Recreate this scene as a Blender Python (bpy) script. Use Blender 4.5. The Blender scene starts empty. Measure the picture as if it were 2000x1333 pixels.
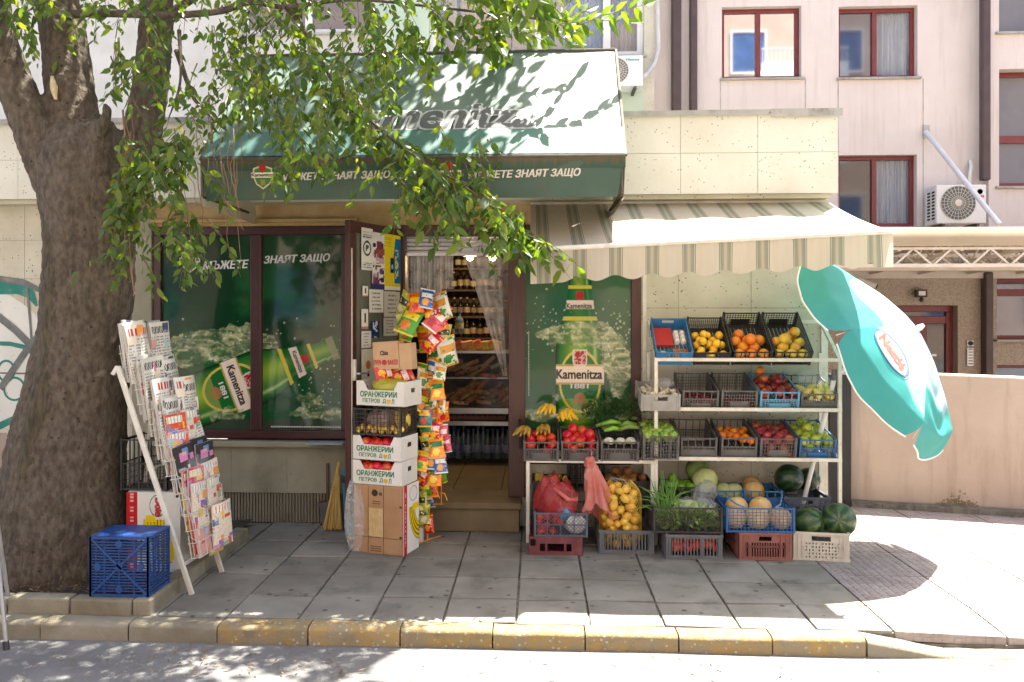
import bpy, math, random
import numpy as np
from mathutils import Vector, Matrix, Euler, noise
S = bpy.context.scene
COL = S.collection
R = math.radians
random.seed(7)
# ---------------------------------------------------------------- camera
YAW, EYE, FPX, CX, CY = R(3.15), 1.68, 1640.0, 960.0, 612.0
cd = bpy.data.cameras.new('camera'); cam = bpy.data.objects.new('camera', cd); COL.objects.link(cam)
cam.location = (0, 0, EYE); cam.rotation_euler = (R(90), 0, YAW)
cd.sensor_width = 36.0; cd.lens = FPX / 2000 * 36
cd.shift_x = (1000 - CX) / 2000; cd.shift_y = (CY - 666.5) / 2000
cd.clip_start = 0.05; cd.clip_end = 500
S.camera = cam
# ---------------------------------------------------------------- sky, sun, exposure
SUN = Vector((0.253, 0.31, 1.0)).normalized()
w = bpy.data.worlds.new('World'); S.world = w; w.use_nodes = True
nt = w.node_tree; sky = nt.nodes.new('ShaderNodeTexSky'); sky.sky_type = 'NISHITA'; sky.sun_disc = False
sky.sun_elevation = math.asin(SUN.z); sky.sun_rotation = math.atan2(SUN.x, SUN.y)
bg = nt.nodes['Background']; nt.links.new(sky.outputs[0], bg.inputs[0]); bg.inputs[1].default_value = 0.095
sky.dust_density = 3.0; sky.ozone_density = .4; sky.air_density = .8
sd = bpy.data.lights.new('sun', 'SUN'); sd.energy = 5.0; sd.angle = R(0.55); sd.color = (1, 0.95, 0.86)
sun = bpy.data.objects.new('sun', sd); COL.objects.link(sun); sun.location = (6, 8, 20)
sun.rotation_euler = SUN.to_track_quat('Z', 'Y').to_euler()
S.view_settings.view_transform = 'Standard'; S.view_settings.look = 'None'
S.view_settings.exposure = 2.5; S.view_settings.gamma = 1
# ---------------------------------------------------------------- pixel -> place
FWD = Vector((-math.sin(YAW), math.cos(YAW), 0)); RGT = Vector((math.cos(YAW), math.sin(YAW), 0))
O = Vector((0, 0, EYE))
def _ray(px, py): return FWD + RGT * ((px - CX) / FPX) + Vector((0, 0, (CY - py) / FPX))
def P(px, py, Y):
    r = _ray(px, py); return O + r * (Y / r.y)
def G(px, py, z=0.0):
    r = _ray(px, py); return O + r * ((z - EYE) / r.z)
def X_(px, Y): return P(px, CY, Y).x
def Z_(px, py, Y): return P(px, py, Y).z
# ---------------------------------------------------------------- objects
def lm(o):
    m = Matrix.LocRotScale(o.location, o.rotation_euler, o.scale)
    return lm(o.parent) @ m if o.parent else m
def tag(o, label=None, cat=None, group=None, kind=None):
    if label: o['label'] = label
    if cat: o['category'] = cat
    if group: o['group'] = group
    if kind: o['kind'] = kind
    return o
def thing(name, label, cat, loc=(0, 0, 0), rot=(0, 0, 0), group=None):
    o = bpy.data.objects.new(name, None); COL.objects.link(o); o.empty_display_size = .1
    o.location = loc; o.rotation_euler = rot
    return tag(o, label, cat, group)
def dup(o, loc=None, rot=None, label=None, group=None, parent=None):
    c = o.copy(); COL.objects.link(c)
    if parent: c.parent = parent
    if loc is not None: c.location = loc
    if rot is not None: c.rotation_euler = rot
    if label: c['label'] = label
    if group: c['group'] = group
    for ch in list(o.children): dup(ch, parent=c)
    return c
class MB:
    def __init__(s): s.v = []; s.f = []; s.c = []
    def add(s, vs, fs, M=None, col=None):
        k = len(s.v)
        s.v += [(M @ Vector(p)) if M else Vector(p) for p in vs]
        s.f += [tuple(i + k for i in f) for f in fs]
        s.c += [col] * len(fs)
        return s
    def box(s, x0, x1, y0, y1, z0, z1, M=None, col=None):
        vs = [(x, y, z) for z in (z0, z1) for y in (y0, y1) for x in (x0, x1)]
        return s.add(vs, [(0, 2, 3, 1), (4, 5, 7, 6), (0, 1, 5, 4), (2, 6, 7, 3), (0, 4, 6, 2), (1, 3, 7, 5)], M, col)
    def bar(s, a, b, w, h=None, up=(0, 0, 1), col=None):
        a, b = Vector(a), Vector(b); d = b - a; L = d.length
        if L < 1e-6: return s
        d.normalize(); u = Vector(up)
        if abs(d.dot(u)) > .98: u = Vector((0, 1, 0))
        x = d.cross(u).normalized(); y = x.cross(d); h = h or w
        M = Matrix((( x.x, d.x, y.x, a.x), (x.y, d.y, y.y, a.y), (x.z, d.z, y.z, a.z), (0, 0, 0, 1)))
        return s.box(-w/2, w/2, 0, L, -h/2, h/2, M, col)
    def tube(s, pts, rad, n=8, cap=True, col=None):
        pts = [Vector(p) for p in pts]
        if not hasattr(rad, '__len__'): rad = [rad] * len(pts)
        vs = []; fs = []; prev = None
        for i, p in enumerate(pts):
            t = (pts[min(i+1, len(pts)-1)] - pts[max(i-1, 0)])
            t = t.normalized() if t.length > 1e-9 else Vector((0, 0, 1))
            if prev is None:
                u = t.orthogonal().normalized()
            else:
                u = (prev - t * prev.dot(t)); u = u.normalized() if u.length > 1e-6 else t.orthogonal().normalized()
            prev = u; q = t.cross(u)
            for k in range(n):
                a = 2*math.pi*k/n; vs.append(p + (u*math.cos(a) + q*math.sin(a))*rad[i])
        for i in range(len(pts)-1):
            for k in range(n):
                a = i*n+k; b = i*n+(k+1) % n; fs.append((a, b, b+n, a+n))
        if cap: fs.append(tuple(range(n-1, -1, -1))); fs.append(tuple(range((len(pts)-1)*n, len(pts)*n)))
        return s.add(vs, fs, None, col)
    def lathe(s, prof, n=16, M=None, col=None):
        vs = []; fs = []
        for r, z in prof:
            for k in range(n):
                a = 2*math.pi*k/n; vs.append((r*math.cos(a), r*math.sin(a), z))
        for i in range(len(prof)-1):
            for k in range(n):
                a = i*n+k; b = i*n+(k+1) % n; fs.append((a, b, b+n, a+n))
        fs.append(tuple(range(n-1, -1, -1))); fs.append(tuple(range((len(prof)-1)*n, len(prof)*n)))
        return s.add(vs, fs, M, col)
    def poly(s, pts, col=None): return s.add(pts, [tuple(range(len(pts)))], None, col)
    def prism(s, pts, ex, M=None, col=None):
        n = len(pts); ex = Vector(ex); a = [Vector(p) for p in pts]
        return s.add(a + [p + ex for p in a], [tuple(range(n-1, -1, -1)), tuple(range(n, 2*n))] + [(i, (i+1) % n, (i+1) % n + n, i+n) for i in range(n)], M, col)
    def build(s, name, m, parent=None, smooth=0, bevel=0, wc=True, seg=2):
        me = bpy.data.meshes.new(name)
        vs = s.v
        if parent is not None and wc:
            I = lm(parent).inverted(); vs = [I @ p for p in vs]
        me.from_pydata([tuple(p) for p in vs], [], s.f)
        if any(c is not None for c in s.c):
            at = me.color_attributes.new('Col', 'FLOAT_COLOR', 'CORNER')
            arr = []
            for f, c in zip(s.f, s.c):
                c = c or (1, 1, 1); arr += [c[0], c[1], c[2], 1.0] * len(f)
            at.data.foreach_set('color', arr)
        me.materials.append(m); me.validate()
        if smooth:
            me.shade_smooth()
            if smooth < 180: me.set_sharp_from_angle(angle=R(smooth))
        o = bpy.data.objects.new(name, me); COL.objects.link(o)
        if parent is not None: o.parent = parent
        if bevel:
            b = o.modifiers.new('bevel', 'BEVEL'); b.width = bevel; b.segments = seg; b.limit_method = 'ANGLE'; b.angle_limit = R(40)
        return o
def frame(o, ex, ey):
    ex = Vector(ex).normalized(); ey = Vector(ey); ey = (ey - ex*ey.dot(ex)).normalized(); ez = ex.cross(ey)
    return Matrix(((ex.x, ey.x, ez.x, o[0]), (ex.y, ey.y, ez.y, o[1]), (ex.z, ey.z, ez.z, o[2]), (0, 0, 0, 1)))
_tc = {}
def glyphs(body, shear=0):
    k = (body, shear)
    if k not in _tc:
        cu = bpy.data.curves.new('t', 'FONT'); cu.body = body; cu.shear = shear; cu.resolution_u = 3
        o = bpy.data.objects.new('t', cu); COL.objects.link(o)
        me = bpy.data.meshes.new_from_object(o.evaluated_get(bpy.context.evaluated_depsgraph_get()))
        vs = [tuple(v.co) for v in me.vertices]; fs = [tuple(p.vertices) for p in me.polygons]
        bpy.data.objects.remove(o); bpy.data.curves.remove(cu); bpy.data.meshes.remove(me)
        _tc[k] = (vs, fs)
    return _tc[k]
def text(mb, body, M, w, h=None, shear=0, bold=.02, z=.0, col=None):
    """lettering fitted to a box w wide (h tall) whose lower left corner is at M's origin"""
    vs, fs = glyphs(body, shear)
    xs = [v[0] for v in vs]; ys = [v[1] for v in vs]
    x0, x1, y0, y1 = min(xs), max(xs), min(ys), max(ys)
    sx = w / (x1-x0); sy = (h / (y1-y0)) if h else sx
    k = 0
    for dx in ((-1, 0, 1) if bold else (0,)):
        for dy in ((-.6, .6) if bold else (0,)):
            mb.add([((v[0]-x0+dx*bold)*sx, (v[1]-y0+dy*bold)*sy, z + k*.00015) for v in vs], fs, M, col); k += 1
    return mb
# ---------------------------------------------------------------- materials
def nodes(name):
    m = bpy.data.materials.new(name); m.use_nodes = True
    t = m.node_tree; return m, t, t.nodes['Principled BSDF']
def N(t, typ, **kw):
    n = t.nodes.new(typ)
    for k, v in kw.items():
        if k.startswith('i_'): n.inputs[k[2:]].default_value = v
        else: setattr(n, k, v)
    return n
def c4(c): return (c[0], c[1], c[2], 1)
def _noise(t, co, scale, detail=5, rough=.55, stretch=None):
    n = N(t, 'ShaderNodeTexNoise'); n.inputs['Scale'].default_value = scale; n.inputs['Detail'].default_value = detail; n.inputs['Roughness'].default_value = rough
    src = co
    if stretch:
        mp = N(t, 'ShaderNodeMapping'); mp.inputs['Scale'].default_value = stretch; t.links.new(co, mp.inputs[0]); src = mp.outputs[0]
    t.links.new(src, n.inputs['Vector']); return n.outputs[0]
def _ramp(t, fac, a, b):
    n = N(t, 'ShaderNodeMapRange'); n.inputs[1].default_value = a; n.inputs[2].default_value = b; n.clamp = True
    t.links.new(fac, n.inputs[0]); return n.outputs[0]
def _mix(t, f, a, b, mode='MIX'):
    n = N(t, 'ShaderNodeMix', data_type='RGBA', blend_type=mode)
    for inp, v in ((n.inputs[0], f), (n.inputs[6], a), (n.inputs[7], b)):
        if hasattr(v, 'links'): t.links.new(v, inp)
        else: inp.default_value = v if not isinstance(v, tuple) else c4(v)
    return n.outputs[2]
def mat(name, c1, c2=None, rough=.6, scale=6, lo=.35, hi=.65, dirt=None, speck=None, bump=0, bscale=40, spec=.5, metal=0, rnd=0, stretch=None, coat=0, trans=0, alpha=1, attr=False, gen=False, bd=.01, island=0):
    m, t, b = nodes(name)
    tc = N(t, 'ShaderNodeTexCoord'); co = tc.outputs['Generated' if gen else 'Object']
    if attr: col = N(t, 'ShaderNodeAttribute', attribute_name='Col').outputs[0]
    else:
        col = None
    if c2 is not None or col is None:
        f = _ramp(t, _noise(t, co, scale, stretch=stretch), lo, hi)
        c = _mix(t, f, c1, c2 if c2 is not None else tuple(x*.86 for x in c1))
        col = _mix(t, 1.0, col, c, 'MULTIPLY') if col is not None else c
    if dirt:
        dc, ds, amt = dirt[:3]
        f = _ramp(t, _noise(t, co, ds, 6, .62, stretch=dirt[3] if len(dirt) > 3 else None), .52, .72)
        n = N(t, 'ShaderNodeMath', operation='MULTIPLY'); t.links.new(f, n.inputs[0]); n.inputs[1].default_value = amt
        col = _mix(t, n.outputs[0], col, dc)
    if speck:
        sc, ss, th = speck
        v = N(t, 'ShaderNodeTexVoronoi'); v.inputs['Scale'].default_value = ss; t.links.new(co, v.inputs['Vector'])
        f = _ramp(t, v.outputs['Distance'], th, th*.6)
        f2 = _ramp(t, _noise(t, co, ss*.35, 2), .45, .55)
        n = N(t, 'ShaderNodeMath', operation='MULTIPLY'); t.links.new(f, n.inputs[0]); t.links.new(f2, n.inputs[1])
        col = _mix(t, n.outputs[0], col, sc)
    if rnd:
        oi = N(t, 'ShaderNodeObjectInfo'); hs = N(t, 'ShaderNodeHueSaturation')
        a = N(t, 'ShaderNodeMapRange'); a.inputs[3].default_value = .5 - rnd*.12; a.inputs[4].default_value = .5 + rnd*.12
        v2 = N(t, 'ShaderNodeMapRange'); v2.inputs[3].default_value = 1 - rnd; v2.inputs[4].default_value = 1 + rnd
        wn = N(t, 'ShaderNodeTexWhiteNoise', noise_dimensions='1D'); t.links.new(oi.outputs['Random'], wn.inputs['W'])
        t.links.new(oi.outputs['Random'], a.inputs[0]); t.links.new(wn.outputs[0], v2.inputs[0])
        t.links.new(a.outputs[0], hs.inputs['Hue']); t.links.new(v2.outputs[0], hs.inputs['Value']); t.links.new(col, hs.inputs['Color']); col = hs.outputs[0]
    if island:
        g = N(t, 'ShaderNodeNewGeometry'); hs = N(t, 'ShaderNodeHueSaturation'); v2 = N(t, 'ShaderNodeMapRange'); v2.inputs[3].default_value = 1-island; v2.inputs[4].default_value = 1+island
        t.links.new(g.outputs['Random Per Island'], v2.inputs[0]); t.links.new(v2.outputs[0], hs.inputs['Value']); t.links.new(col, hs.inputs['Color']); col = hs.outputs[0]
    t.links.new(col, b.inputs['Base Color'])
    b.inputs['Roughness'].default_value = rough; b.inputs['Metallic'].default_value = metal
    b.inputs['Specular IOR Level'].default_value = spec; b.inputs['Coat Weight'].default_value = coat
    b.inputs['Alpha'].default_value = alpha
    if bump:
        bn = N(t, 'ShaderNodeBump'); bn.inputs['Strength'].default_value = bump; bn.inputs['Distance'].default_value = bd
        t.links.new(_noise(t, co, bscale, 8, .65, stretch=stretch), bn.inputs['Height']); t.links.new(bn.outputs[0], b.inputs['Normal'])
    if trans:
        tr = N(t, 'ShaderNodeBsdfTranslucent'); t.links.new(col, tr.inputs[0])
        ms = N(t, 'ShaderNodeMixShader'); ms.inputs[0].default_value = trans
        t.links.new(b.outputs[0], ms.inputs[1]); t.links.new(tr.outputs[0], ms.inputs[2])
        t.links.new(ms.outputs[0], t.nodes['Material Output'].inputs[0])
    m['base'] = 1
    return m
def clearmat(name, col, alpha=.25, rough=.1, wr=30, bump=.4):
    m, t, b = nodes(name)
    tc = N(t, 'ShaderNodeTexCoord'); b.inputs['Base Color'].default_value = c4(col); b.inputs['Roughness'].default_value = rough
    f = _ramp(t, _noise(t, tc.outputs['Object'], wr, 4), .3, .8)
    mr = N(t, 'ShaderNodeMapRange'); mr.inputs[3].default_value = alpha*.5; mr.inputs[4].default_value = min(1, alpha*1.6)
    t.links.new(f, mr.inputs[0]); t.links.new(mr.outputs[0], b.inputs['Alpha'])
    bn = N(t, 'ShaderNodeBump'); bn.inputs['Strength'].default_value = bump; bn.inputs['Distance'].default_value = .02
    t.links.new(_noise(t, tc.outputs['Object'], wr*1.3, 3), bn.inputs['Height']); t.links.new(bn.outputs[0], b.inputs['Normal'])
    return m
def glowmat(name, col, e):
    m, t, b = nodes(name); b.inputs['Base Color'].default_value = c4(col)
    b.inputs['Emission Color'].default_value = c4(col); b.inputs['Emission Strength'].default_value = e
    return m
# numpy value noise for printed artwork
_rng = np.random.default_rng(3); _lat = _rng.random((256, 256))
def vnoise(x, y):
    xi = np.floor(x).astype(int); yi = np.floor(y).astype(int); fx = x-xi; fy = y-yi
    fx = fx*fx*(3-2*fx); fy = fy*fy*(3-2*fy)
    a = _lat[xi % 256, yi % 256]; b = _lat[(xi+1) % 256, yi % 256]; c = _lat[xi % 256, (yi+1) % 256]; d = _lat[(xi+1) % 256, (yi+1) % 256]
    return (a*(1-fx)+b*fx)*(1-fy) + (c*(1-fx)+d*fx)*fy
def fbm(x, y, o=4):
    s = 0; a = .5; t = 0
    for i in range(o): s = s + a*vnoise(x*2**i+17*i, y*2**i+9*i); t += a; a *= .55
    return s/t
def sstep(a, b, x): t = np.clip((x-a)/(b-a), 0, 1); return t*t*(3-2*t)
def lerp(c, col, f): return c*(1-f[..., None]) + np.array(col)*f[..., None]
def lin(r, g, b): return tuple(((x/255+.055)/1.055)**2.4 if x > 10 else x/255/12.92 for x in (r, g, b))
def printed(name, M, w, h, nx, ny, fn, m, parent=None):
    """a flat printed sheet: a grid whose point colours are the artwork fn(u, v) (metres from the lower left corner)"""
    us = np.linspace(0, w, nx+1); vs = np.linspace(0, h, ny+1); U, V = np.meshgrid(us, vs)
    C = np.ones((ny+1, nx+1, 4)); C[..., :3] = np.clip(fn(U, V), 0, 1)
    if parent is not None: M = lm(parent).inverted() @ M
    A = np.array(M); pts = np.stack([U, V, np.zeros_like(U)], -1).reshape(-1, 3) @ A[:3, :3].T + A[:3, 3]
    i = np.arange(ny*(nx+1)).reshape(ny, nx+1)[:, :-1].reshape(-1)
    fs = np.stack([i, i+1, i+nx+2, i+nx+1], 1)
    me = bpy.data.meshes.new(name); me.from_pydata(pts.tolist(), [], fs.tolist())
    at = me.color_attributes.new('Col', 'FLOAT_COLOR', 'POINT'); at.data.foreach_set('color', C.reshape(-1))
    me.materials.append(m); o = bpy.data.objects.new(name, me); COL.objects.link(o)
    if parent is not None: o.parent = parent
    return o
# ================================================================ materials of the setting
M = {}
M['asphalt'] = mat('asphalt', (.13, .127, .12), (.19, .185, .175), .9, 1.4, dirt=((.12, .105, .08), 2.2, .5), bump=.6, bscale=90)
M['slab'] = mat('slab', (.178, .164, .132), (.262, .244, .204), .8, 2.3, island=.14, dirt=((.075, .068, .052), 3.5, .65), speck=((.07, .065, .055), 9, .18), bump=.35, bscale=70)
M['mortar'] = mat('mortar', (.075, .068, .055), (.19, .175, .14), .95, 12, bump=.6)
M['kerb'] = mat('kerb', island=.15, c1=(.17, .145, .09), c2=(.26, .23, .16), rough=.85, scale=4, dirt=((.12, .11, .075), 3, .7), bump=.5, bscale=60)
M['kerb_yellow'] = mat('kerb_yellow', island=.15, c1=(.31, .20, .055), c2=(.23, .185, .11), rough=.88, scale=9, lo=.32, hi=.62, dirt=((.14, .118, .08), 7, .9), speck=((.38, .35, .28), 34, .3), bump=.5, bscale=70)
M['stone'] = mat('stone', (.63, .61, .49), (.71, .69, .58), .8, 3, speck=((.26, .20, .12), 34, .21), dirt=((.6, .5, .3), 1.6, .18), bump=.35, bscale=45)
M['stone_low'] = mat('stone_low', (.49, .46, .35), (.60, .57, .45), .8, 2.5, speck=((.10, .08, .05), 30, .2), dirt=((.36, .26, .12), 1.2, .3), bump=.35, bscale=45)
M['stone_brown'] = mat('stone_brown', (.34, .22, .08), (.44, .32, .15), .75, 5, speck=((.6, .5, .35), 60, .16), bump=.3)
M['concrete'] = mat('concrete', (.25, .235, .16), (.33, .31, .22), .85, 2.5, dirt=((.12, .1, .05), 2, .5), speck=((.1, .09, .07), 22, .13), bump=.3)
M['corrugated'] = mat('corrugated', (.19, .165, .11), (.26, .23, .16), .9, 3, stretch=(14, 1, .6), dirt=((.08, .07, .05), 4, .6), bump=.6)
M['plaster_white'] = mat('plaster_white', (.48, .465, .43), (.57, .555, .52), .9, 2, dirt=((.45, .42, .36), 1.5, .4), bump=.3)
M['plaster_green'] = mat('plaster_green', (.42, .52, .40), (.5, .58, .46), .9, 2, bump=.2)
M['pink'] = mat('pink', (.64, .565, .515), (.72, .645, .595), .9, 1.2, lo=.3, hi=.7, dirt=((.52, .44, .39), 1.8, .55, (5, 5, .35)), bump=.5, bscale=60)
M['pink_wall'] = mat('pink_wall', (.38, .295, .23), (.45, .36, .29), .9, 1.6, dirt=((.27, .2, .15), 1.6, .7, (4, 4, .4)), bump=.4, bscale=50)
M['granite'] = mat('granite', (.30, .245, .19), (.42, .36, .29), .6, 60, lo=.42, hi=.58, bump=.1)
M['maroon'] = mat('maroon', (.035, .007, .007), (.05, .011, .01), .4, 9)
M['maroon_brown'] = mat('maroon_brown', (.05, .017, .011), (.075, .026, .017), .45, 8, stretch=(6, 6, .5))
M['redframe'] = mat('redframe', (.16, .022, .022), (.19, .03, .03), .35, 9)
M['pipe'] = mat('pipe', (.065, .04, .042), (.085, .055, .055), .5, 5)
M['white_metal'] = mat('white_metal', (.62, .585, .48), (.70, .67, .58), .45, 12, dirt=((.34, .16, .06), 9, .35))
M['white_plastic'] = mat('white_plastic', (.70, .69, .65), (.76, .75, .72), .4, 6)
M['dark'] = mat('dark', (.012, .011, .011), (.02, .02, .02), .7)
M['glass_dark'] = mat('glass_dark', (.02, .025, .03), (.03, .035, .04), .05, 2, spec=.9)
M['glass_mirror'] = mat('glass_mirror', (.42, .43, .46), (.46, .47, .5), .03, 2, metal=1)
M['glass_half'] = mat('glass_half', (.12, .13, .16), (.15, .16, .19), .04, 2, metal=.75)
M['blind'] = mat('blind', (.155, .15, .16), (.19, .18, .19), .5, 3, spec=.7)
M['curtain'] = mat('curtain', (.34, .36, .38), (.52, .53, .55), .8, 3, stretch=(9, 9, .4))
M['curtain_orange'] = mat('curtain_orange', (.5, .33, .2), (.6, .42, .28), .8, 3, stretch=(9, 9, .4))
M['curtain_blue'] = mat('curtain_blue', (.16, .22, .36), (.26, .33, .47), .8, 3, stretch=(9, 9, .4))
M['metal'] = mat('metal', (.42, .42, .43), (.5, .5, .5), .35, 6, metal=.8)
M['galv'] = mat('galv', (.36, .36, .35), (.5, .49, .47), .45, 4, metal=.5)
M['soil'] = mat('soil', (.03, .024, .016), (.06, .05, .032), .95, 20, bump=1)
M['zinc'] = mat('zinc', (.30, .29, .26), (.42, .41, .37), .5, 5, dirt=((.08, .07, .05), 8, .6))
M['black_plastic'] = mat('black_plastic', (.022, .021, .021), (.034, .032, .031), .45, 20)
# ================================================================ ground
KY = 4.42
mb = MB(); mb.add([(-40, -40, -.13), (60, -40, -.13), (60, 60, -.13), (-40, 60, -.13)], [(0, 1, 2, 3)])
tag(mb.build('ground', M['asphalt']), kind='structure')
mb = MB()
nx, ny = 120, 40
for j in range(ny+1):
    for i in range(nx+1):
        x = -14 + 30*i/nx; y = -8 + (KY+8.02)*j/ny
        z = -.092 - .012*max(0, (4.0-y)/4) + .006*noise.noise(Vector((x*1.3, y*1.7, 0))) - (.008*math.exp(-((y-4.1+.08*math.sin(x*1.3))/.05)**2))
        mb.v.append(Vector((x, y, z)))
for j in range(ny):
    for i in range(nx):
        a = j*(nx+1)+i; mb.f.append((a, a+1, a+nx+2, a+nx+1)); mb.c.append(None)
tag(mb.build('road', M['asphalt'], smooth=180), kind='structure')
# pavement: mortar bed and slabs with open joints
mb = MB(); mb.box(-14, 16, KY+.12, 12.4, -.13, -.062)
tag(mb.build('pavement_bed', M['mortar']), kind='structure')
SX1 = 2.0; xj = G(1014, 1128).x; ys = [KY+.125, 4.93, 5.33, 5.72, 6.11, 6.50, 6.63]
mb = MB(); rnd = random.Random(4)
mo = MB(); mo.box(-14, xj+2.0, KY+.13, 6.62, -.058, -.013); tag(mo.build('pavement_mortar', M['mortar']), kind='structure')
for i in range(-16, 5):
    for j in range(6):
        x0, x1 = xj + .4*i + .006, xj + .4*(i+1) - .006
        if x1 > 2.0: continue
        SX1 = x1
        y0, y1 = ys[j]+.009, ys[j+1]-.009
        t = [rnd.uniform(-.006, .006) for _ in range(4)]
        mb.add([(x0, y0, -.05), (x1, y0, -.05), (x0, y1, -.05), (x1, y1, -.05), (x0, y0, t[0]), (x1, y0, t[1]), (x0, y1, t[2]), (x1, y1, t[3])],
               [(4, 5, 7, 6), (0, 1, 5, 4), (2, 6, 7, 3), (0, 4, 6, 2), (1, 3, 7, 5)])
tag(mb.build('pavement', M['slab'], bevel=.005), kind='structure')
# brown studded slabs towards the driveway
m, t, b = nodes('studded'); tc = N(t, 'ShaderNodeTexCoord'); co = tc.outputs['Object']
col = _mix(t, _ramp(t, _noise(t, co, 6), .35, .65), (.26, .21, .19), (.34, .295, .27)); t.links.new(col, b.inputs['Base Color']); b.inputs['Roughness'].default_value = .8
vo = N(t, 'ShaderNodeTexVoronoi', distance='CHEBYCHEV'); vo.inputs['Scale'].default_value = 19; vo.inputs['Randomness'].default_value = .12; t.links.new(co, vo.inputs['Vector'])
bn = N(t, 'ShaderNodeBump'); bn.inputs['Strength'].default_value = .9; bn.inputs['Distance'].default_value = .012; t.links.new(_ramp(t, vo.outputs['Distance'], .45, .2), bn.inputs['Height']); t.links.new(bn.outputs[0], b.inputs['Normal'])
M['studded'] = m
mb = MB(); rnd = random.Random(5)
xs = [SX1 + .006 + .58*i for i in range(20)]; yy = [KY+.125, 4.95, 5.5, 6.05, 6.6, 7.15, 7.7, 8.3, 9.4, 10.6, 12.3]
for i in range(len(xs)-1):
    for j in range(len(yy)-1):
        x0, x1, y0, y1 = xs[i]+.005, xs[i+1]-.005, yy[j]+.005, yy[j+1]-.005
        dz = -.045*max(0, min(1, (x0-2.15)/.6))*max(0, 1-(y0-4.5)/.5)
        dz1 = -.045*max(0, min(1, (x1-2.15)/.6))*max(0, 1-(y0-4.5)/.5)
        mb.add([(x0, y0, dz-.05), (x1, y0, dz1-.05), (x0, y1, -.05), (x1, y1, -.05), (x0, y0, dz), (x1, y0, dz1), (x0, y1, 0), (x1, y1, 0)],
               [(4, 5, 7, 6), (0, 1, 5, 4), (2, 6, 7, 3), (0, 4, 6, 2), (1, 3, 7, 5)])
tag(mb.build('driveway_pavement', M['studded'], bevel=.004), kind='structure')
# kerb: half metre stones with a worn, rounded nose
kj = [X_(p, KY) for p in (250, 424, 601, 781, 962, 1143, 1326, 1509, 1693)]
st = kj[1]-kj[0]; kj = [kj[0]-st*k for k in range(14, 0, -1)] + kj
mb = MB(); my = MB(); rnd = random.Random(8)
def kprof(x, top, dy): return [(x, KY+dy, -.11), (x, KY+dy, top-.022), (x, KY+.006+dy, top-.008), (x, KY+.024+dy, top), (x, KY+.12, top), (x, KY+.12, -.11)]
def kstone(b, x0, x1, t0, t1, dy=0):
    nseg = 6
    rows = [kprof(x0+(x1-x0)*k/nseg, t0+(t1-t0)*k/nseg + rnd.uniform(-.0025, .0025), dy + rnd.uniform(-.002, .002)) for k in range(nseg+1)]
    vs = sum(rows, []); fs = [(k*6+q, k*6+q+1, k*6+q+7, k*6+q+6) for k in range(nseg) for q in range(5)] + [tuple(range(5, -1, -1)), tuple(range(nseg*6, nseg*6+6))]
    b.add(vs, fs)
for a, b_ in zip(kj[:-1], kj[1:]):
    kstone(mb if b_ < X_(440, KY) else my, a+.004, b_-.004, rnd.uniform(-.004, .003), rnd.uniform(-.004, .003), rnd.uniform(-.004, .004))
kstone(mb, kj[-1]+.006, X_(1862, KY), -.004, -.078)
for k in range(12): kstone(mb, X_(1862, KY)+.003+.5*k, X_(1862, KY)+.5*(k+1)-.003, -.078, -.078)
kb = tag(mb.build('kerb', M['kerb'], smooth=50), kind='structure'); tag(my.build('painted_kerb', M['kerb_yellow'], smooth=50), kind='structure')
# tree pit edging and soil
mb = MB(); PX, PY0, PZ = -2.15, KY+.125, .085
for k in range(9): mb.box(PX-.1-.36*(k+1)+.004, PX-.1-.36*k-.004, PY0, PY0+.1, -.05, PZ+.004*(k % 2))
for k in range(4): mb.box(PX-.1, PX, PY0+.4*k+.003, PY0+.4*(k+1)-.003, -.05, PZ+.003*((k+1) % 2))
tag(mb.build('tree_pit_edging', M['kerb'], bevel=.012), kind='structure')
mb = MB()
for j in range(17):
    for i in range(33):
        x = PX-.1-3*i/32; y = PY0+.1+1.9*j/16; mb.v.append(Vector((x, y, .045+.03*noise.noise(Vector((x*5, y*5, 1))))))
for j in range(16):
    for i in range(32): a = j*33+i; mb.f.append((a, a+33, a+34, a+1)); mb.c.append(None)
tag(mb.build('soil', M['soil'], smooth=180), kind='structure')
# ================================================================ the shop building
YF, YB, YU = 6.63, 6.42, 11.6
zT, zB = Z_(1400, 379, YB), 0
BT = Z_(1400, 222, YB)          # top of the stone box
wl0, wl1 = X_(299, YF), X_(683, YF); wr0, wr1 = X_(1000, YF), X_(1252, YF); xe = X_(1614, YF)
wz0, wz1 = Z_(490, 857, YF), Z_(490, 443, YF)
FL = .23
shop = thing('shop_building', 'cream stone corner shop behind the tree with green film on its windows', 'shop', ((wl1+wr0)/2, YF, 0))
mb = MB()
T = .28
xl = -9
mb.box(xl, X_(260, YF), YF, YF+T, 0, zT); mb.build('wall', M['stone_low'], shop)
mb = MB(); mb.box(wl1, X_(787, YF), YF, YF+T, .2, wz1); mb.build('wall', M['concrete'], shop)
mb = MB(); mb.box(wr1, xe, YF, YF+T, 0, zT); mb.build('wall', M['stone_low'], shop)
mb = MB(); mb.box(X_(260, YF)+.002, wl0, YF-.03, YF+T, 0, zT-.003)
mb.build('pillar', M['concrete'], shop, bevel=.006)
mb = MB()
mb.box(wl0, wr1, YF, YF+T, wz1+.003, zT-.002)
mb.box(X_(299, YF), X_(700, YF), YF-.05, YF, wz1+.03, wz1+.055)
mb.build('lintel', M['stone_brown'], shop)
sz = Z_(490, 962, YF)
mb = MB(); mb.box(wl0, X_(700, YF), YF-.006, YF+T, sz, wz0-.06); mb2 = MB(); mb2.box(wr0+.05, wr1, YF, YF+T, 0, wz0-.06); mb2.build('panel', M['stone_low'], shop)
for px in (452, 560): mb.box(X_(px, YF)-.003, X_(px, YF)+.003, YF-.009, YF, sz, wz0-.06)
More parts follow.
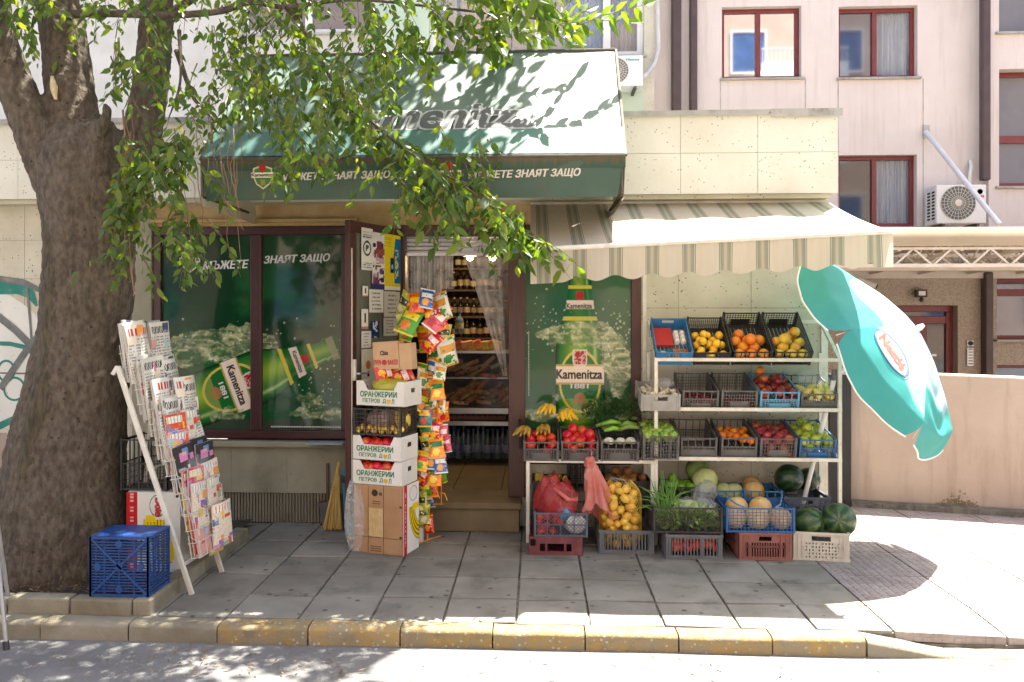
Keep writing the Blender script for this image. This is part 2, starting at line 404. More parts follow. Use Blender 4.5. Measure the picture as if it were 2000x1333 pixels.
mb.build('panel', M['concrete'], shop)
mb = MB()
nn = 90; x0, x1 = wl0, X_(835, YF)
for k in range(nn):
    a = x0+(x1-x0)*k/nn; b_ = x0+(x1-x0)*(k+.62)/nn; mb.box(a, b_, YF+.012, YF+.06, 0, sz-.004)
mb.box(x0, x1, YF+.03, YF+T, 0, sz-.002)
mb.build('plinth', M['corrugated'], shop)
mb = MB(); mb.box(wl0-.02, X_(690, YF), YF-.07, YF+.05, wz0-.06, wz0-.012)
mb.build('sill', M['concrete'], shop, bevel=.008)
# the box over the shop front, clad in stone panels
mb = MB(); mb.box(xl, X_(1637, YB), YB+.03, YU+.4, zT+.004, BT-.004)
mb.build('box_core', M['stone_low'], shop)
mb = MB(); cols = [xl]
cx = X_(1329, YB); step = X_(1480, YB) - cx
c = cx - step*int((cx-xl)/step)
while c < X_(1637, YB)-.1: cols.append(c); c += step
cols.append(X_(1637, YB)); zm = Z_(1400, 299, YB)
for a, b_ in zip(cols[:-1], cols[1:]):
    for z0, z1 in ((zT, zm), (zm, BT)):
        mb.box(a+.0012, b_-.0012, YB+random.uniform(0, .002), YB+.028, z0+.0012, z1-.0012)
mb.build('stone_panels', M['stone'], shop, bevel=.0015)
mb = MB(); mb.box(xl, X_(1643, YB)+.0, YB-.03, YB+.1, BT+.002, BT+.02); mb.box(xl, X_(1500, YB), YB-.032, YB-.03, BT-.02, BT+.018); mb.box(X_(1503, YB), X_(1643, YB), YB-.034, YB-.03, BT-.035, BT+.022)
mb.box(xl, X_(1643, YB), YB+.1, YU+.4, BT-.002, BT+.012)
mb.build('flashing', M['zinc'], shop)
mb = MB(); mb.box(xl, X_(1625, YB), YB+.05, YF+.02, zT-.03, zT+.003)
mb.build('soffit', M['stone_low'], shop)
# upper storey, set back behind the box
UZ = 9.0; xu = X_(1278, YU)
mb = MB()
wA, wB = X_(838, YU), X_(1258, YU); wzb = Z_(1050, 112, YU)
wC, wD = X_(470, YU), X_(735, YU); wzc = Z_(600, 66, YU)
mb.box(xl, wC, YU, YU+.3, BT+.012, UZ); mb.box(wC, wD, YU, YU+.3, BT+.012, wzc); mb.box(wC, wD, YU, YU+.3, 8.0, UZ)
mb.build('upper_wall', M['plaster_white'], shop)
mb = MB(); mb.box(wD, wA, YU, YU+.3, BT+.012, UZ); mb.box(wA, wB, YU, YU+.3, BT+.012, wzb-.03); mb.box(wA, wB, YU, YU+.3, 8.0, UZ)
mb.build('upper_wall', M['plaster_green'], shop)
mb = MB(); mb.box(wB, xu, YU, YU+.3, BT+.012, UZ); mb.build('upper_wall', M['stone_low'], shop)
def casement(parent, x0, x1, z0, z1, y, mulls, fm, panes, fw=.05, curt=(), name='window'):
    f = MB(); f.box(x0, x1, y, y+.06, z0, z0+fw); f.box(x0, x1, y, y+.06, z1-fw, z1); f.box(x0, x0+fw, y+.001, y+.06, z0+fw, z1-fw); f.box(x1-fw, x1, y+.001, y+.06, z0+fw, z1-fw)
    xs = [x0+fw] + list(mulls) + [x1-fw]
    for q in mulls: f.box(q-fw*.6, q+fw*.6, y-.004, y+.06, z0+fw, z1-fw)
    fo = f.build(name, fm, parent, bevel=.005)
    for k in range(len(xs)-1):
        g = MB(); g.box(xs[k]+.002, xs[k+1]-.002, y+.035, y+.045, z0+fw, z1-fw); g.build('pane', panes[k % len(panes)], fo)
    return fo
ga = clearmat('window_glass', (.5, .55, .6), .22, .03, 1, 0)
casement(shop, wA, wB, wzb, 8.0, YU+.08, [X_(1052, YU), X_(1186, YU)], M['white_plastic'], [ga, ga, ga], .085)
casement(shop, wC, wD, wzc, 8.0, YU+.08, [X_(600, YU)], M['white_plastic'], [M['glass_half'], M['glass_half']], .085)
mb = MB(); mb.box(wA-.03, wB+.03, YU-.06, YU+.08, wzb-.03, wzb-.004); mb.box(wC-.03, wD+.03, YU-.06, YU+.08, wzc-.03, wzc-.004); mb.build('sill', M['zinc'], shop)
def drape(mb, x0, x1, z0, z1, y, n=24, amp=.03, lean=0):
    vs = []
    for i in range(n+1):
        u = i/n
        for z, q in ((z0, 1), (z1, 0)): vs.append((x0+(x1-x0)*u + lean*q*(u-.5), y + amp*math.sin(u*n*1.9) + .5*amp*math.sin(u*n*.7), z))
    mb.add(vs, [(2*i, 2*i+2, 2*i+3, 2*i+1) for i in range(n)])
mb = MB(); drape(mb, X_(1110, YU), X_(1178, YU), wzb, 8.0, YU+.22); drape(mb, X_(1196, YU), X_(1235, YU), wzb+.5, 8.0, YU+.22); mb.build('curtain', M['curtain_blue'], shop)
mb = MB(); drape(mb, X_(1180, YU), X_(1252, YU), wzb, 8.0, YU+.28); drape(mb, X_(850, YU), X_(1105, YU), wzb, 8.0, YU+.3); mb.build('curtain', M['curtain_orange'], shop)
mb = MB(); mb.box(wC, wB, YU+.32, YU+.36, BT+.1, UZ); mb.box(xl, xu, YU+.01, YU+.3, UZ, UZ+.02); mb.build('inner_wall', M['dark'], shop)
# painted tag on the left wall
M['spray_teal'] = mat('spray_teal', (.0, .16, .115), (.01, .2, .15), .6, 8, dirt=((.4, .38, .3), 14, .3)); M['spray_grey'] = mat('spray_grey', (.10, .11, .105), (.16, .17, .16), .6, 8, dirt=((.4, .38, .3), 14, .3))
M['spray_white'] = mat('spray_white', (.62, .62, .56), (.7, .7, .64), .7, 4, speck=((.2, .18, .14), 26, .15))
def ribbon(mb, pxs, w, y, k=0):
    ps = [P(a, b, y) for a, b in pxs]; n = len(ps); vs = []
    for i, p in enumerate(ps):
        d = (ps[min(i+1, n-1)]-ps[max(i-1, 0)]); d.y = 0; d.normalize(); q = Vector((-d.z, 0, d.x))
        ww = w if not hasattr(w, '__len__') else w[i]
        vs += [p+q*ww/2, p-q*ww/2]
    mb.add(vs, [(2*i, 2*i+1, 2*i+3, 2*i+2) for i in range(n-1)])
def arc(cx, cy, rx, ry, a0, a1, n=20): return [(cx+rx*math.cos(R(a0+(a1-a0)*i/n)), cy+ry*math.sin(R(a0+(a1-a0)*i/n))) for i in range(n+1)]
mb = MB(); q = [(-330, 560)] + arc(-100, 700, 205, 150, -90, 90, 24) + [(-330, 835)]
mb.poly([P(a, b, YF-.002) for a, b in q]); mb.build('graffiti', M['spray_white'], shop)
mb = MB(); ribbon(mb, [(-80, 558), (0, 560), (35, 563), (60, 575), (72, 598)], [.1, .13, .1, .08, .02], YF-.004); ribbon(mb, [(-80, 668), (20, 672), (55, 680), (72, 700)], [.03, .035, .04, .05], YF-.004)
ribbon(mb, arc(28, 760, 20, 22, 0, 360), .018, YF-.004); ribbon(mb, arc(12, 725, 16, 20, 0, 360), .018, YF-.0045); ribbon(mb, [(-80, 838), (0, 832), (35, 815), (60, 790), (75, 760)], [.05, .06, .05, .05, .02], YF-.004); mb.build('graffiti', M['spray_teal'], shop)
mb = MB(); ribbon(mb, [(-100, 545), (0, 545), (45, 552), (80, 568), (120, 590)], [.05, .05, .05, .04, .03], YF-.006); ribbon(mb, [(-20, 605), (30, 645), (60, 675)], .06, YF-.006); ribbon(mb, [(100, 630), (60, 672), (0, 760)], .055, YF-.007); ribbon(mb, [(52, 560), (58, 620), (62, 670)], .02, YF-.0075)
ribbon(mb, [(0, 729), (50, 730)], .014, YF-.006); mb.build('graffiti', M['spray_grey'], shop)
mb = MB(); mb.box(xl, X_(150, YF), YF-.04, YF-.012, 0, Z_(40, 846, YF)); mb.build('plinth', M['pink_wall'], shop)
mb = MB()
for zz in (Z_(40, 470, YF), Z_(40, 545, YF), Z_(40, 620, YF)): mb.box(xl, X_(258, YF), YF-.0012, YF+.01, zz-.0015, zz+.0015)
for px in (48, -60): mb.box(X_(px, YF)-.0015, X_(px, YF)+.0015, YF-.0014, YF+.01, .9, zT)
for zz in (Z_(1400, 602, YF), Z_(1400, 760, YF)): mb.box(wr1+.03, xe, YF-.0012, YF+.01, zz-.002, zz+.002)
for px in (1325, 1467): mb.box(X_(px, YF)-.002, X_(px, YF)+.002, YF-.0014, YF+.01, 0, zT)
mb.build('joint', M['concrete'], shop)
mb = MB(); mb.bar((xe-.02, YF-.012, 0), (xe-.02, YF-.012, zT-.04), .05, .02); mb.build('corner_trim', M['white_metal'], shop); mb = MB(); mb.bar((wr1+.025, YF-.012, 0), (wr1+.025, YF-.012, zT-.04), .03, .02); mb.build('corner_trim', M['white_metal'], shop)
# step and shop floor
dx0, dx1 = X_(787, YF), X_(1000, YF)
mb = MB(); s0, s1 = X_(832, 6.42), X_(1018, 6.42)
mb.box(s0-.35, s1-.015, 6.43, 6.9, 0, FL-.052); mb.box(s0-.35, s1, 6.40, 6.9, FL-.05, FL)
M['stepstone'] = mat('stepstone', (.12, .088, .04), (.17, .13, .065), .7, 4, dirt=((.12, .1, .06), 3, .6), bump=.2)
mb.build('doorstep', M['stepstone'], shop, bevel=.007)
mb = MB()
for i in range(-6, 5):
    for j in range(8): mb.box(.1+.4*i+.003, .1+.4*(i+1)-.003, 6.905+.45*j+.003, 6.905+.45*(j+1)-.003, FL-.06, FL-.001)
mb.box(-2.6, 2.0, 6.9, 10.6, FL-.08, FL-.061)
mb.build('shop_floor', M['stepstone'], shop)
# room behind the door
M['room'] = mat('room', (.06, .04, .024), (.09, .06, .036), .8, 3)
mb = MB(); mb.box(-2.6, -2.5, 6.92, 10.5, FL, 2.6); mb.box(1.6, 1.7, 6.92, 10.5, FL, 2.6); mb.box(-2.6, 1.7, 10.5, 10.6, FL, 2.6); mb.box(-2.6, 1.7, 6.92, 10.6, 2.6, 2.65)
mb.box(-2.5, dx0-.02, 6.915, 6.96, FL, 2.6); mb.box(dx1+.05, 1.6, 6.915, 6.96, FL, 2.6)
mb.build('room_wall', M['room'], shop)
# dark sheet standing in for the shade in the gap right of the shop
mb = MB(); mb.box(X_(1622, 7.4), X_(1664, 7.4), 7.42, 7.5, 0, 1.15); mb.build('gap_shade_sheet', M['dark'], shop)
# window frames of the shop front
def bars(mb, x0, x1, z0, z1, y0, y1, fw):
    mb.box(x0, x1, y0, y1, z1-fw, z1); mb.box(x0, x1, y0, y1, z0, z0+fw); mb.box(x0, x0+fw, y0, y1, z0+fw, z1-fw); mb.box(x1-fw, x1, y0, y1, z0+fw, z1-fw)
mb = MB(); bars(mb, wl0, wl1, wz0, wz1, YF-.01, YF+.08, .068); mm0, mm1 = X_(490, YF), X_(512, YF); mb.box(mm0, mm1, YF-.018, YF+.08, wz0+.068, wz1-.068)
win = mb.build('shop_window', M['maroon'], shop, bevel=.006)
rz0 = .55
mb = MB(); x0, x1 = X_(993, YF), X_(1252, YF); mb.box(x0, X_(1026, YF), YF-.03, YF+.1, FL+.001, wz1+.02); mb.box(X_(1233, YF), x1, YF-.012, YF+.08, rz0, wz1); mb.box(X_(1026, YF), X_(1233, YF), YF-.012, YF+.08, wz1-.07, wz1); mb.box(X_(1026, YF), X_(1233, YF), YF-.012, YF+.08, rz0-.06, rz0)
win2 = mb.build('shop_window', M['maroon_brown'], shop, bevel=.006)
mb = MB(); mb.box(X_(783, YF), X_(993, YF), YF-.02, YF+.1, wz1-.085, wz1+.002); mb.box(X_(779, YF), X_(792, YF), YF-.02, YF+.1, FL, wz1-.086)
mb.build('door_frame', M['maroon_brown'], shop, bevel=.006)
# ================================================================ printed films on the shop windows
def printmat(name, rough=.25, spec=.35, **k): return mat(name, (1, 1, 1), (.93, .93, .93), rough, 5, spec=spec, attr=True, **k)
M['film'] = printmat('film', .07, .45, dirt=((.10, .13, .10), 1.6, .25)); M['paper'] = printmat('paper', .6, .2); M['gloss'] = printmat('gloss', .25, .5); M['card'] = printmat('card', .7, .2)
def bottle_art(U, V, c, ox, oy, ang, L, wd):
    """paints a green beer bottle: base centre (ox, oy), axis at ang, length L, width wd"""
    ca, sa = math.cos(ang), math.sin(ang)
    a = ((U-ox)*ca + (V-oy)*sa)/L; s = (-(U-ox)*sa + (V-oy)*ca)/(wd/2)
    r = np.interp(a, [-.001, 0, .03, .46, .56, .64, .70, .86, .92, .921, .935, .936, 1.0, 1.001], [0, .94, 1, 1, .93, .76, .60, .46, .42, .5, .5, .43, .43, 0])
    ins = (np.abs(s) < r) & (a > 0) & (a < 1); q = np.where(r > 0, s/np.maximum(r, .01), 0)
    g = lerp(np.zeros(U.shape+(3,)) + lin(24, 108, 44), lin(158, 196, 58), np.clip(.85*np.exp(-((q-.1)/.42)**2)*(1-.35*a), 0, 1))
    g = lerp(g, lin(8, 48, 24), sstep(.78, 1, np.abs(q))); g = lerp(g, lin(190, 215, 130), .65*np.exp(-((q+.62)/.07)**2))
    g = lerp(g, lin(14, 60, 30), .5*np.exp(-((a-.05)/.008)**2))
    # oval label, name band, crest, neck label
    e = ((a-.30)/.185)**2 + (q/.86)**2
    g = lerp(g, lin(205, 190, 90), ((e < 1)*1.)*1.); g = lerp(g, lin(30, 105, 45), (e < .82)*1.); g = lerp(g, lin(150, 170, 80), ((e < .82) & (a < .2))*.6)
    g = lerp(g, lin(175, 120, 80), (np.exp(-(((a-.20)/.04)**2+(q/.28)**2)) > .5)*.8)
    g = lerp(g, lin(232, 216, 196), ((np.abs(a-.34) < .048) & (np.abs(q) < .98))*1.)
    g = lerp(g, lin(180, 160, 90), ((np.abs(np.abs(a-.34)-.052) < .005) & (np.abs(q) < .98))*1.)
    cr = (np.abs(a-.435) < .048) & (np.abs(q) < .30 - 2.2*np.clip(.415-a, 0, 1)); g = lerp(g, lin(215, 205, 185), cr*1.); cr2 = (np.abs(a-.437) < .040) & (np.abs(q) < .24 - 2.2*np.clip(.415-a, 0, 1)); g = lerp(g, lin(165, 40, 38), cr2*1.)
    g = lerp(g, lin(220, 190, 180), (cr2 & (fbm(U*90, V*90, 2) > .56))*.8)
    g = lerp(g, lin(205, 190, 70), ((np.abs(a-.665) < .012) | (np.abs(a-.845) < .010))*1.); g = lerp(g, lin(28, 100, 44), ((a > .677) & (a < .835))*.8)
    g = lerp(g, lin(230, 214, 196), (np.abs(a-.745) < .026)*1.); g = lerp(g, lin(180, 45, 42), ((np.abs(a-.797) < .022) & (np.abs(q) < .3))*1.)
    g = lerp(g, lin(150, 150, 120), ((a > .955))*.7)
    m = sstep(0, 1, ins*1.); return lerp(c, (0, 0, 0), m) + g*m[..., None]
def splash(U, V, c, dens, seed, bright=(186, 188, 142), k=1.0):
    n = fbm(U*7+seed, V*7+seed*2, 5); r = 1-np.abs(2*fbm(U*10+seed*3+n*1.5, V*16, 4)-1)
    m = sstep(.40, .47, dens + (n-.5)*1.0)
    r2 = fbm(U*20+n*4, V*34+seed, 4); col = lerp(np.zeros(U.shape+(3,)) + lin(84, 118, 74), lin(*bright), np.clip(.55*sstep(.35, .7, r2)+.6*sstep(.6, .95, r), 0, 1)); col = lerp(col, lin(226, 228, 200), sstep(.93, .99, r)*.9); col = lerp(col, lin(58, 92, 58), sstep(.6, .72, fbm(U*26, V*22+n*3, 3))*.6)
    al = (.5+.4*sstep(.4, .65, r2))*k*m; return c*(1-al[..., None]) + col*al[..., None]
def drops(U, V, c, cx, cy, rx, ry, n, seed):
    rg = np.random.default_rng(seed)
    for _ in range(n):
        a = rg.normal(0, 1, 2); x, y = cx+a[0]*rx, cy+a[1]*ry; q = rg.uniform(.002, .008)
        c = lerp(c, lin(190, 198, 170), (((U-x)**2+((V-y)*.8)**2) < q*q)*.8)
    return c
px2x = lambda p: X_(p, YF); py2z = lambda p: Z_(490, p, YF)
fx0, fx1, fz0, fz1 = px2x(312), px2x(676), wz0+.06, wz1-.06
PW = fx1-fx0; PH = fz1-fz0
def left_art(U, V):
    px = 312+U/PW*364; py = 852-V/PH*394
    c = np.zeros(U.shape+(3,)) + lin(13, 56, 33); cl = fbm(U*2.2, V*2.5+3, 5)
    c = lerp(c, lin(32, 96, 52), sstep(.42, .66, cl)*.8); c = lerp(c, lin(40, 58, 42), sstep(620, 450, py)*.75); c = lerp(c, lin(7, 60, 38), sstep(640, 760, py)*sstep(420, 600, px)*.5)
    c = lerp(c, lin(58, 66, 56), sstep(826, 838, py + 6*fbm(U*6, V*20, 3))*.85)
    # foam ring behind the bottle
    d = np.hypot((px-430)/118, (py-745)/96); dens = .72*np.exp(-((d-.72)/.36)**2)*sstep(760, 660, py) + .0
    d2 = np.exp(-(((px-470)/130)**2+((py-700)/44)**2)); c = splash(U, V, c, dens*1.25+.55*d2, 1.0); c = splash(U, V, c, .85*np.exp(-((py-818)/18)**2)*sstep(530, 600, px) + .35*np.exp(-(((px-590)/60)**2+((py-790)/22)**2)), 7.0)
    c = drops(U, V, c, px2x(560)-fx0, py2z(665)-fz0, .5, .10, 60, 3); c = drops(U, V, c, px2x(640)-fx0, py2z(760)-fz0, .12, .12, 50, 5)
    b0 = Vector((px2x(362)-fx0, py2z(792)-fz0)); b1 = Vector((px2x(655)-fx0, py2z(678)-fz0)); d = b1-b0
    c = bottle_art(U, V, c, b0.x, b0.y, math.atan2(d.y, d.x), d.length*1.0, .44)
    c = splash(U, V, c, .5*np.exp(-(((px-445)/60)**2+((py-818)/20)**2)), 9.0, k=.7)
    return c
Mx = frame((fx0, YF+.02, fz0), (1, 0, 0), (0, 0, 1))
film = printed('film', Mx, PW, PH, 300, 320, left_art, M['film'], win)
b0 = Vector((px2x(362), 0, py2z(792))); b1 = Vector((px2x(655), 0, py2z(678))); ax = (b1-b0).normalized(); L = (b1-b0).length; nrm = Vector((ax.z, 0, -ax.x))
M['ink'] = mat('ink', (.02, .018, .018), rough=.4); M['cream_ink'] = mat('cream_ink', (.62, .58, .47), (.55, .5, .4), .5, 30); M['white_ink'] = mat('white_ink', (.66, .65, .6), (.58, .57, .52), .5, 30); M['green_ink'] = mat('green_ink', (.01, .2, .06), rough=.6); M['red_ink'] = mat('red_ink', (.42, .02, .02), (.5, .03, .03), .5); M['yellow_ink'] = mat('yellow_ink', (.7, .45, .02), rough=.5); M['blue_ink'] = mat('blue_ink', (.02, .03, .25), (.03, .05, .35), .5)
def on(p, y): return Vector((p.x, y, p.z))
mb = MB(); p = b0+ax*(.318*L)-nrm*.165; text(mb, 'Kamenitza', frame(on(p, YF+.017), nrm, ax), .33, .062, bold=.03)
p = b0+ax*(.735*L)-nrm*.09; text(mb, 'Kamenitza', frame(on(p, YF+.017), nrm, ax), .18, .034, bold=.02)
mb.build('lettering', M['ink'], win)
def put_text(b, nm, m, par): b.build(nm, m, par); return MB()
mb = MB(); p = b0+ax*(.236*L)-nrm*.065; text(mb, '1881', frame(on(p, YF+.016), nrm, ax), .13, .04, bold=.03); mb = put_text(mb, 'lettering', M['white_ink'], win)
a = P(397, 527, YF+.015); text(mb, 'МЪЖЕТЕ', frame(a, (1, 0, .035), (0, 0, 1)), X_(486, YF)-X_(397, YF), .065, .25, .035); mb = put_text(mb, 'lettering', M['white_ink'], win)
a = P(516, 518, YF+.015); text(mb, 'ЗНАЯТ ЗАЩО', frame(a, (1, 0, .035), (0, 0, 1)), X_(645, YF)-X_(516, YF), .072, .25, .035); mb = put_text(mb, 'lettering', M['white_ink'], win)
for k in range(46): mb.box(X_(528+3.2*k, YF), X_(530.2+3.2*k, YF), YF+.0155, YF+.0165, Z_(490, 835.2, YF), Z_(490, 832.6, YF))
mb.build('lettering', M['white_ink'], win)
def badge(parent, M0, s, name='badge'):
    """small brewery shield: gold rim, green field, cream name band, red crest"""
    sh = lambda k: [(-.42*k, .38*k), (-.2*k, .46*k), (0, .5*k), (.2*k, .46*k), (.42*k, .38*k), (.42*k, 0), (.3*k, -.3*k), (0, -.52*k), (-.3*k, -.3*k), (-.42*k, 0)]
    mb = MB()
    mb.add([(x*s, y*s, 0) for x, y in sh(1)], [tuple(range(10))], M0, lin(205, 195, 150)); mb.add([(x*s, y*s, .0008) for x, y in sh(.86)], [tuple(range(10))], M0, lin(70, 120, 60))
    mb.add([(-.5*s, -.02*s, .0016), (.5*s, -.02*s, .0016), (.5*s, .2*s, .0016), (-.5*s, .2*s, .0016)], [(0, 1, 2, 3)], M0, lin(230, 222, 195))
    mb.add([(x*s*.36, y*s*.36+.36*s, .0020) for x, y in sh(1)], [tuple(range(10))], M0, lin(170, 45, 40))
    mb.add([(-.1*s, -.34*s, .0018), (.1*s, -.34*s, .0018), (.1*s, -.1*s, .0018), (-.1*s, -.1*s, .0018)], [(0, 1, 2, 3)], M0, lin(150, 130, 80))
    text(mb, 'Kamenitza', M0 @ Matrix.Translation((-.47*s, .03*s, 0)), .94*s, .14*s, bold=.03, z=.0024, col=(.02, .02, .02))
    return mb.build(name, M['paper'], parent)
badge(win, frame(P(371, 512, YF+.016), (1, 0, 0), (0, 0, 1)), .17)
# right poster
rx0, rx1 = X_(1026, YF), X_(1233, YF); qw = rx1-rx0; qz0, qz1 = rz0, wz1-.07; qh = qz1-qz0
zpx = lambda p: Z_(1130, p, YF)
def right_art(U, V):
    px = 1026+U/qw*207; py = np.interp(V+qz0, [zpx(860), zpx(440)], [860, 440])
    c = np.zeros(U.shape+(3,)) + lin(62, 96, 66); c = lerp(c, lin(40, 98, 58), sstep(.4, .65, fbm(U*3, V*3, 4))*.6); c = lerp(c, lin(36, 78, 50), sstep(560, 700, py)*.6)
    c = bottle_art(U, V, c, X_(1133, YF)-rx0, zpx(847)-qz0, math.pi/2, (zpx(509)-zpx(847)), .385)
    d = .8*np.exp(-((px-1140)/74)**4-((py-652-.0018*(px-1130)**2)/24)**2) + .75*np.exp(-(((px-1206)/30)**2+((py-735)/62)**2)) + .55*np.exp(-((px-1066)/22)**2-((py-652)/10)**2)
    hole = np.exp(-(((px-1130)/48)**4+((py-738)/52)**6)); c = splash(U, V, c, 1.2*d*(1-.95*hole), 4.0)
    c = splash(U, V, c, .64*np.exp(-((py-812)/16)**2)*(.4+.6*sstep(1110, 1050, px)+.5*sstep(1160, 1200, px)) + .45*np.exp(-(((px-1080-(py-770)*.6)/14)**2+((py-772)/18)**2)), 6.0)
    c = drops(U, V, c, X_(1070, YF)-rx0, zpx(640)-qz0, .2, .12, 50, 9); return drops(U, V, c, X_(1215, YF)-rx0, zpx(640)-qz0, .1, .12, 60, 10)
printed('film', frame((rx0, YF+.02, qz0), (1, 0, 0), (0, 0, 1)), qw, qh, 180, 330, right_art, M['film'], win2)
mb = MB()
a = P(1087, 740, YF+.017); text(mb, 'Kamenitza', frame(a, (1, 0, 0), (0, 0, 1)), X_(1176, YF)-X_(1087, YF), .072, bold=.03)
a = P(1107, 603, YF+.017); text(mb, 'Kamenitza', frame(a, (1, 0, 0), (0, 0, 1)), X_(1156, YF)-X_(1107, YF), .042, bold=.02); mb.build('lettering', M['ink'], win2)
mb = MB(); a = P(1115, 759, YF+.016); text(mb, '1881', frame(a, (1, 0, 0), (0, 0, 1)), X_(1149, YF)-X_(1115, YF), .036, bold=.03)
for k in range(40): mb.box(X_(1032, YF), X_(1033.4, YF), YF+.0155, YF+.0165, zpx(650+3.2*k), zpx(648+3.2*k))
mb.build('lettering', M['white_ink'], win2)
# ================================================================ awnings
def two_sided(name, out, inn, rough=.55, **k):
    m = mat(name, out[0], out[1], rough, 2.5, **k); t = m.node_tree; b = t.nodes['Principled BSDF']
    g = N(t, 'ShaderNodeNewGeometry'); src = b.inputs['Base Color'].links[0].from_socket
    t.links.new(_mix(t, g.outputs['Backfacing'], src, inn), b.inputs['Base Color']); return m
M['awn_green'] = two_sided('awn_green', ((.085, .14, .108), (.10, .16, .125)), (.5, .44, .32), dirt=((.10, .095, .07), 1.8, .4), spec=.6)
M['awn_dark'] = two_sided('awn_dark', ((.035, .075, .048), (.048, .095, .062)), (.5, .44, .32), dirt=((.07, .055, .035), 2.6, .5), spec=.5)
AXL, AXR = X_(392, 5.47), X_(1222, 5.47); AYT, AYF = 6.39, 5.47; AZT, AZF, AZB = 3.67, Z_(800, 308, 5.47), Z_(800, 386, 5.47)
AXR_T, AXL_T = AXR+.02, AXL-.02
aw = thing('green_awning', 'dark green box awning with beer name on its slope, over the shop door', 'awning', ((AXL+AXR)/2, AYT, AZF))
def sheet(name, c00, c10, c11, c01, nx, ny, m, parent, sag=None):
    """a slightly uneven cloth between four corners (c00 lower left, c10 lower right, c11, c01)"""
    mb = MB(); c00, c10, c11, c01 = map(Vector, (c00, c10, c11, c01)); n = (c10-c00).cross(c01-c00).normalized()
    for j in range(ny+1):
        for i in range(nx+1):
            u, v = i/nx, j/ny; p = (c00*(1-u)+c10*u)*(1-v) + (c01*(1-u)+c11*u)*v
            mb.v.append(p + n*(sag(u, v) if sag else 0))
    for j in range(ny):
        for i in range(nx): a = j*(nx+1)+i; mb.f.append((a, a+1, a+nx+2, a+nx+1)); mb.c.append(None)
    return mb.build(name, m, parent, smooth=180)
W_ = AXR-AXL
slope = sheet('canopy', (AXL, AYF, AZF), (AXR, AYF, AZF), (AXR_T, AYT, AZT), (AXL_T, AYT, AZT), 40, 14, M['awn_green'], aw, lambda u, v: -.025*math.sin(math.pi*u*4)**2*math.sin(math.pi*v) + .006*noise.noise(Vector((u*9, v*4, 0))))
mb = MB(); mb.add([(AXL_T, AYT+.012, BT-.2), (AXR_T, AYT+.012, BT-.2), (AXR_T, AYT+.012, AZT), (AXL_T, AYT+.012, AZT)], [(0, 1, 2, 3)]); mb.build('sun_block_sheet', M['awn_dark'], aw)  # added unseen sheet, stops sun slipping through between box top and awning
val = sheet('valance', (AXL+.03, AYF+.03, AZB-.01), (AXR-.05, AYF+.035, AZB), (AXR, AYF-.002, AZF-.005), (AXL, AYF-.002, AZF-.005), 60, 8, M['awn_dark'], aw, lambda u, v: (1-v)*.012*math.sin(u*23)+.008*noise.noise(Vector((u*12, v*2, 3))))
mb = MB(); mb.tube([(AXL, AYF, AZF), (AXR, AYF, AZF)], .012); mb.tube([(AXL_T, AYT, AZT), (AXR_T, AYT, AZT)], .014); mb.tube([(AXL, AYF, AZF), (AXL_T, AYT, AZT)], .012); mb.tube([(AXR, AYF, AZF), (AXR_T, AYT, AZT)], .012)
for x in (AXL, AXR-.02): mb.tube([(x, AYF+.03, AZB+.02), (x, AYT, AZB+.02)], .011); mb.tube([(x, AYF+.02, AZF), (x, AYF+.03, AZB+.02)], .011)
M['rust'] = mat('rust', (.06, .05, .035), (.09, .08, .055), .7, 12); mb.build('frame_tube', M['rust'], aw)
mb = MB(); mb.add([(AXR, AYF, AZF), (AXR_T, AYT, AZT), (AXR, AYT+.02, AZB-.02), (AXR-.01, AYF+.03, AZB-.0)], [(0, 3, 2, 1)]); mb.build('side_panel', M['awn_green'], aw)
mb = MB(); mb.add([(AXL, AYF, AZF), (AXL_T, AYT, AZT), (AXL-.01, YF-.02, AZB-.05), (AXL, AYF+.02, AZB-.045)], [(0, 1, 2, 3)]); mb.build('side_panel', M['awn_green'], aw)
mb = MB(); mb.add([(AXR, AYF+.03, AZB+.005), (AXR-.02, YF-.2, AZB), (AXR-.05, YF-.1, AZB-.05), (AXR-.04, AYF+.25, AZB-.07)], [(0, 1, 2, 3)]); mb.build('lining', two_sided('lining', ((.5, .42, .28), (.55, .47, .33)), (.5, .44, .32)), aw)
# dirt-streaked seam under the fold
def seam_art(U, V):
    c = np.zeros(U.shape+(3,)) + np.array((.042, .085, .055)); n = fbm(U*70, V*2, 3); f = sstep(.1, 1.05, V/.07 + (n-.5)*.9)
    return lerp(c, (.13, .085, .045), f*.85)
printed('seam', frame((AXL, AYF+.0045, AZF-.078), (1, 0, 0), (0, -.115, 1)), W_, .07, 400, 8, seam_art, M['card'], aw)
sx = Vector((1, 0, 0)); sy = Vector((0, AYT-AYF, AZT-AZF)).normalized()
sl = (Vector((0, AYT-AYF, AZT-AZF))).length
def onslope(u, v, lift=.03): return Vector((AXL, AYF, AZF)) + Vector((W_*u, 0, 0)) + sy*(sl*v) + sx.cross(sy)*lift
u0, u1 = (640-400)/822, (1045-400)/822
M['awn_white'] = mat('awn_white', (.42, .45, .42), (.5, .52, .5), .6, 6); M['awn_grey'] = mat('awn_grey', (.075, .082, .08), (.10, .108, .105), .6, 6); M['awn_band'] = mat('awn_band', (.035, .12, .09), (.045, .14, .105), .5, 3, spec=.6)
mb = MB(); text(mb, 'Kamenitza', frame(onslope(u0, .235, .012), sx, sy), W_*(u1-u0), .30, .22, .075); mb.build('lettering', M['awn_white'], aw)
mb = MB(); text(mb, 'Kamenitza', frame(onslope(u0, .235, .0145), sx, sy), W_*(u1-u0), .30, .22, .03); mb.build('lettering', M['awn_grey'], aw)
mb = MB()
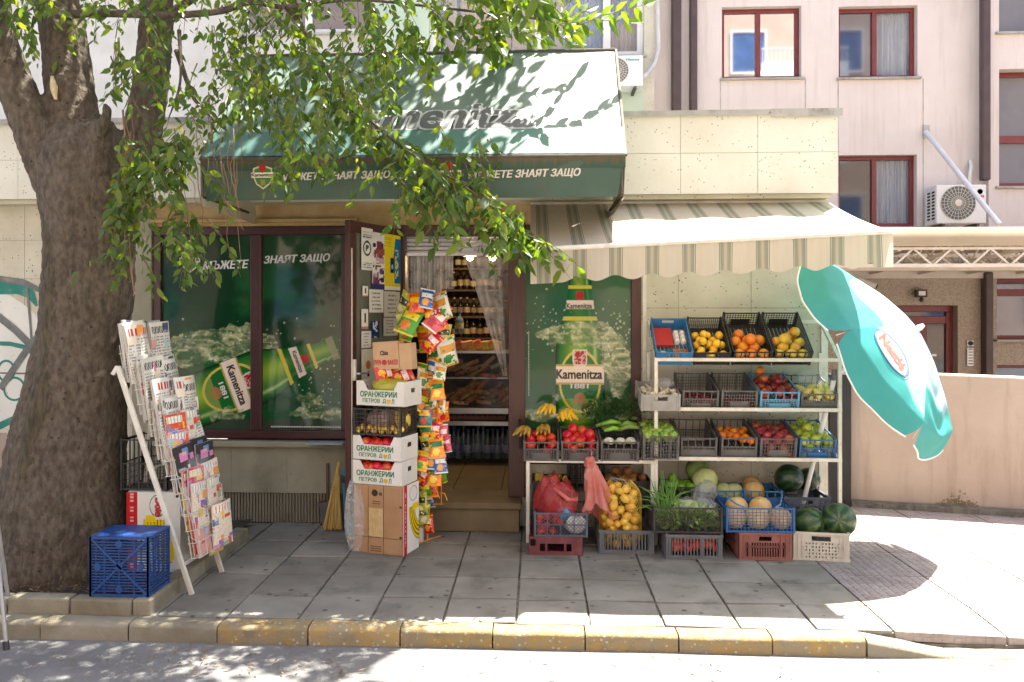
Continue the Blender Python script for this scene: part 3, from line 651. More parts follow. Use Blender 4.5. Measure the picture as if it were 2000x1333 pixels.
for i in range(40): mb.add([onslope(i/40+.0005, .012, .012-.022*math.sin(math.pi*i/40*4)**2*.1), onslope((i+1)/40+.0005, .012, .012), onslope((i+1)/40, .225, .011), onslope(i/40, .225, .011)], [(0, 1, 2, 3)])
mb.build('band', M['awn_band'], aw)
for q, (pa, pb, ya) in enumerate(((549, 762, 356), (915, 1134, 352))):
    a, b_ = X_(pa, AYF), X_(pb, AYF); mb = MB()
    text(mb, 'МЪЖЕТЕ ЗНАЯТ ЗАЩО', frame((a, AYF+.006, Z_(pa, ya, AYF)), (1, 0, .018), (0, -.1, 1)), b_-a, .058, .25, .035); mb.build('lettering', M['cream_ink'], aw)
    badge(aw, frame((a-.125, AYF+.006, Z_(pa, ya-10, AYF)), (1, 0, .0), (0, -.11, 1)), .155)
# striped awning
m, t, b = nodes('awning_stripes'); tc = N(t, 'ShaderNodeTexCoord'); sp = N(t, 'ShaderNodeSeparateXYZ'); t.links.new(tc.outputs['UV'], sp.inputs[0])
fr = N(t, 'ShaderNodeMath', operation='FRACT'); t.links.new(sp.outputs[0], fr.inputs[0]); cr = N(t, 'ShaderNodeValToRGB'); t.links.new(fr.outputs[0], cr.inputs[0]); cr.color_ramp.interpolation = 'LINEAR'
els = [(0, (.63, .57, .45)), (.60, (.63, .57, .45)), (.605, (.10, .11, .08)), (.618, (.10, .11, .08)), (.62, (.60, .55, .42)), (.635, (.60, .55, .42)), (.64, (.25, .265, .20)), (.72, (.31, .325, .245)), (.76, (.50, .44, .32)), (.80, (.50, .44, .32)), (.84, (.31, .325, .245)), (.93, (.25, .265, .20)), (.935, (.6, .55, .42)), (.955, (.6, .55, .42)), (.96, (.10, .11, .08)), (.972, (.10, .11, .08)), (.975, (.63, .57, .45))]
cr.color_ramp.elements[0].position = 0; cr.color_ramp.elements[0].color = c4(els[0][1]); cr.color_ramp.elements[1].position = 1; cr.color_ramp.elements[1].color = c4(els[0][1])
for p_, c_ in els[1:]: e = cr.color_ramp.elements.new(p_); e.color = c4(c_)
n_ = _noise(t, tc.outputs['Object'], 7, 5, .6, (3, 3, .3)); colr = _mix(t, _ramp(t, n_, .35, .8), cr.outputs[0], (.50, .38, .22)); colr = _mix(t, .35, cr.outputs[0], colr)
t.links.new(colr, b.inputs['Base Color']); b.inputs['Roughness'].default_value = .85
tr = N(t, 'ShaderNodeBsdfTranslucent'); t.links.new(colr, tr.inputs[0]); ms = N(t, 'ShaderNodeMixShader'); ms.inputs[0].default_value = .4
t.links.new(b.outputs[0], ms.inputs[1]); t.links.new(tr.outputs[0], ms.inputs[2]); t.links.new(ms.outputs[0], t.nodes['Material Output'].inputs[0]); M['stripes'] = m
f0, f1 = P(1036, 488, 5.39), P(1744, 453, 5.39); t0, t1 = P(1036, 398, YF-.01), P(1616, 394, YF-.01)
sa = thing('striped_awning', 'faded beige and green striped awning with wavy valance over the fruit stand', 'awning', ((t0+t1)/2))
def uvsheet(name, fn, nx, ny, per):
    mb = MB()
    for j in range(ny+1):
        for i in range(nx+1): mb.v.append(fn(i/nx, j/ny))
    for j in range(ny):
        for i in range(nx): a = j*(nx+1)+i; mb.f.append((a, a+1, a+nx+2, a+nx+1)); mb.c.append(None)
    o = mb.build(name, M['stripes'], sa, smooth=180); uv = o.data.uv_layers.new(name='UV')
    for lp in o.data.loops: uv.data[lp.index].uv = ((lp.vertex_index % (nx+1))/nx*per+.42, (lp.vertex_index//(nx+1))/ny)
    return o
per = 9.86
uvsheet('canopy', lambda u, v: (f0*(1-u)+f1*u)*(1-v)+(t0*(1-u)+t1*u)*v + Vector((0, 0, -.022*math.sin(math.pi*v)*(1+.3*math.sin(u*31)))), 120, 12, per)
def wav(u):
    s = u*2.33
    if s < .2 or s > 2.2: return 0
    return .5-.5*math.cos((s-.2)/(2.0)*2*math.pi*8.5) if s < 2.2 else 0
uvsheet('valance', lambda u, v: (f0*(1-u)+f1*u) + Vector((0, -.004 + (1-v)*(.012*math.sin(u*57)+.008*math.sin(u*23+1)), -.006)) + Vector((0, 0, -(1-v)*(.215-.032*wav(u)))), 300, 8, per)
mb = MB(); mb.tube([f0+Vector((-.01, 0, 0)), f1+Vector((.015, 0, 0))], .016, 10); mb.build('front_bar', M['white_metal'], sa); mb = MB(); mb.tube([t0, t1], .03, 10); mb.build('roller_tube', M['white_metal'], sa)
mb = MB()
for u in (.12, .86):
    a = f0*(1-u)+f1*u; c_ = t0*(1-u)+t1*u + Vector((0, 0, -.25)); e = (a+c_)/2 + Vector((.35 if u < .5 else -.35, 0, -.02)); mb.bar(c_, e, .03, .045); mb.bar(e, a+Vector((0, .02, -.02)), .03, .045)
mb.build('folding_arm', M['white_metal'], sa)
# ================================================================ pink block of flats beyond
YP = 12.0
x_ = lambda p: X_(p, YP); z_ = lambda px, py: Z_(px, py, YP)
pk = thing('apartment_building', 'pale pink rendered block of flats with dark red window frames', 'building', (x_(1650), YP, 0))
PH_ = 9.0
wins = [(1410, 1565, 13, 153), (1638, 1792, 12, 152), (1638, 1791, 303, 443)]
zg = z_(1750, 500)
cuts = [(x_(a), x_(b_), z_((a+b_)/2, d), z_((a+b_)/2, c_)) for a, b_, c_, d in wins]
def wall_with_holes(mb, x0, x1, z0, z1, y0, y1, holes):
    xs = sorted(set([x0, x1]+[h[0] for h in holes]+[h[1] for h in holes])); xs = [x for x in xs if x0 <= x <= x1]
    for a, b_ in zip(xs[:-1], xs[1:]):
        hs = sorted([(h[2], h[3]) for h in holes if h[0] < (a+b_)/2 < h[1]]); z = z0
        for p, q in hs: mb.box(a, b_, y0, y1, z, p); z = q
        mb.box(a, b_, y0, y1, z, z1)
xR0, xR1 = x_(1922), x_(1942)
mb = MB(); wall_with_holes(mb, x_(1200), xR0, zg, PH_, YP, YP+.3, cuts)
r4 = [(xR1, 14, z_(1970, 69), z_(1970, -90)), (xR1, 14, z_(1970, 367), z_(1970, 140))]
wall_with_holes(mb, xR0, 15, zg, PH_, YP-.12, YP+.25, r4)
mb.build('wall', M['pink'], pk)
mb = MB(); dX0, dX1, dZ = x_(1690), x_(1868), z_(1800, 597)
holes = [(dX0, dX1, -1.2, dZ), (x_(1944), 14, z_(1970, 663), z_(1970, 545)), (x_(1944), 14, z_(1970, 790), z_(1970, 713))]
wall_with_holes(mb, x_(1200), 15, -1.3, zg-.003, YP-.04, YP+.3, holes); mb.build('ground_floor_wall', M['granite'], pk)
mb = MB(); mb.box(x_(1200), 15, YP+.3, YP+6, -.1, PH_-.01); mb.build('core', M['dark'], pk)
for k, (a, b_, c_, d) in enumerate(cuts):
    panes = ([M['glass_mirror'], M['glass_mirror']], [M['glass_half'], ga], [M['glass_dark'], ga])[k]
    mu = a + (b_-a)*(.48 if k == 0 else .49)
    casement(pk, a, b_, c_, d, YP+.1, [mu], M['redframe'], panes, .055)
    mb = MB(); mb.box(a-.03, b_+.04, YP-.05, YP+.1, c_-.03, c_-.002); mb.build('sill', M['zinc'], pk)
    if k: mb = MB(); drape(mb, mu+.05, b_-.05, c_+.05, d-.05, YP+.22, 30, .025); mb.build('curtain', M['curtain'], pk)
casement(pk, xR1, 14, r4[0][2], r4[0][3], YP+.05, [], M['redframe'], [M['blind']], .03)
wq = casement(pk, xR1, 14, r4[1][2], r4[1][3], YP+.05, [], M['redframe'], [M['blind']], .07); mb = MB(); zz = z_(1970, 272); mb.box(xR1, 14, YP+.045, YP+.1, zz-.05, zz+.05); mb.build('transom', M['redframe'], wq)
for z0, z1 in ((z_(1970, 663), z_(1970, 545)), (z_(1970, 790), z_(1970, 713))):
    casement(pk, x_(1944), 14, z0, z1, YP+.06, [], M['redframe'], [M['glass_half']], .05)
mb = MB(); zz = z_(1970, 572); mb.box(x_(1944), 14, YP+.055, YP+.1, zz-.05, zz+.05); mb.build('transom', M['redframe'], pk)
for zz in (r4[0][2], r4[1][2], z_(1970, 663)):
    mb = MB(); mb.box(xR1-.05, 14, YP-.17, YP+.05, zz-.03, zz-.002); mb.build('sill', M['zinc'], pk)
# entrance door
mb = MB(); bars(mb, dX0, dX1, -1.2, dZ, YP+.1, YP+.18, .09); zt = z_(1800, 622); mb.box(dX0+.09, dX1-.09, YP+.1, YP+.18, zt-.08, zt+.03); mb.box(x_(1803), x_(1817), YP+.095, YP+.18, -1.1, zt-.08)
dr = mb.build('door', M['redframe'], pk, bevel=.008)
mb = MB(); mb.box(dX0+.09, dX1-.09, YP+.14, YP+.15, -1.1, dZ-.09); mb.build('pane', M['glass_dark'], dr)
mb = MB(); mb.bar(P(1819, 694, YP+.08), P(1828, 694, YP+.08), .03); mb.build('handle', M['metal'], dr)
for pa, pb in ((1310, 1328), (1345, 1359)):
    t_ = MB(); x0, x1 = x_(pa), x_(pb); t_.box(x0, x1, YP-.14, YP-.02, 2.5, PH_-.05); t_.build('downpipe', M['pipe'], pk, bevel=.02)
mb = MB(); mb.box(x_(1902), x_(1918), YP-.24, YP-.125, z_(1910, 357), PH_-.05); mb.build('downpipe', M['pipe'], pk, bevel=.02)
mb = MB(); mb.box(x_(1911), x_(1926), YP-.2, YP-.05, -1.2, z_(1918, 533)); mb.build('downpipe', M['pipe'], pk, bevel=.02)
# reveals of the pale render joints
mb = MB()
for px in (1407, 1573, 1637, 1803): mb.box(x_(px)-.006, x_(px)+.006, YP-.003, YP+.01, zg, z_(px, 154))
mb.build('joint', M['zinc'], pk)
# low pink ramp wall
pw = thing('ramp_wall', 'low pinkish rendered wall beside the sunny driveway with a mossy stain', 'wall', (4.5, 7.3, 0))
a = P(1661, 725, 7.55); b_ = Vector((7.5, 6.4, 1.06)); dirn = (Vector((b_.x, b_.y, 0))-Vector((a.x, a.y, 0))).normalized(); nr = Vector((-dirn.y, dirn.x, 0))
mb = MB(); n = 20
vs = []
for i in range(n+1):
    p = Vector((a.x, a.y, 0))+dirn*((b_-a).xy.length*i/n); zt = a.z+(b_.z-a.z)*i/n
    vs += [(p.x, p.y, 0), (p.x, p.y, zt), (p.x+nr.x*.22, p.y+nr.y*.22, zt), (p.x+nr.x*.22, p.y+nr.y*.22, 0)]
mb.add(vs, [(4*i+q, 4*i+4+q, 4*i+5+q, 4*i+1+q) for i in range(n) for q in range(3)] + [(0, 1, 2, 3), (4*n+3, 4*n+2, 4*n+1, 4*n)])
m = M['pink_wall']; mb.build('wall_body', m, pw, bevel=.012)
M['moss'] = mat('moss', (.17, .135, .075), (.25, .195, .125), .95, 14)
# moss stain: soft ragged patch at the foot
def moss_patch(cx, w, h, seed):
    rg = random.Random(seed); mb = MB(); fx = lambda s: Vector((a.x, a.y, 0))+dirn*s
    for k in range(520):
        s = cx + rg.gauss(0, w*.42); z = abs(rg.gauss(0, h*.3))*max(.05, 1-abs(s-cx)/w); r = rg.uniform(.003, .012)
        p = fx(s) - nr*(.0015+.00002*k); e = dirn; q = [p + e*r*math.cos(t)*rg.uniform(.6, 1.2) + Vector((0, 0, z+r*math.sin(t)*rg.uniform(.6, 1.2))) for t in [i*2*math.pi/8 for i in range(8)]]
        mb.poly(q)
    return mb
moss_patch(.85, .26, .22, 3).build('moss', M['moss'], pw)
mb = MB()
for i in range(n): 
    p = Vector((a.x, a.y, 0))+dirn*((b_-a).xy.length*i/n); q = Vector((a.x, a.y, 0))+dirn*((b_-a).xy.length*(i+1)/n-.004); mb.bar(p-nr*.06+Vector((0, 0, .02)), q-nr*.06+Vector((0, 0, .02)), .11, .05)
mb.build('footing', M['mortar'], pw)
# canopy over the entrance
cn = thing('entrance_canopy', 'beige fabric canopy on white lattice trusses over the entrance door', 'canopy', P(1850, 500, 10.5))
YA = 9.3
zc0, zc1 = Z_(1850, 481, YA), Z_(1850, 444, YA+.08); xa = X_(1600, YA)
M['canvas'] = mat('canvas', (.40, .315, .20), (.46, .365, .24), .8, 2, dirt=((.3, .22, .13), 2, .4), trans=.15); M['canopy_white'] = mat('canopy_white', (.55, .5, .42), (.62, .57, .5), .6, 5)
sheet('fabric', (xa, YA, zc0), (12, YA, zc0), (12, YA+.08, zc1), (xa, YA+.08, zc1), 30, 6, M['canvas'], cn, lambda u, v: .02*math.sin(math.pi*v))
sheet('fabric', (xa, YA+.081, zc1), (12, YA+.081, zc1), (12, YP-.2, zc1-.12), (xa, YP-.2, zc1-.12), 30, 6, M['canvas'], cn)
def truss(mb, A, B, h, n, r=.022):
    up = Vector((0, 0, h)); mb.bar(A, B, r*2, r*2.2); mb.bar(A+up, B+up, r*1.6)
    for i in range(n):
        p, q, mid = A+(B-A)*i/n, A+(B-A)*(i+1)/n, A+(B-A)*(i+.5)/n
        mb.bar(p, mid+up, r*1.1); mb.bar(mid+up, q, r*1.1)
for yt, za, zb in ((YA+.05, 519, 0), (YA+1.2, 526, 0)):
    mb = MB(); z = Z_(1850, za, yt) if yt < YA+.5 else Z_(1850, za, yt); truss(mb, Vector((xa, yt, z)), Vector((12, yt, z)), .185 if yt < YA+1 else .16, 22, .018); mb.build('truss', M['canopy_white'], cn)
for k in range(9):
    x = X_(1640+55*k, YA)+.9*k*.4; mb = MB(); truss(mb, Vector((x, YA+.05, zc0-.03)), Vector((x-.0, YP-.05, Z_(1750, 536, YP))), .16, 7, .016); mb.build('truss', M['canopy_white'], cn)
mb = MB(); mb.bar((x_(1600), YP-.09, Z_(1750, 538, YP)), (13, YP-.09, Z_(1750, 538, YP)), .08, .1); mb.build('wall_beam', M['canopy_white'], cn)
# slanted stay pole
sp_ = thing('stay_pole', 'slanted white metal pole running from the pink facade down to the canopy', 'pole', P(1808, 258, YP-.06))
mb = MB(); mb.tube([P(1808, 258, YP-.06), P(1953, 440, YA+1.0)], .033, 12); mb.build('tube', mat('pole_white', (.55, .55, .56), (.62, .62, .63), .4, 5), sp_)
mb = MB(); p = P(1808, 258, YP); mb.box(p.x-.04, p.x+.04, YP-.03, YP-.001, p.z-.09, p.z+.09); mb.build('bracket', M['galv'], sp_)
# ================================================================ buildings across the street (seen in the window glass)
op = thing('apartment_building', 'sunlit peach apartment block across the street, seen mirrored in the window of the pink flats', 'building', (3, -9, 0))
M['peach'] = mat('peach', (.50, .36, .27), (.56, .42, .33), .9, 1.5, bump=.3); M['opp_win'] = mat('opp_win', (.05, .09, .2), (.08, .14, .3), .2, 2)
mb = MB(); mb.box(-16, 26, -14, -9, -.1, 14); mb.build('wall', M['peach'], op)
for j in range(4):
    for i in range(11):
        x = -14+3.7*i; z = 1.6+3.2*j; f = MB(); bars(f, x-.7, x+.7, z-.2, z+1.5, -9.0, -8.94, .08); fo = f.build('window', M['white_plastic'], op); g = MB(); g.box(x-.62, x+.62, -8.99, -8.975, z-.12, z+1.42); g.build('pane', M['opp_win'], fo)
for j in range(3):
    for i in range(3):
        x = -9+9.5*i; z = 4.2+3.2*j; f = MB(); f.box(x-1.6, x+1.6, -8.99, -7.8, z-.15, z); f.box(x-1.6, x+1.6, -7.85, -7.8, z, z+.5)
        for k in range(20): f.bar((x-1.55+.163*k, -7.83, z+.5), (x-1.55+.163*k, -7.83, z+1.0), .03)
        f.box(x-1.6, x+1.6, -7.86, -7.8, z+1.0, z+1.05); f.build('balcony', M['white_plastic'], op)
# ================================================================ the street tree
TY = 5.2
tree = thing('street_tree', 'old thick-trunked street tree with drooping leafy twigs, in the kerbed pit', 'tree', P(105, 1120, TY) * 1.0)
tree.location.z = .05
M['bark'] = mat('bark', (.095, .068, .042), (.195, .155, .108), .92, 22, lo=.34, hi=.66, dirt=((.03, .023, .015), 9, .8, (1.8, 1.8, .5)), speck=((.04, .03, .02), 16, .16), bump=1, bscale=60, stretch=(1.6, 1.6, .8), bd=.035)
M['bark_dark'] = mat('bark_dark', (.035, .03, .018), (.10, .08, .048), .95, 30, lo=.35, hi=.65, bump=1, bscale=26, stretch=(1.6, 1.6, .45))
M['wound'] = mat('wound', (.16, .085, .04), (.26, .16, .085), .9, 14, bump=.6, stretch=(2, 2, .5)); M['twig'] = mat('twig', (.10, .065, .038), (.15, .10, .06), .8, 20)
def smoothpath(ps, rs, k=6):
    """Catmull-Rom through the points"""
    P_, R_ = [], []
    n = len(ps)
    for i in range(n-1):
        p0, p1, p2, p3 = ps[max(i-1, 0)], ps[i], ps[i+1], ps[min(i+2, n-1)]
        for j in range(k):
            t = j/k; a = p1*2; b = (p2-p0); c = (p0*2-p1*5+p2*4-p3); d = (p1*3-p0-p2*3+p3)
            P_.append((a+b*t+c*t*t+d*t*t*t)*.5); R_.append(rs[i]+(rs[i+1]-rs[i])*(t*t*(3-2*t)))
    P_.append(ps[-1]); R_.append(rs[-1]); return P_, R_
def limb(mb, pts, n=40, rough=.05):
    ps = [P(a, b, y) for a, b, y, r in pts]; rs = [r for *_, r in pts]
    ps, rs = smoothpath(ps, rs, 8); k = len(mb.v); mb.tube(ps, rs, n)
    for i in range(len(ps)):
        for q in range(n):
            v = mb.v[k+i*n+q]; d = v-ps[i]
            f = 1 + rough*noise.noise(v*2.2) + rough*.8*noise.noise(Vector((v.x*6, v.y*6, v.z*1.6))) + rough*.5*noise.noise(v*13)
            mb.v[k+i*n+q] = ps[i]+d*f
mb = MB()
limb(mb, [(95, 1175, TY, .50), (108, 1120, TY, .455), (118, 1020, TY, .405), (130, 900, TY, .355), (150, 760, TY, .30), (166, 620, TY, .275), (176, 500, TY, .272), (178, 400, TY, .282), (172, 310, TY, .275), (160, 250, TY, .2)], 64, .07)
limb(mb, [(130, 400, TY, .14), (88, 300, TY-.05, .135), (42, 200, TY-.1, .115), (6, 110, TY-.15, .112), (-25, 10, TY-.2, .11), (-60, -130, TY-.3, .1), (-120, -320, TY-.3, .1)])
limb(mb, [(172, 380, TY, .18), (146, 250, TY+.05, .16), (134, 150, TY+.1, .148), (122, 60, TY+.15, .14), (100, -60, TY+.2, .14), (120, -250, TY+.3, .12), (200, -420, TY+.5, .08)])
limb(mb, [(225, 420, TY, .13), (262, 320, TY+.1, .125), (284, 230, TY+.15, .118), (297, 140, TY+.2, .11), (306, 50, TY+.25, .105), (318, -60, TY+.3, .1), (380, -240, TY+.5, .08), (480, -400, TY+.8, .05)])
limb(mb, [(60, 1175, TY-.2, .24), (70, 1130, TY-.1, .2), (95, 1030, TY, .16)], 24); limb(mb, [(185, 1185, TY-.1, .2), (170, 1120, TY, .17), (150, 1000, TY, .16)], 24); limb(mb, [(-10, 1175, TY+.1, .2), (20, 1080, TY+.1, .16), (70, 950, TY+.1, .1)], 24)
limb(mb, [(185, 330, TY-.16, .10), (195, 275, TY-.2, .085), (205, 240, TY-.2, .07)], 20, .2)
tr = mb.build('trunk', M['bark'], tree, smooth=180)
rm = tr.modifiers.new('weld', 'REMESH'); rm.mode = 'VOXEL'; rm.voxel_size = .011; rm.use_smooth_shade = True
sm = tr.modifiers.new('soft', 'SMOOTH'); sm.factor = .5; sm.iterations = 5
tx = bpy.data.textures.new('bark_relief', 'CLOUDS'); tx.noise_scale = .055; tx.noise_depth = 4
dm = tr.modifiers.new('relief', 'DISPLACE'); dm.texture = tx; dm.strength = .026; dm.mid_level = .5
mb = MB(); limb(mb, [(92, 405, TY-.16, .02), (101, 470, TY-.2, .05), (103, 560, TY-.21, .07), (100, 660, TY-.21, .075), (86, 780, TY-.25, .08), (64, 900, TY-.28, .075), (45, 1010, TY-.3, .04)], 20, .35); mb.build('bark_ridge', M['bark_dark'], tree, smooth=180)
mb = MB(); limb(mb, [(196, 268, TY-.27, .03), (204, 240, TY-.27, .045), (208, 218, TY-.25, .038), (205, 205, TY-.24, .015)], 12, .5); mb.build('broken_stub', M['bark_dark'], tree, smooth=60)
mb = MB(); c = P(106, 178, TY-.15+.1); 
limb(mb, [(102, 150, TY-.085, .01), (105, 172, TY-.10, .022), (109, 195, TY-.10, .01)], 12, .1); mb.build('pruning_scar', mat('scar', (.5, .38, .22), (.6, .48, .3), .9, 30), tree, smooth=60)
mb = MB(); limb(mb, [(270, 340, TY-.1, .05), (272, 370, TY-.14, .09), (276, 400, TY-.12, .05)], 16, .4); mb.build('torn_bark', M['wound'], tree, smooth=60)
mb = MB()
limb(mb, [(110, 30, TY+.1, .035), (200, 26, TY, .026), (330, 30, TY-.1, .024), (430, 22, TY-.1, .022), (490, 4, TY, .02), (560, 14, TY, .016), (700, 0, TY+.4, .012), (900, 20, TY+.9, .01), (1060, 38, 6.45, .008)], 8)
limb(mb, [(310, 40, TY+.2, .03), (480, -50, TY+.3, .026), (580, 40, TY+.1, .018), (657, 169, TY, .011), (745, 255, TY, .009), (834, 322, TY, .007), (900, 360, TY, .006), (980, 420, TY+.1, .006), (1040, 475, TY+.15, .004)], 8)
limb(mb, [(345, 100, TY, .02), (375, 185, TY-.1, .014), (395, 210, TY-.1, .008), (420, 240, TY-.1, .005)], 6); limb(mb, [(350, 60, TY, .014), (352, 160, TY-.15, .008), (330, 230, TY-.2, .004)], 6)
mb.build('branch', M['bark'], tree, smooth=180)
mb = MB(); rnd = random.Random(11)
for k in range(26):
    x0 = rnd.choice((rnd.uniform(235, 262), rnd.uniform(395, 460), rnd.uniform(330, 420))); y0 = rnd.uniform(190, 330); L = rnd.uniform(60, 220); Y = TY-.35+rnd.uniform(-.1, .1)
    ps = [P(x0+rnd.gauss(0, 4)+12*j/5*(1 if x0 > 300 else .3), y0+L*j/5, Y) for j in range(6)]; mb.tube(ps, [.0035*(1-j/8) for j in range(6)], 4)
ps = [P(240, 215, TY-.35), P(247, 300, TY-.36), P(251, 420, TY-.36), P(255, 520, TY-.36), P(262, 570, TY-.36)]; mb.tube(ps, .006, 5)
mb.build('hanging_shoots', M['wound'], tree, smooth=180)
# leaves: folded ovate blades on drooping twigs
def leafmat(name, c1, c2, c3):
    m, t, b = nodes(name); g = N(t, 'ShaderNodeNewGeometry'); cr = N(t, 'ShaderNodeValToRGB'); t.links.new(g.outputs['Random Per Island'], cr.inputs[0])
    cr.color_ramp.elements[0].color = c4(c1); cr.color_ramp.elements[1].color = c4(c3); e = cr.color_ramp.elements.new(.6); e.color = c4(c2)
    t.links.new(cr.outputs[0], b.inputs['Base Color']); b.inputs['Roughness'].default_value = .42; b.inputs['Specular IOR Level'].default_value = .45
    hs = N(t, 'ShaderNodeHueSaturation'); hs.inputs['Hue'].default_value = .48; hs.inputs['Saturation'].default_value = 1.15; hs.inputs['Value'].default_value = 1.9; t.links.new(cr.outputs[0], hs.inputs['Color'])
    tr = N(t, 'ShaderNodeBsdfTranslucent'); t.links.new(hs.outputs[0], tr.inputs[0]); ms = N(t, 'ShaderNodeMixShader'); ms.inputs[0].default_value = .45
    t.links.new(b.outputs[0], ms.inputs[1]); t.links.new(tr.outputs[0], ms.inputs[2]); t.links.new(ms.outputs[0], t.nodes['Material Output'].inputs[0]); return m
M['leaf'] = leafmat('leaf', (.042, .092, .015), (.085, .15, .022), (.155, .205, .03))
def CROWN_MIN(c): return 1.68 + (CY+70)/FPX*(c.y*.9985-c.x*.055)
LV = MB(); TW = MB(); lr = random.Random(21)
def leaf(p, d, s, up=None, wide=.46):
    d = d.normalized(); u = up or Vector((lr.gauss(0, 1), lr.gauss(0, 1), lr.gauss(0, 1))); n = (u - d*u.dot(d))
    n = n.normalized() if n.length > .01 else d.orthogonal().normalized(); w = d.cross(n); f = lr.uniform(.08, .3); cv = lr.uniform(-.05, .22)
    q = lambda a, b, z: p + d*(a*s) + w*(b*s) + n*(z*s)
    h = wide*lr.uniform(.85, 1.15)/2
    vs = [q(0, 0, 0), q(.22, h*.8, f*h), q(.22, -h*.8, f*h), q(.26, 0, 0), q(.55, h*.92, f*h-cv*.3), q(.55, -h*.92, f*h-cv*.3), q(.56, 0, -cv*.3), q(.82, h*.42, f*h*.5-cv*.7), q(.82, -h*.42, f*h*.5-cv*.7), q(1.05, 0, -cv*1.1)]
    LV.add(vs, [(0, 3, 1), (0, 2, 3), (3, 6, 4, 1), (2, 5, 6, 3), (6, 9, 7, 4), (5, 8, 9, 6)])
def twig(px, py, Y, L, n, s, dx=0, droop=1.0, side=None):
    a = P(px, py, Y); k = 1640/5.2; pts = []
    ddx = dx + lr.gauss(0, .5); dy = lr.gauss(0, .15)
    for j in range(6):
        t = j/5; pts.append(a + Vector((ddx*L/k*t*(1.2-.2*t), dy*L/k*t, -L/k*(t**(1.3 if droop < .8 else .95))*droop + L/k*.12*math.sin(t*3))))
    TW.tube(pts, [.004*(1-j/7) for j in range(6)], 4, cap=False)
    for i in range(n):
        t = (i+.5)/n*5; j = min(int(t), 4); f = t-j; p = pts[j]*(1-f)+pts[j+1]*f; tg = (pts[j+1]-pts[j]).normalized()
        sd = 1 if i % 2 else -1
        d = tg*.4 + Vector((sd*lr.uniform(.2, 1.0), lr.gauss(0, .6), -lr.uniform(.0, 1.0)))
        if lr.random() < .12: continue
        leaf(p+Vector((lr.gauss(0, .018), lr.gauss(0, .03), lr.gauss(0, .01))), d, s*lr.choice((.55, .8, .95, 1.1, 1.3))*lr.uniform(.9, 1.1), Vector((lr.gauss(0, .6), -1.0+lr.gauss(0, .6), .35+lr.gauss(0, .5))))
def mass(x0, x1, y0, y1, n, Y0, Y1, L0, L1, s=.067, dx=0, k=15):
    for _ in range(n): twig(lr.uniform(x0, x1), lr.uniform(y0, y1), lr.uniform(Y0, Y1), lr.uniform(L0, L1), k, s, dx)
mass(150, 860, -70, 20, 62, 4.7, 5.9, 60, 120, dx=.15); mass(860, 1060, -90, -10, 18, 5.2, 5.7, 60, 110, s=.1, dx=.2)
mass(-20, 110, -70, 30, 14, 4.7, 5.2, 50, 110); mass(225, 420, 40, 200, 20, 4.7, 5.2, 60, 110); mass(420, 720, 30, 150, 40, 4.7, 5.5, 80, 150, dx=.1); mass(430, 690, 120, 240, 42, 4.6, 5.3, 70, 125, dx=.05)
mass(540, 600, 270, 330, 7, 4.7, 5.0, 60, 100); mass(235, 390, 250, 330, 26, 4.6, 4.9, 60, 110, s=.08); mass(240, 275, 330, 500, 12, 4.7, 4.85, 50, 100, s=.06); mass(330, 400, 395, 480, 12, 4.6, 4.9, 60, 130, s=.065, k=16)
mass(700, 780, 40, 170, 14, 4.9, 5.5, 70, 130); mass(780, 1000, 10, 70, 18, 5.6, 6.3, 50, 100, s=.1)
for (ax_, ay_), (bx_, by_) in zip([(657, 169), (745, 255), (834, 322), (900, 360), (980, 420)], [(745, 255), (834, 322), (900, 360), (980, 420), (1045, 480)]):
    for _ in range(9):
        t = lr.random(); twig(ax_+(bx_-ax_)*t+lr.gauss(0, 8), ay_+(by_-ay_)*t+lr.gauss(0, 8), TY+lr.uniform(-.1, .2), lr.uniform(45, 100), 10, .085, lr.uniform(.1, .6), .8)
mass(790, 900, 330, 400, 12, 5.0, 5.3, 50, 110, s=.085, dx=.3, k=11); mass(850, 960, 200, 330, 10, 5.2, 5.5, 50, 90, s=.07, dx=.3, k=9); mass(960, 1040, 400, 460, 9, 5.1, 5.4, 50, 90, s=.09, dx=.2, k=9); mass(760, 860, 290, 350, 10, 5.0, 5.2, 60, 90, dx=.3)
# sunlit sprig reaching over the awning
def sprig(a, b, Y, n, s, NS=None):
    A_, B_ = (a, b) if NS else (P(a[0], a[1], Y), P(b[0], b[1], Y+.05)); TW.tube([A_, (A_+B_)/2+Vector((0, 0, .02)), B_], [.004, .003, .002], 4, cap=False)
    for i in range(n):
        t = (i+.6)/n; p = A_*(1-t)+B_*t+Vector((0, 0, .02*math.sin(math.pi*t))); sd = 1 if i % 2 else -1
        leaf(p, (B_-A_).normalized()*.55 + Vector((0, lr.gauss(0, .15), sd*.9 if sd < 0 else .35)), s*lr.uniform(.85, 1.15), NS or Vector((lr.gauss(0, .2), -.75, .75+lr.gauss(0, .2))))
    leaf(B_, (B_-A_), s, Vector((0, -1, .3)))
sprig((1090, 48), (1225, 42), 6.5, 9, .135); sprig((1020, 35), (1130, 60), 6.45, 9, .13); sprig((1050, 50), (1120, 90), 6.4, 8, .12); sprig((1030, 20), (1090, -10), 6.5, 7, .13); sprig((1000, 60), (1060, 80), 6.4, 7, .12); sprig((985, 30), (1040, 95), 6.35, 8, .12)
_n = Vector((0, -(AZT-AZF), AYT-AYF)).normalized()
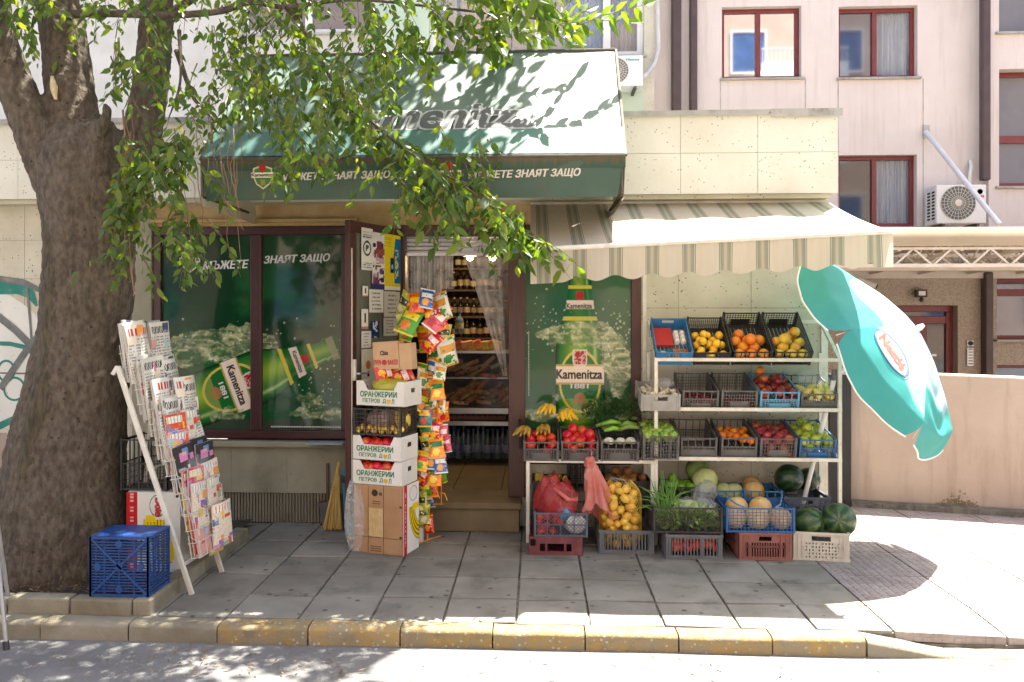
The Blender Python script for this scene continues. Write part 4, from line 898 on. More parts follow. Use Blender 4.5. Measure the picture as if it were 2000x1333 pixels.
for a_, b_, n_, h_ in (((1010, 285), (1130, 140), 11, .95), ((1050, 255), (1212, 195), 12, .8), ((940, 270), (1010, 150), 9, 1.1), ((985, 290), (1090, 235), 9, .9), ((890, 240), (930, 135), 8, 1.2), ((1000, 200), (1100, 160), 8, 1.0), ((960, 215), (1060, 270), 8, .85)):
    q_ = []
    for pp in (a_, b_):
        r = _ray(*pp); v0 = Vector((0, AYF, AZF)); q_.append(O + r*((v0-O).dot(_n)/r.dot(_n)) + SUN*h_)
    sprig(q_[0], q_[1], 0, n_, .115, Vector((lr.gauss(.2, .25), lr.gauss(.2, .25), 1)))
# the rest of the crown, above the frame
for k in range(9000):
    while True:
        q = Vector((lr.uniform(-1, 1), lr.uniform(-1, 1), lr.uniform(-1, 1)))
        if q.length < 1: break
    c = Vector((-1.35+q.x*2.15, 5.6+q.y*2.8, 5.9+q.z*1.0)); g = noise.noise(c*1.3)
    if g < -.3 and lr.random() < .8 or c.z < CROWN_MIN(c) : continue
    leaf(c, Vector((lr.gauss(0, 1), lr.gauss(0, 1), -.8)), lr.uniform(.11, .17))
LV.build('crown', M['leaf'], tree); TW.build('twigs', M['twig'], tree, smooth=180)
# dry litter in the pit and gutter
M['litter'] = leafmat('litter', (.16, .10, .05), (.24, .17, .09), (.32, .25, .12))
mb = MB(); lr2 = random.Random(3); keep = LV; LV = mb
for k in range(520):
    u = lr2.random()
    if u < .45: x, y, z = lr2.uniform(-3.4, -2.35), lr2.gauss(4.72, .05), .085
    elif u < .8: x = lr2.choice([-1.9, -1.55, -1.1, -2.3, -1.7]) + lr2.gauss(0, .12); y = lr2.gauss(4.15, .09); z = -.085
    else: x, y = lr2.uniform(-3, 3.5), lr2.uniform(3.6, 4.38); z = -.085
    a = lr2.uniform(0, 6.28); leaf(Vector((x, y, z+lr2.uniform(0, .012))), Vector((math.cos(a), math.sin(a), lr2.uniform(-.1, .25))), lr2.uniform(.015, .045), Vector((lr2.gauss(0, .3), lr2.gauss(0, .3), 1)), .25)
tag(mb.build('leaf_litter', M['litter']), 'dry brown leaf litter scattered along the gutter and the tree pit', 'litter', kind='stuff'); LV = keep
# ================================================================ crates
M['cr_blue'] = mat('cr_blue', (.012, .085, .25), (.02, .115, .31), .45, 9, dirt=((.12, .13, .12), 6, .3)); M['cr_lightblue'] = mat('cr_lightblue', (.09, .30, .46), (.13, .36, .52), .5, 9, dirt=((.25, .27, .26), 7, .4)); M['cr_sky'] = mat('cr_sky', (.03, .16, .34), (.05, .2, .4), .45, 9, dirt=((.15, .16, .16), 7, .3))
M['cr_grey'] = mat('cr_grey', (.10, .105, .105), (.14, .145, .145), .55, 9, dirt=((.2, .18, .14), 7, .4)); M['cr_black'] = mat('cr_black', (.018, .018, .018), (.032, .031, .03), .42, 9, dirt=((.12, .11, .09), 8, .3)); M['cr_dusty'] = mat('cr_dusty', (.085, .08, .074), (.15, .14, .13), .65, 9, dirt=((.26, .235, .2), 7, .5))
M['cr_slate'] = mat('cr_slate', (.06, .075, .10), (.09, .105, .135), .5, 9, dirt=((.2, .19, .17), 7, .35)); M['cr_maroon'] = mat('cr_maroon', (.13, .028, .032), (.18, .045, .048), .55, 9, dirt=((.3, .22, .15), 7, .35)); M['cr_brown'] = mat('cr_brown', (.22, .075, .055), (.29, .11, .085), .6, 9, dirt=((.3, .22, .15), 7, .3)); M['cr_cream'] = mat('cr_cream', (.50, .46, .36), (.58, .54, .44), .55, 9, dirt=((.25, .2, .13), 6, .5)); M['cr_greycard'] = mat('cr_greycard', (.30, .29, .26), (.38, .37, .34), .75, 8, dirt=((.18, .15, .1), 6, .5))
def cwall(mb, A, w, h, style, t=.006):
    """one crate side in the frame A (u along, v up, n inward)"""
    e = .011
    B = lambda u0, u1, v0, v1, tt=t, o=0: mb.box(u0, u1, v0, v1, o, o+tt, A)
    if style == 'solid':
        hw = w*.17; B(0, w, 0, h*.62); B(0, w/2-hw, h*.62, h*.86); B(w/2+hw, w, h*.62, h*.86); B(0, w, h*.86, h)
        for k in (.08, .3, .7, .92): B(w*k-.004, w*k+.004, .004, h-.004, .004, -.004)
        return
    if style == 'holes':
        c0, c1 = w*.15, w*.85; B(0, c0, 0, h); B(c1, w, 0, h); nv = 12; rows = 5
        for r in range(rows+1): v = h*.06+(h*.60)*r/rows; B(c0, c1, v-(h*.06 if r == 0 else .005), v+.005)
        for r in range(rows):
            v0, v1 = h*.06+(h*.60)*r/rows+.005, h*.06+(h*.60)*(r+1)/rows-.005
            for k in range(nv+1):
                u = c0+(c1-c0)*k/nv; B(u-.006, u+.006 + (.018 if (k*3+r) % 5 == 4 else 0), v0, v1)
        hw = w*.17; B(c0, w/2-hw, h*.69, h*.86); B(w/2+hw, c1, h*.69, h*.86); B(c0, c1, h*.66+.0052, h*.69); B(c0, c1, h*.86, h)
        for k in (.085, .17, .83, .915): B(w*k-.004, w*k+.004, .004, h-.004, .006, -.006)
        B(-.004, w+.004, h-.016, h+.001, .01, -.007); B(-.004, w+.004, -.001, .012, .01, -.007); return
    if style == 'slots':
        c0, c1 = w*.13, w*.87; B(0, c0, 0, h); B(c1, w, 0, h); B(c0, c1, 0, h*.12); B(c0, c1, h*.46, h*.52); B(c0, c1, h*.86, h)
        hw = w*.12; B(c0, w/2-hw, h*.70, h*.86); B(w/2+hw, c1, h*.70, h*.86); B(c0, c1, h*.64, h*.70); n = 15
        for k in range(n+1): u = c0+(c1-c0)*k/n; B(u-.0035, u+.0035, h*.12, h*.64)
        for k in (.1, .2, .8, .9): B(w*k-.004, w*k+.004, .004, h-.004, .006, -.006)
        B(-.004, w+.004, h-.014, h+.001, .01, -.007); B(-.004, w+.004, -.001, .012, .01, -.007); return
    if style == 'bars':
        B(0, w, 0, h*.14); B(0, w, h*.84, h); n = 14
        for k in range(n+1): u = w*.1+w*.8*k/n; B(u-.004, u+.004, h*.14, h*.84)
        B(0, w*.1, h*.14, h*.84); B(w*.9, w, h*.14, h*.84)
        for k in (.06, .34, .64, .94): B(w*k-.005, w*k+.005, .003, h-.003, .006, -.006)
        B(-.004, w+.004, h-.016, h+.001, .01, -.007); B(-.004, w+.004, -.001, .012, .01, -.007); return
    if style == 'tray':
        B(0, w, 0, h*.2); B(0, w, h*.62, h); B(0, w*.16, h*.2, h*.62); B(w*.84, w, h*.2, h*.62); B(w*.30, w*.34, h*.2, h*.62); B(w*.66, w*.7, h*.2, h*.62); B(w*.16, w*.20, h*.2, h*.62); B(w*.80, w*.84, h*.2, h*.62)
        for k in (.13, .87): B(w*k-.004, w*k+.004, .004, h-.004, .005, -.005)
        B(-.003, w+.003, -.001, .012, .008, -.006); return
    if style == 'diamond':
        B(0, w, 0, e*1.2); B(0, w, h-e, h); B(0, e, e, h-e); B(w-e, w, e, h-e)
        for k in range(1, 4): u = w*k/4; B(u-.003, u+.003, e, h-e, t, -.002)
        B(e, w-e, h*.5-.003, h*.5+.003, t, -.001); s = .025; n = int((w+h)/s)
        for k in range(n+1):
            for sg in (1, -1):
                c = k*s - (h if sg > 0 else 0); a0, a1 = (c, 0), (c+h*sg, h)
                pts = []
                for tq in (0, 1):
                    pts.append((a0[0]+(a1[0]-a0[0])*tq, a0[1]+(a1[1]-a0[1])*tq))
                (ua, va), (ub, vb) = pts
                def clip(ua, va, ub, vb):
                    if ua == ub: return None
                    for lim in (0, w):
                        pass
                    ts = sorted([(0-ua)/(ub-ua), (w-ua)/(ub-ua)]); t0, t1 = max(0, ts[0]), min(1, ts[1])
                    return None if t1-t0 < .05 else (ua+(ub-ua)*t0, va+(vb-va)*t0, ua+(ub-ua)*t1, va+(vb-va)*t1)
                q = clip(ua, va, ub, vb)
                if q: mb.bar(A @ Vector((q[0], q[1], .002+.0015*(sg > 0))), A @ Vector((q[2], q[3], .002+.0015*(sg > 0))), 0.0034, .0024)
        return
    # lattice walls: open band above, fine grid below, with or without a plain plate
    B(0, w, 0, e); B(0, w, h-e*.8, h); B(0, e, e, h-e*.8); B(w-e, w, e, h-e*.8)
    if style == 'big':
        vm = h*.52; B(e, w-e, vm-.004, vm+.004)
        for k in range(1, 5): u = w*k/5; B(u-.0035, u+.0035, e, h-e)
        for k in range(1, 4): v = e+(vm-e)*k/4; B(e, w-e, v-.0017, v+.0017, .003, .001)
        for k in range(1, 15): u = w*k/15; B(u-.0016, u+.0016, e, vm, .003, .0015)
        return
    op = .38 if style in ('plate', 'lip') else 0
    vm = h*(1-op) if op else h-e
    if op:
        B(e, w-e, vm-.004, vm+.004)
        for k in range(1, 5): u = w*k/5; B(u-.003, u+.003, vm, h-e)
    nu, nv = (14, 6) if style != 'mesh' else (18, 7)
    for k in range(1, nu): u = w*k/nu; B(u-.0019, u+.0019, e, vm, .0035, .001)
    for k in range(1, nv): v = e+(vm-e)*k/nv; B(e, w-e, v-.0019, v+.0019, .0035, .0015)
    if style in ('plate', 'plategrid'): B(w*.24, w*.76, e, e+(vm-e)*(.62 if style == 'plate' else .5), .0055, .0004)
    if style == 'lip': B(e, w-e, e, vm*.8, .0055, .0004)
    if style == 'grid':
        for k in (1, 2, 3): u = w*k/4; B(u-.0035, u+.0035, 0, h, .007, -.0008)
def crate(label, m, w, d, h, front='plate', side='grid', back=None, loc=(0, 0, 0), rot=(0, 0, 0), group=None, rim=True, name='produce_crate', posts=True, inv=False):
    c = thing(name, label, 'crate', loc, rot, group)
    fl = MB()
    for k in range(9): u = -w/2+.004+(w-.008)*k/9; fl.box(u, u+(w-.008)/9-.006, .004, d-.004, .004, .009)
    for k in range(4): v = .01+(d-.05)*k/3; fl.box(-w/2+.004, w/2-.004, v, v+.03, .001, .0038)
    fl.build('floor', m, c, wc=False)
    Fm = Matrix(((1, 0, 0, -w/2), (0, 0, 1, 0), (0, 1, 0, 0), (0, 0, 0, 1)))
    Bm = Matrix(((-1, 0, 0, w/2), (0, 0, -1, d), (0, 1, 0, 0), (0, 0, 0, 1)))
    Lm = Matrix(((0, 0, 1, -w/2), (-1, 0, 0, d), (0, 1, 0, 0), (0, 0, 0, 1)))
    Rm = Matrix(((0, 0, -1, w/2), (1, 0, 0, 0), (0, 1, 0, 0), (0, 0, 0, 1)))
    for A, ww, s in ((Fm, w, front), (Bm, w, back or front), (Lm, d, side), (Rm, d, side)):
        q = MB(); 
        if A in (Lm, Rm): A = A @ Matrix.Translation((.0065, 0, 0)); ww -= .013
        cwall(q, A, ww, h, s); q.build('wall', m, c, wc=False)
    if posts:
        for sx_ in (-1, 1):
            for y0 in (-.003, d-.014):
                q = MB(); q.box(sx_*w/2-(.014 if sx_ > 0 else -.0), sx_*w/2+(.0 if sx_ > 0 else .014), y0, y0+.017, -.002, h+.006); q.build('corner_post', m, c, wc=False)
        q = MB(); q.box(-w/2-.004, -w/2-.0005, .01, d-.01, h-.018, h-.002); q.build('rim', m, c, wc=False)
        q = MB(); q.box(w/2+.0005, w/2+.004, .01, d-.01, h-.018, h-.002); q.build('rim', m, c, wc=False)
    c['w'], c['d'], c['h'] = w, d, h
    return c
# ================================================================ fruit and vegetables
def fmesh(name, prof, m, n=20, warp=0, seed=0, sq=(1, 1, 1)):
    mb = MB(); mb.lathe(prof, n)
    for i, v in enumerate(mb.v):
        f = 1 + warp*noise.noise(v*18+Vector((seed, 0, 0))) + warp*.6*noise.noise(v*40+Vector((seed, 3, 0))); mb.v[i] = Vector((v.x*f*sq[0], v.y*f*sq[1], v.z*f*sq[2]))
    o = mb.build(name, m, smooth=180); me = o.data; bpy.data.objects.remove(o); return me
def sph(r, k=10, sx=1, dimple=0, tip=0):
    pr = []
    for i in range(k+1):
        a = math.pi*(i+.02*(i == 0)-.02*(i == k))/k; x = math.sin(a)*r*sx; z = -math.cos(a)*r
        if dimple: z *= 1-dimple*math.exp(-(x/(r*.35))**2)
        if tip and (i in (0, k)): z *= 1+tip
        pr.append((max(x, .0006), z))
    return pr
def fm(name, c1, c2, c3=None, rough=.35, scale=14, bump=.1, rnd=.12, lo=.4, hi=.6, spec=.5, bs=160):
    return mat(name, c1, c2, rough, scale, lo, hi, dirt=(c3, scale*.8, .8) if c3 else None, bump=bump, bscale=bs, rnd=rnd, spec=spec)
FR = {}
FR['orange'] = fmesh('orange', sph(.040, 12), fm('orange', (.72, .215, .012), (.78, .27, .02), bump=.25, bs=380), 20, .03); FR['lemon'] = fmesh('lemon', sph(.032, 12, .93, 0, .22), fm('lemon', (.78, .42, .015), (.82, .50, .03), bump=.25, bs=300), 18, .05)
FR['apple_mix'] = fmesh('apple', sph(.038, 14, 1.04, .35), fm('apple_mix', (.72, .47, .045), (.68, .40, .04), (.58, .09, .02), scale=11, bump=0), 20, .05); FR['nectarine'] = fmesh('nectarine', sph(.034, 12, 1, .2), fm('nectarine', (.22, .018, .02), (.32, .03, .025), (.66, .25, .03), scale=13, bump=0), 18, .05)
FR['peach_y'] = fmesh('peach', sph(.037, 12, 1, .2), fm('peach_y', (.72, .33, .03), (.6, .17, .03), bump=0), 18, .04); FR['mandarin'] = fmesh('mandarin', sph(.029, 12, 1.1, .15), fm('mandarin', (.72, .22, .012), (.66, .17, .01), bump=.2, bs=300), 18, .04)
FR['red_apple'] = fmesh('apple', sph(.036, 14, 1.04, .35), fm('red_apple', (.30, .022, .028), (.40, .05, .045), (.52, .2, .1), scale=12, bump=0), 20, .05); FR['green_apple'] = fmesh('apple', sph(.036, 14, 1.04, .35), fm('green_apple', (.34, .43, .035), (.43, .50, .06), (.55, .55, .14), scale=9, bump=0), 20, .05)
FR['tomato'] = fmesh('tomato', sph(.036, 12, 1.12, .25), fm('tomato', (.56, .028, .012), (.62, .05, .02), (.6, .17, .04), scale=8, bump=0, rough=.22), 20, .06); FR['potato'] = fmesh('potato', sph(.030, 10, .78), fm('potato', (.76, .46, .06), (.80, .54, .10), (.6, .34, .06), scale=20, bump=.2), 14, .1)
FR['pear'] = fmesh('pear', [(.0006, -.045), (.018, -.043), (.031, -.032), (.035, -.014), (.031, .006), (.021, .026), (.014, .042), (.008, .05), (.0006, .051)], fm('pear', (.66, .52, .13), (.7, .58, .2), (.5, .33, .1), bump=.1), 18, .05); FR['onion'] = fmesh('onion', sph(.036, 12, 1, 0, .35), fm('onion', (.34, .15, .04), (.42, .21, .07), bump=.1), 16, .04)
FR['pepper'] = fmesh('pepper', [(.0006, -.05), (.015, -.046), (.024, -.03), (.029, 0), (.032, .025), (.027, .04), (.012, .037), (.006, .05), (.0006, .052)], fm('pepper', (.16, .30, .03), (.30, .42, .07), bump=0, rough=.25), 16, .12); FR['lime'] = fmesh('lime', sph(.034, 12, 1, 0, .1), fm('lime', (.14, .36, .02), (.22, .46, .04), bump=.2), 16, .06)
FR['cherry'] = fmesh('cherry', sph(.014, 8), fm('cherry', (.10, .006, .012), (.2, .012, .02), bump=0, rough=.2), 12, .05); FR['egg'] = fmesh('egg', [(.0006, -.026), (.012, -.024), (.02, -.012), (.021, 0), (.018, .014), (.01, .025), (.0006, .029)], fm('egg', (.72, .66, .58), (.76, .70, .63), bump=0, rnd=.04), 14)
FR['melon'] = fmesh('melon', sph(.083, 16, 1.0, .12), fm('melon', (.62, .38, .11), (.68, .48, .2), (.56, .45, .26), scale=26, bump=.5, bs=70, rnd=.1), 28, .02)
def striped(name, dk, lt, k=11):
    m, t, b = nodes(name); tc = N(t, 'ShaderNodeTexCoord'); sp = N(t, 'ShaderNodeSeparateXYZ'); t.links.new(tc.outputs['Object'], sp.inputs[0])
    at = N(t, 'ShaderNodeMath', operation='ARCTAN2'); t.links.new(sp.outputs[1], at.inputs[0]); t.links.new(sp.outputs[0], at.inputs[1])
    n = _noise(t, tc.outputs['Object'], 26, 5, .7); ad = N(t, 'ShaderNodeMath', operation='MULTIPLY_ADD'); t.links.new(n, ad.inputs[0]); ad.inputs[1].default_value = .8; t.links.new(at.outputs[0], ad.inputs[2])
    mu = N(t, 'ShaderNodeMath', operation='MULTIPLY'); t.links.new(ad.outputs[0], mu.inputs[0]); mu.inputs[1].default_value = k; si = N(t, 'ShaderNodeMath', operation='SINE'); t.links.new(mu.outputs[0], si.inputs[0])
    f = _ramp(t, si.outputs[0], -.6, 1.1); c = _mix(t, f, dk, lt); c = _mix(t, _ramp(t, _noise(t, tc.outputs['Object'], 70, 4), .5, .7), c, tuple(x*.6 for x in dk)); t.links.new(c, b.inputs['Base Color']); b.inputs['Roughness'].default_value = .3; return m
FR['watermelon'] = fmesh('watermelon', sph(.115, 20, .96, .05), striped('watermelon', (.016, .05, .017), (.095, .15, .045), 7), 40, .01); FR['dark_watermelon'] = fmesh('watermelon', sph(.11, 20, .96, .05), striped('dark_watermelon', (.010, .028, .012), (.03, .07, .022)), 40, .01)
M['cabbage'] = mat('cabbage', (.42, .50, .16), (.56, .60, .28), .5, 9, bump=.4, bscale=26, stretch=(1, 1, 2.5)); M['cabbage_dark'] = mat('cabbage_dark', (.15, .24, .05), (.25, .34, .09), .5, 9, bump=.4, bscale=26)
ncount = {}
def put(kind, p, label, cat, group, s=1.0, rot=None, name=None):
    me = FR[kind]; o = bpy.data.objects.new(name or me.name, me); COL.objects.link(o); o.location = p
    o.rotation_euler = rot if rot is not None else (random.uniform(-.9, .9), random.uniform(-.9, .9), random.uniform(0, 6.28)); o.scale = (s,)*3
    return tag(o, label, cat, group)
def heap(c, kind, r, label, cat, group, zt, cover=.9, dome=1, rows=None, jit=.15, ymax=None, low=True, s=1.0, cap=26, x0=None, x1=None):
    """lay fruit into crate c: a top layer, a few on it, and the ones seen through the front"""
    w, d = c['w']-.02, (ymax or c['d'])-.02; A = lm(c); rg = random.Random(hash(label) % 999 if False else len(label)*7+int(c.location.x*100)); st = r*1.93*s; n = 0
    xa = -w/2+r*s if x0 is None else x0; xb = w/2-r*s if x1 is None else x1; nxx = max(1, int((xb-xa)/st+1.01)); lv = []
    zz = zt
    nyy = max(1, int((d-2*r*s)/(st*.9)+1.01))
    for j in range(nyy):
        for i in range(nxx):
            off = (st*.5 if j % 2 else 0)
            x = xa + (xb-xa)*(i/max(1, nxx-1) if nxx > 1 else .5) + off; y = .012+r*s+j*st*.9
            if x > xb+.004 or rg.random() > cover: continue
            lv.append((x, y, zz))
    for k in range(dome*max(1, nxx*nyy//3)): lv.append((rg.uniform(xa+r*s*.5, xb-r*s*.5), rg.uniform(d*.3, d-1.6*r*s), zz+st*.72))
    if low:
        z = zz-st*.86
        while z > r*s*.8:
            for i in range(nxx): lv.append((xa+(xb-xa)*(i+.5*(rg.random() < .5))/max(1, nxx-1) if nxx > 1 else 0, .012+r*s, z))
            z -= st*.86
    out = []
    for x, y, z in lv:
        x = min(max(x, xa), xb); p = Vector((x+rg.uniform(-jit, jit)*r, y+rg.uniform(-jit, jit)*r*.6, z+rg.uniform(-jit, jit)*r))
        ok = all((p-q).length > 1.5*r*s for q in out)
        if ok and len(out) < cap: out.append(p)
    for p in out: put(kind, A @ p, label, cat, group, s*rg.uniform(.92, 1.06))
# ---------------------------------------------------------------- the tubular stand
SY = 6.14
def shelf_unit(name, label, pL, pR, rails, top, Y0=SY, Y1=6.56):
    x0, x1 = X_(pL, Y0), X_(pR, Y0); t = thing(name, label, 'shelf', ((x0+x1)/2, (Y0+Y1)/2, 0)); r = .026
    for x in (x0, x1):
        for y, zt in ((Y0, top), (Y1, top+.03)): q = MB(); q.box(x-r/2, x+r/2, y-r/2, y+r/2, 0, zt); q.build('post', M['white_metal'], t, bevel=.003)
    for z, z2 in rails:
        q = MB(); q.box(x0-r/2, x1+r/2, Y0-r/2-.004, Y0-r/2-.004+r, z-r/2, z+r/2); q.build('rail', M['white_metal'], t, bevel=.003)
        q = MB(); q.box(x0+r/2, x1-r/2, Y1-r/2, Y1+r/2, z2-r/2, z2+r/2); q.build('rail', M['white_metal'], t, bevel=.003)
        for x in (x0, x1): q = MB(); q.bar((x+.003, Y0+r/2, z), (x+.003, Y1-r/2, z2), r*.9); q.build('side_rail', M['white_metal'], t)
    return t
zr = [Z_(1450, p, SY) for p in (703, 800, 897)]
shelf_unit('fruit_stand', 'tall white tubular stand with three tilted shelves of crates against the wall', 1281, 1640, [(zr[0], zr[0]+.27), (zr[1], zr[1]+.10), (zr[2], zr[2]+.08)], zr[0])
shelf_unit('fruit_stand', 'low white tubular table joined to the taller fruit stand', 1031, 1274, [(Z_(1150, 901, SY), Z_(1150, 901, SY)+.02)], Z_(1150, 901, SY)-.0)
def shelf_crate(label, m, pa, pb, pyb, tilt, d, h, front='plate', side='grid', back=None, dy=.03, **k):
    x0, x1 = X_(pa, SY), X_(pb, SY); z = Z_((pa+pb)/2, pyb, SY+dy)
    return crate(label, m, x1-x0-.006, d, h, front, side, back, ((x0+x1)/2, SY+dy, z), (R(tilt), 0, 0), 'crates on the fruit stand', **k)
# top shelf
ck1 = shelf_crate('blue crate holding boxed eggs and a red tray, first on the top shelf', M['cr_sky'], 1280, 1353, 713, 38, .40, .115, 'solid', 'solid', 'solid')
ck2 = shelf_crate('black solid-sided crate of lemons on the top shelf', M['cr_black'], 1354, 1427, 713, 38, .41, .115, 'solid', 'solid', 'mesh'); heap(ck2, 'lemon', .031, 'yellow lemon in the black crate on the top shelf', 'lemon', 'lemons in the top shelf crate', .06, .95, 1, cap=16, ymax=.30)
ck3 = shelf_crate('black lattice crate of large oranges on the top shelf', M['cr_black'], 1430, 1508, 713, 38, .46, .12, 'big', 'solid', 'plategrid'); heap(ck3, 'orange', .040, 'large orange in the lattice crate on the top shelf', 'orange', 'oranges in the top shelf crate', .065, .95, 1, cap=14, ymax=.33)
ck4 = shelf_crate('black lattice crate of yellow and red apples, last on the top shelf', M['cr_black'], 1510, 1586, 713, 38, .46, .12, 'big', 'mesh', 'plategrid'); heap(ck4, 'apple_mix', .037, 'yellow apple with red blush in the top shelf crate', 'apple', 'blushed apples in the top shelf crate', .065, .95, 1, cap=16, ymax=.34)
A = lm(ck1)
mb = MB(); mb.box(-.115, .02, .16, .36, .03, .055, A); eb = mb.build('egg_tray', mat('redtray', (.40, .02, .02), (.48, .03, .03), .5), None, bevel=.004); tag(eb, 'red tray lying in the blue crate of the top shelf', 'tray')
gp = thing('egg_box', 'clear plastic box of white eggs in the blue crate', 'egg box', A @ Vector((.07, .24, .03)), (R(38), 0, 0))
mb = MB(); mb.box(-.048, .048, -.07, .07, 0, .05); mb.build('box', clearmat('clear_box', (.8, .82, .85), .18, .08, 30, .3), gp, wc=False, bevel=.006)
for i in range(2):
    for j in range(3): put('egg', A @ Vector((.046+.046*i, .195+.045*j, .058)), 'white egg inside the clear plastic box on the top shelf', 'egg', 'eggs in the plastic box', 1, (R(38), 0, 0))
M['bag_brown'] = mat('bag_brown', (.35, .14, .05), (.5, .25, .1), .3, 30); M['bag_yellow'] = mat('bag_yellow', (.7, .45, .1), (.75, .6, .3), .3, 30)
for k, (x, y, mm, lb) in enumerate(((.06, .07, 'bag_brown', 'clear pack of brown sticks at the front of the blue crate'), (-.075, .06, 'bag_yellow', 'small yellow packet at the front of the blue crate'))):
    mb = MB()
    if k == 0:
        for j in range(6): mb.tube([(-.05+.02*j, -.05, .03), (-.05+.02*j+.004, .05, .034)], .009, 8)
    else: mb.lathe([(.006, -.03), (.024, -.022), (.028, 0), (.024, .022), (.006, .03)], 10, Matrix.Translation((0, 0, .03)))
    o = mb.build('snack_pack', M[mm], None, smooth=50); o.location = A @ Vector((x, y, .01)); o.rotation_euler = (R(38), 0, .2); tag(o, lb, 'packet')
# middle shelf
def bag(name, label, m, w, d, h, loc, seed=0, fold=.25, cat='bag', group=None, rot=(0, 0, 0), open_top=False, sm_=180, nu=40, nv=16):
    """a crumpled plastic bag: a soft blob with sharp folds"""
    mb = MB(); vs = []; fs = []
    for j in range(nv+1):
        t = j/nv
        for i in range(nu):
            a = 2*math.pi*i/nu; prof = (math.sin(math.pi*(t*.82+.09))**.55) if not open_top else (.85+.2*math.sin(3*t)-.35*max(0, t-.6))
            q = Vector((math.cos(a)*w/2*prof, math.sin(a)*d/2*prof, h*t)); n1 = noise.noise(Vector((math.cos(a)*1.7+seed, math.sin(a)*1.7, t*1.5))); n2 = abs(noise.noise(Vector((math.cos(a)*2.6, math.sin(a)*2.6+seed, t*1.7))))
            f = 1+fold*n1-fold*.9*n2; vs.append(Vector((q.x*f, q.y*f, q.z*(1+.18*n1*(t > .4)) )))
    for j in range(nv):
        for i in range(nu): a = j*nu+i; b_ = j*nu+(i+1) % nu; fs.append((a, b_, b_+nu, a+nu))
    if not open_top: fs.append(tuple(range(nv*nu, nv*nu+nu)))
    mb.add(vs, fs); o = mb.build(name, m, None, smooth=sm_); o.location = loc; o.rotation_euler = rot; return tag(o, label, cat, group)
M['film_clear'] = clearmat('film_clear', (.85, .87, .87), .17, .1, 10, .5); M['film_grey'] = clearmat('film_grey', (.4, .42, .43), .34, .15, 14, .6)
s0 = shelf_crate('grey carton tray of garlic and pale roots starting the middle shelf', M['cr_greycard'], 1250, 1328, 803, 10, .38, .12, 'solid', 'solid', name='carton_tray', dy=-.03); A = lm(s0)
M['garlic'] = mat('garlic', (.50, .44, .30), (.60, .54, .42), .6, 20); FR['garlic'] = fmesh('garlic_bulb', [(.0006, -.018), (.018, -.015), (.026, 0), (.02, .014), (.007, .024), (.004, .05), (.0006, .052)], M['garlic'], 14, .15)
heap(s0, 'garlic', .024, 'pale garlic bulb in the grey carton tray', 'garlic', 'garlic in the carton tray', .105, .8, 1, low=False, cap=14)
bag('plastic_bag', 'crumpled clear bag over the garlic in the grey carton tray', M['film_clear'], .2, .22, .09, A @ Vector((.03, .2, .10)), 3, .4)
s1 = shelf_crate('dusty dark crate of cherries beside the grey carton tray', M['cr_dusty'], 1332, 1405, 806, 15, .40, .165, 'plate', 'solid', 'grid'); heap(s1, 'cherry', .014, 'dark cherry in the middle shelf crate', 'cherry', 'cherries in the dusty crate', .075, .7, 0, cap=40, low=True, ymax=.3)
s2 = shelf_crate('dusty dark crate, nearly empty, between the cherries and the plum crate', M['cr_dusty'], 1408, 1481, 806, 15, .40, .165, 'plategrid', 'solid', 'grid'); heap(s2, 'cherry', .016, 'dark sour cherry low in the nearly empty crate', 'cherry', 'sour cherries in the second dusty crate', .05, .6, 0, cap=30, low=True, ymax=.3)
s3 = shelf_crate('light blue crate heaped with red nectarines on the middle shelf', M['cr_lightblue'], 1484, 1563, 806, 15, .42, .155, 'plate', 'plate', 'grid'); heap(s3, 'nectarine', .034, 'dark red nectarine in the light blue crate', 'nectarine', 'nectarines in the light blue crate', .135, .97, 1, cap=22)
A = lm(s3); put('peach_y', A @ Vector((-.07, .30, .215)), 'single yellow peach on top of the red nectarines', 'peach', None)
s4 = shelf_crate('dusty dark crate of pears under a plastic bag, closing the middle shelf', M['cr_dusty'], 1564, 1637, 806, 15, .42, .14, 'lip', 'grid', 'big'); heap(s4, 'pear', .034, 'pale yellow pear in the dusty crate at the shelf end', 'pear', 'pears in the end crate', .12, .9, 0, cap=9, ymax=.26)
A = lm(s4); bag('plastic_bag', 'crumpled clear bag lying over the pears', M['film_clear'], .24, .22, .13, A @ Vector((.03, .25, .10)), 8, .28)
# third shelf
g0 = shelf_crate('grey lattice crate of pale green peppers beside the white post', M['cr_dusty'], 1252, 1324, 898, 12, .38, .175, 'grid', 'grid', 'grid', dy=-.06); heap(g0, 'pepper', .029, 'pale green pepper in the grey lattice crate', 'pepper', 'green peppers in the lattice crate', .16, .95, 1, cap=20)
g1 = shelf_crate('dusty dark empty crate on the lowest shelf', M['cr_dusty'], 1329, 1402, 902, 13, .40, .18, 'lip', 'solid', 'big')
g2 = shelf_crate('dusty dark crate of mandarins on the lowest shelf', M['cr_dusty'], 1408, 1480, 902, 13, .40, .18, 'lip', 'solid', 'big'); heap(g2, 'mandarin', .029, 'small mandarin in the dusty crate on the lowest shelf', 'mandarin', 'mandarins in the lowest shelf crate', .15, .8, 0, cap=18, ymax=.3, low=False)
g3 = shelf_crate('dark crate with small plate full of red apples on the lowest shelf', M['cr_dusty'], 1484, 1558, 902, 13, .40, .175, 'plategrid', 'grid', 'grid'); heap(g3, 'red_apple', .036, 'red apple in the dark crate on the lowest shelf', 'apple', 'red apples in the lowest shelf crate', .15, .95, 0, cap=22)
g4 = shelf_crate('bright blue crate heaped with green apples at the end of the lowest shelf', M['cr_blue'], 1561, 1635, 902, 13, .42, .165, 'plate', 'plate', 'big'); heap(g4, 'green_apple', .035, 'green apple in the bright blue crate', 'apple', 'green apples in the blue crate', .145, .97, 1, cap=26)
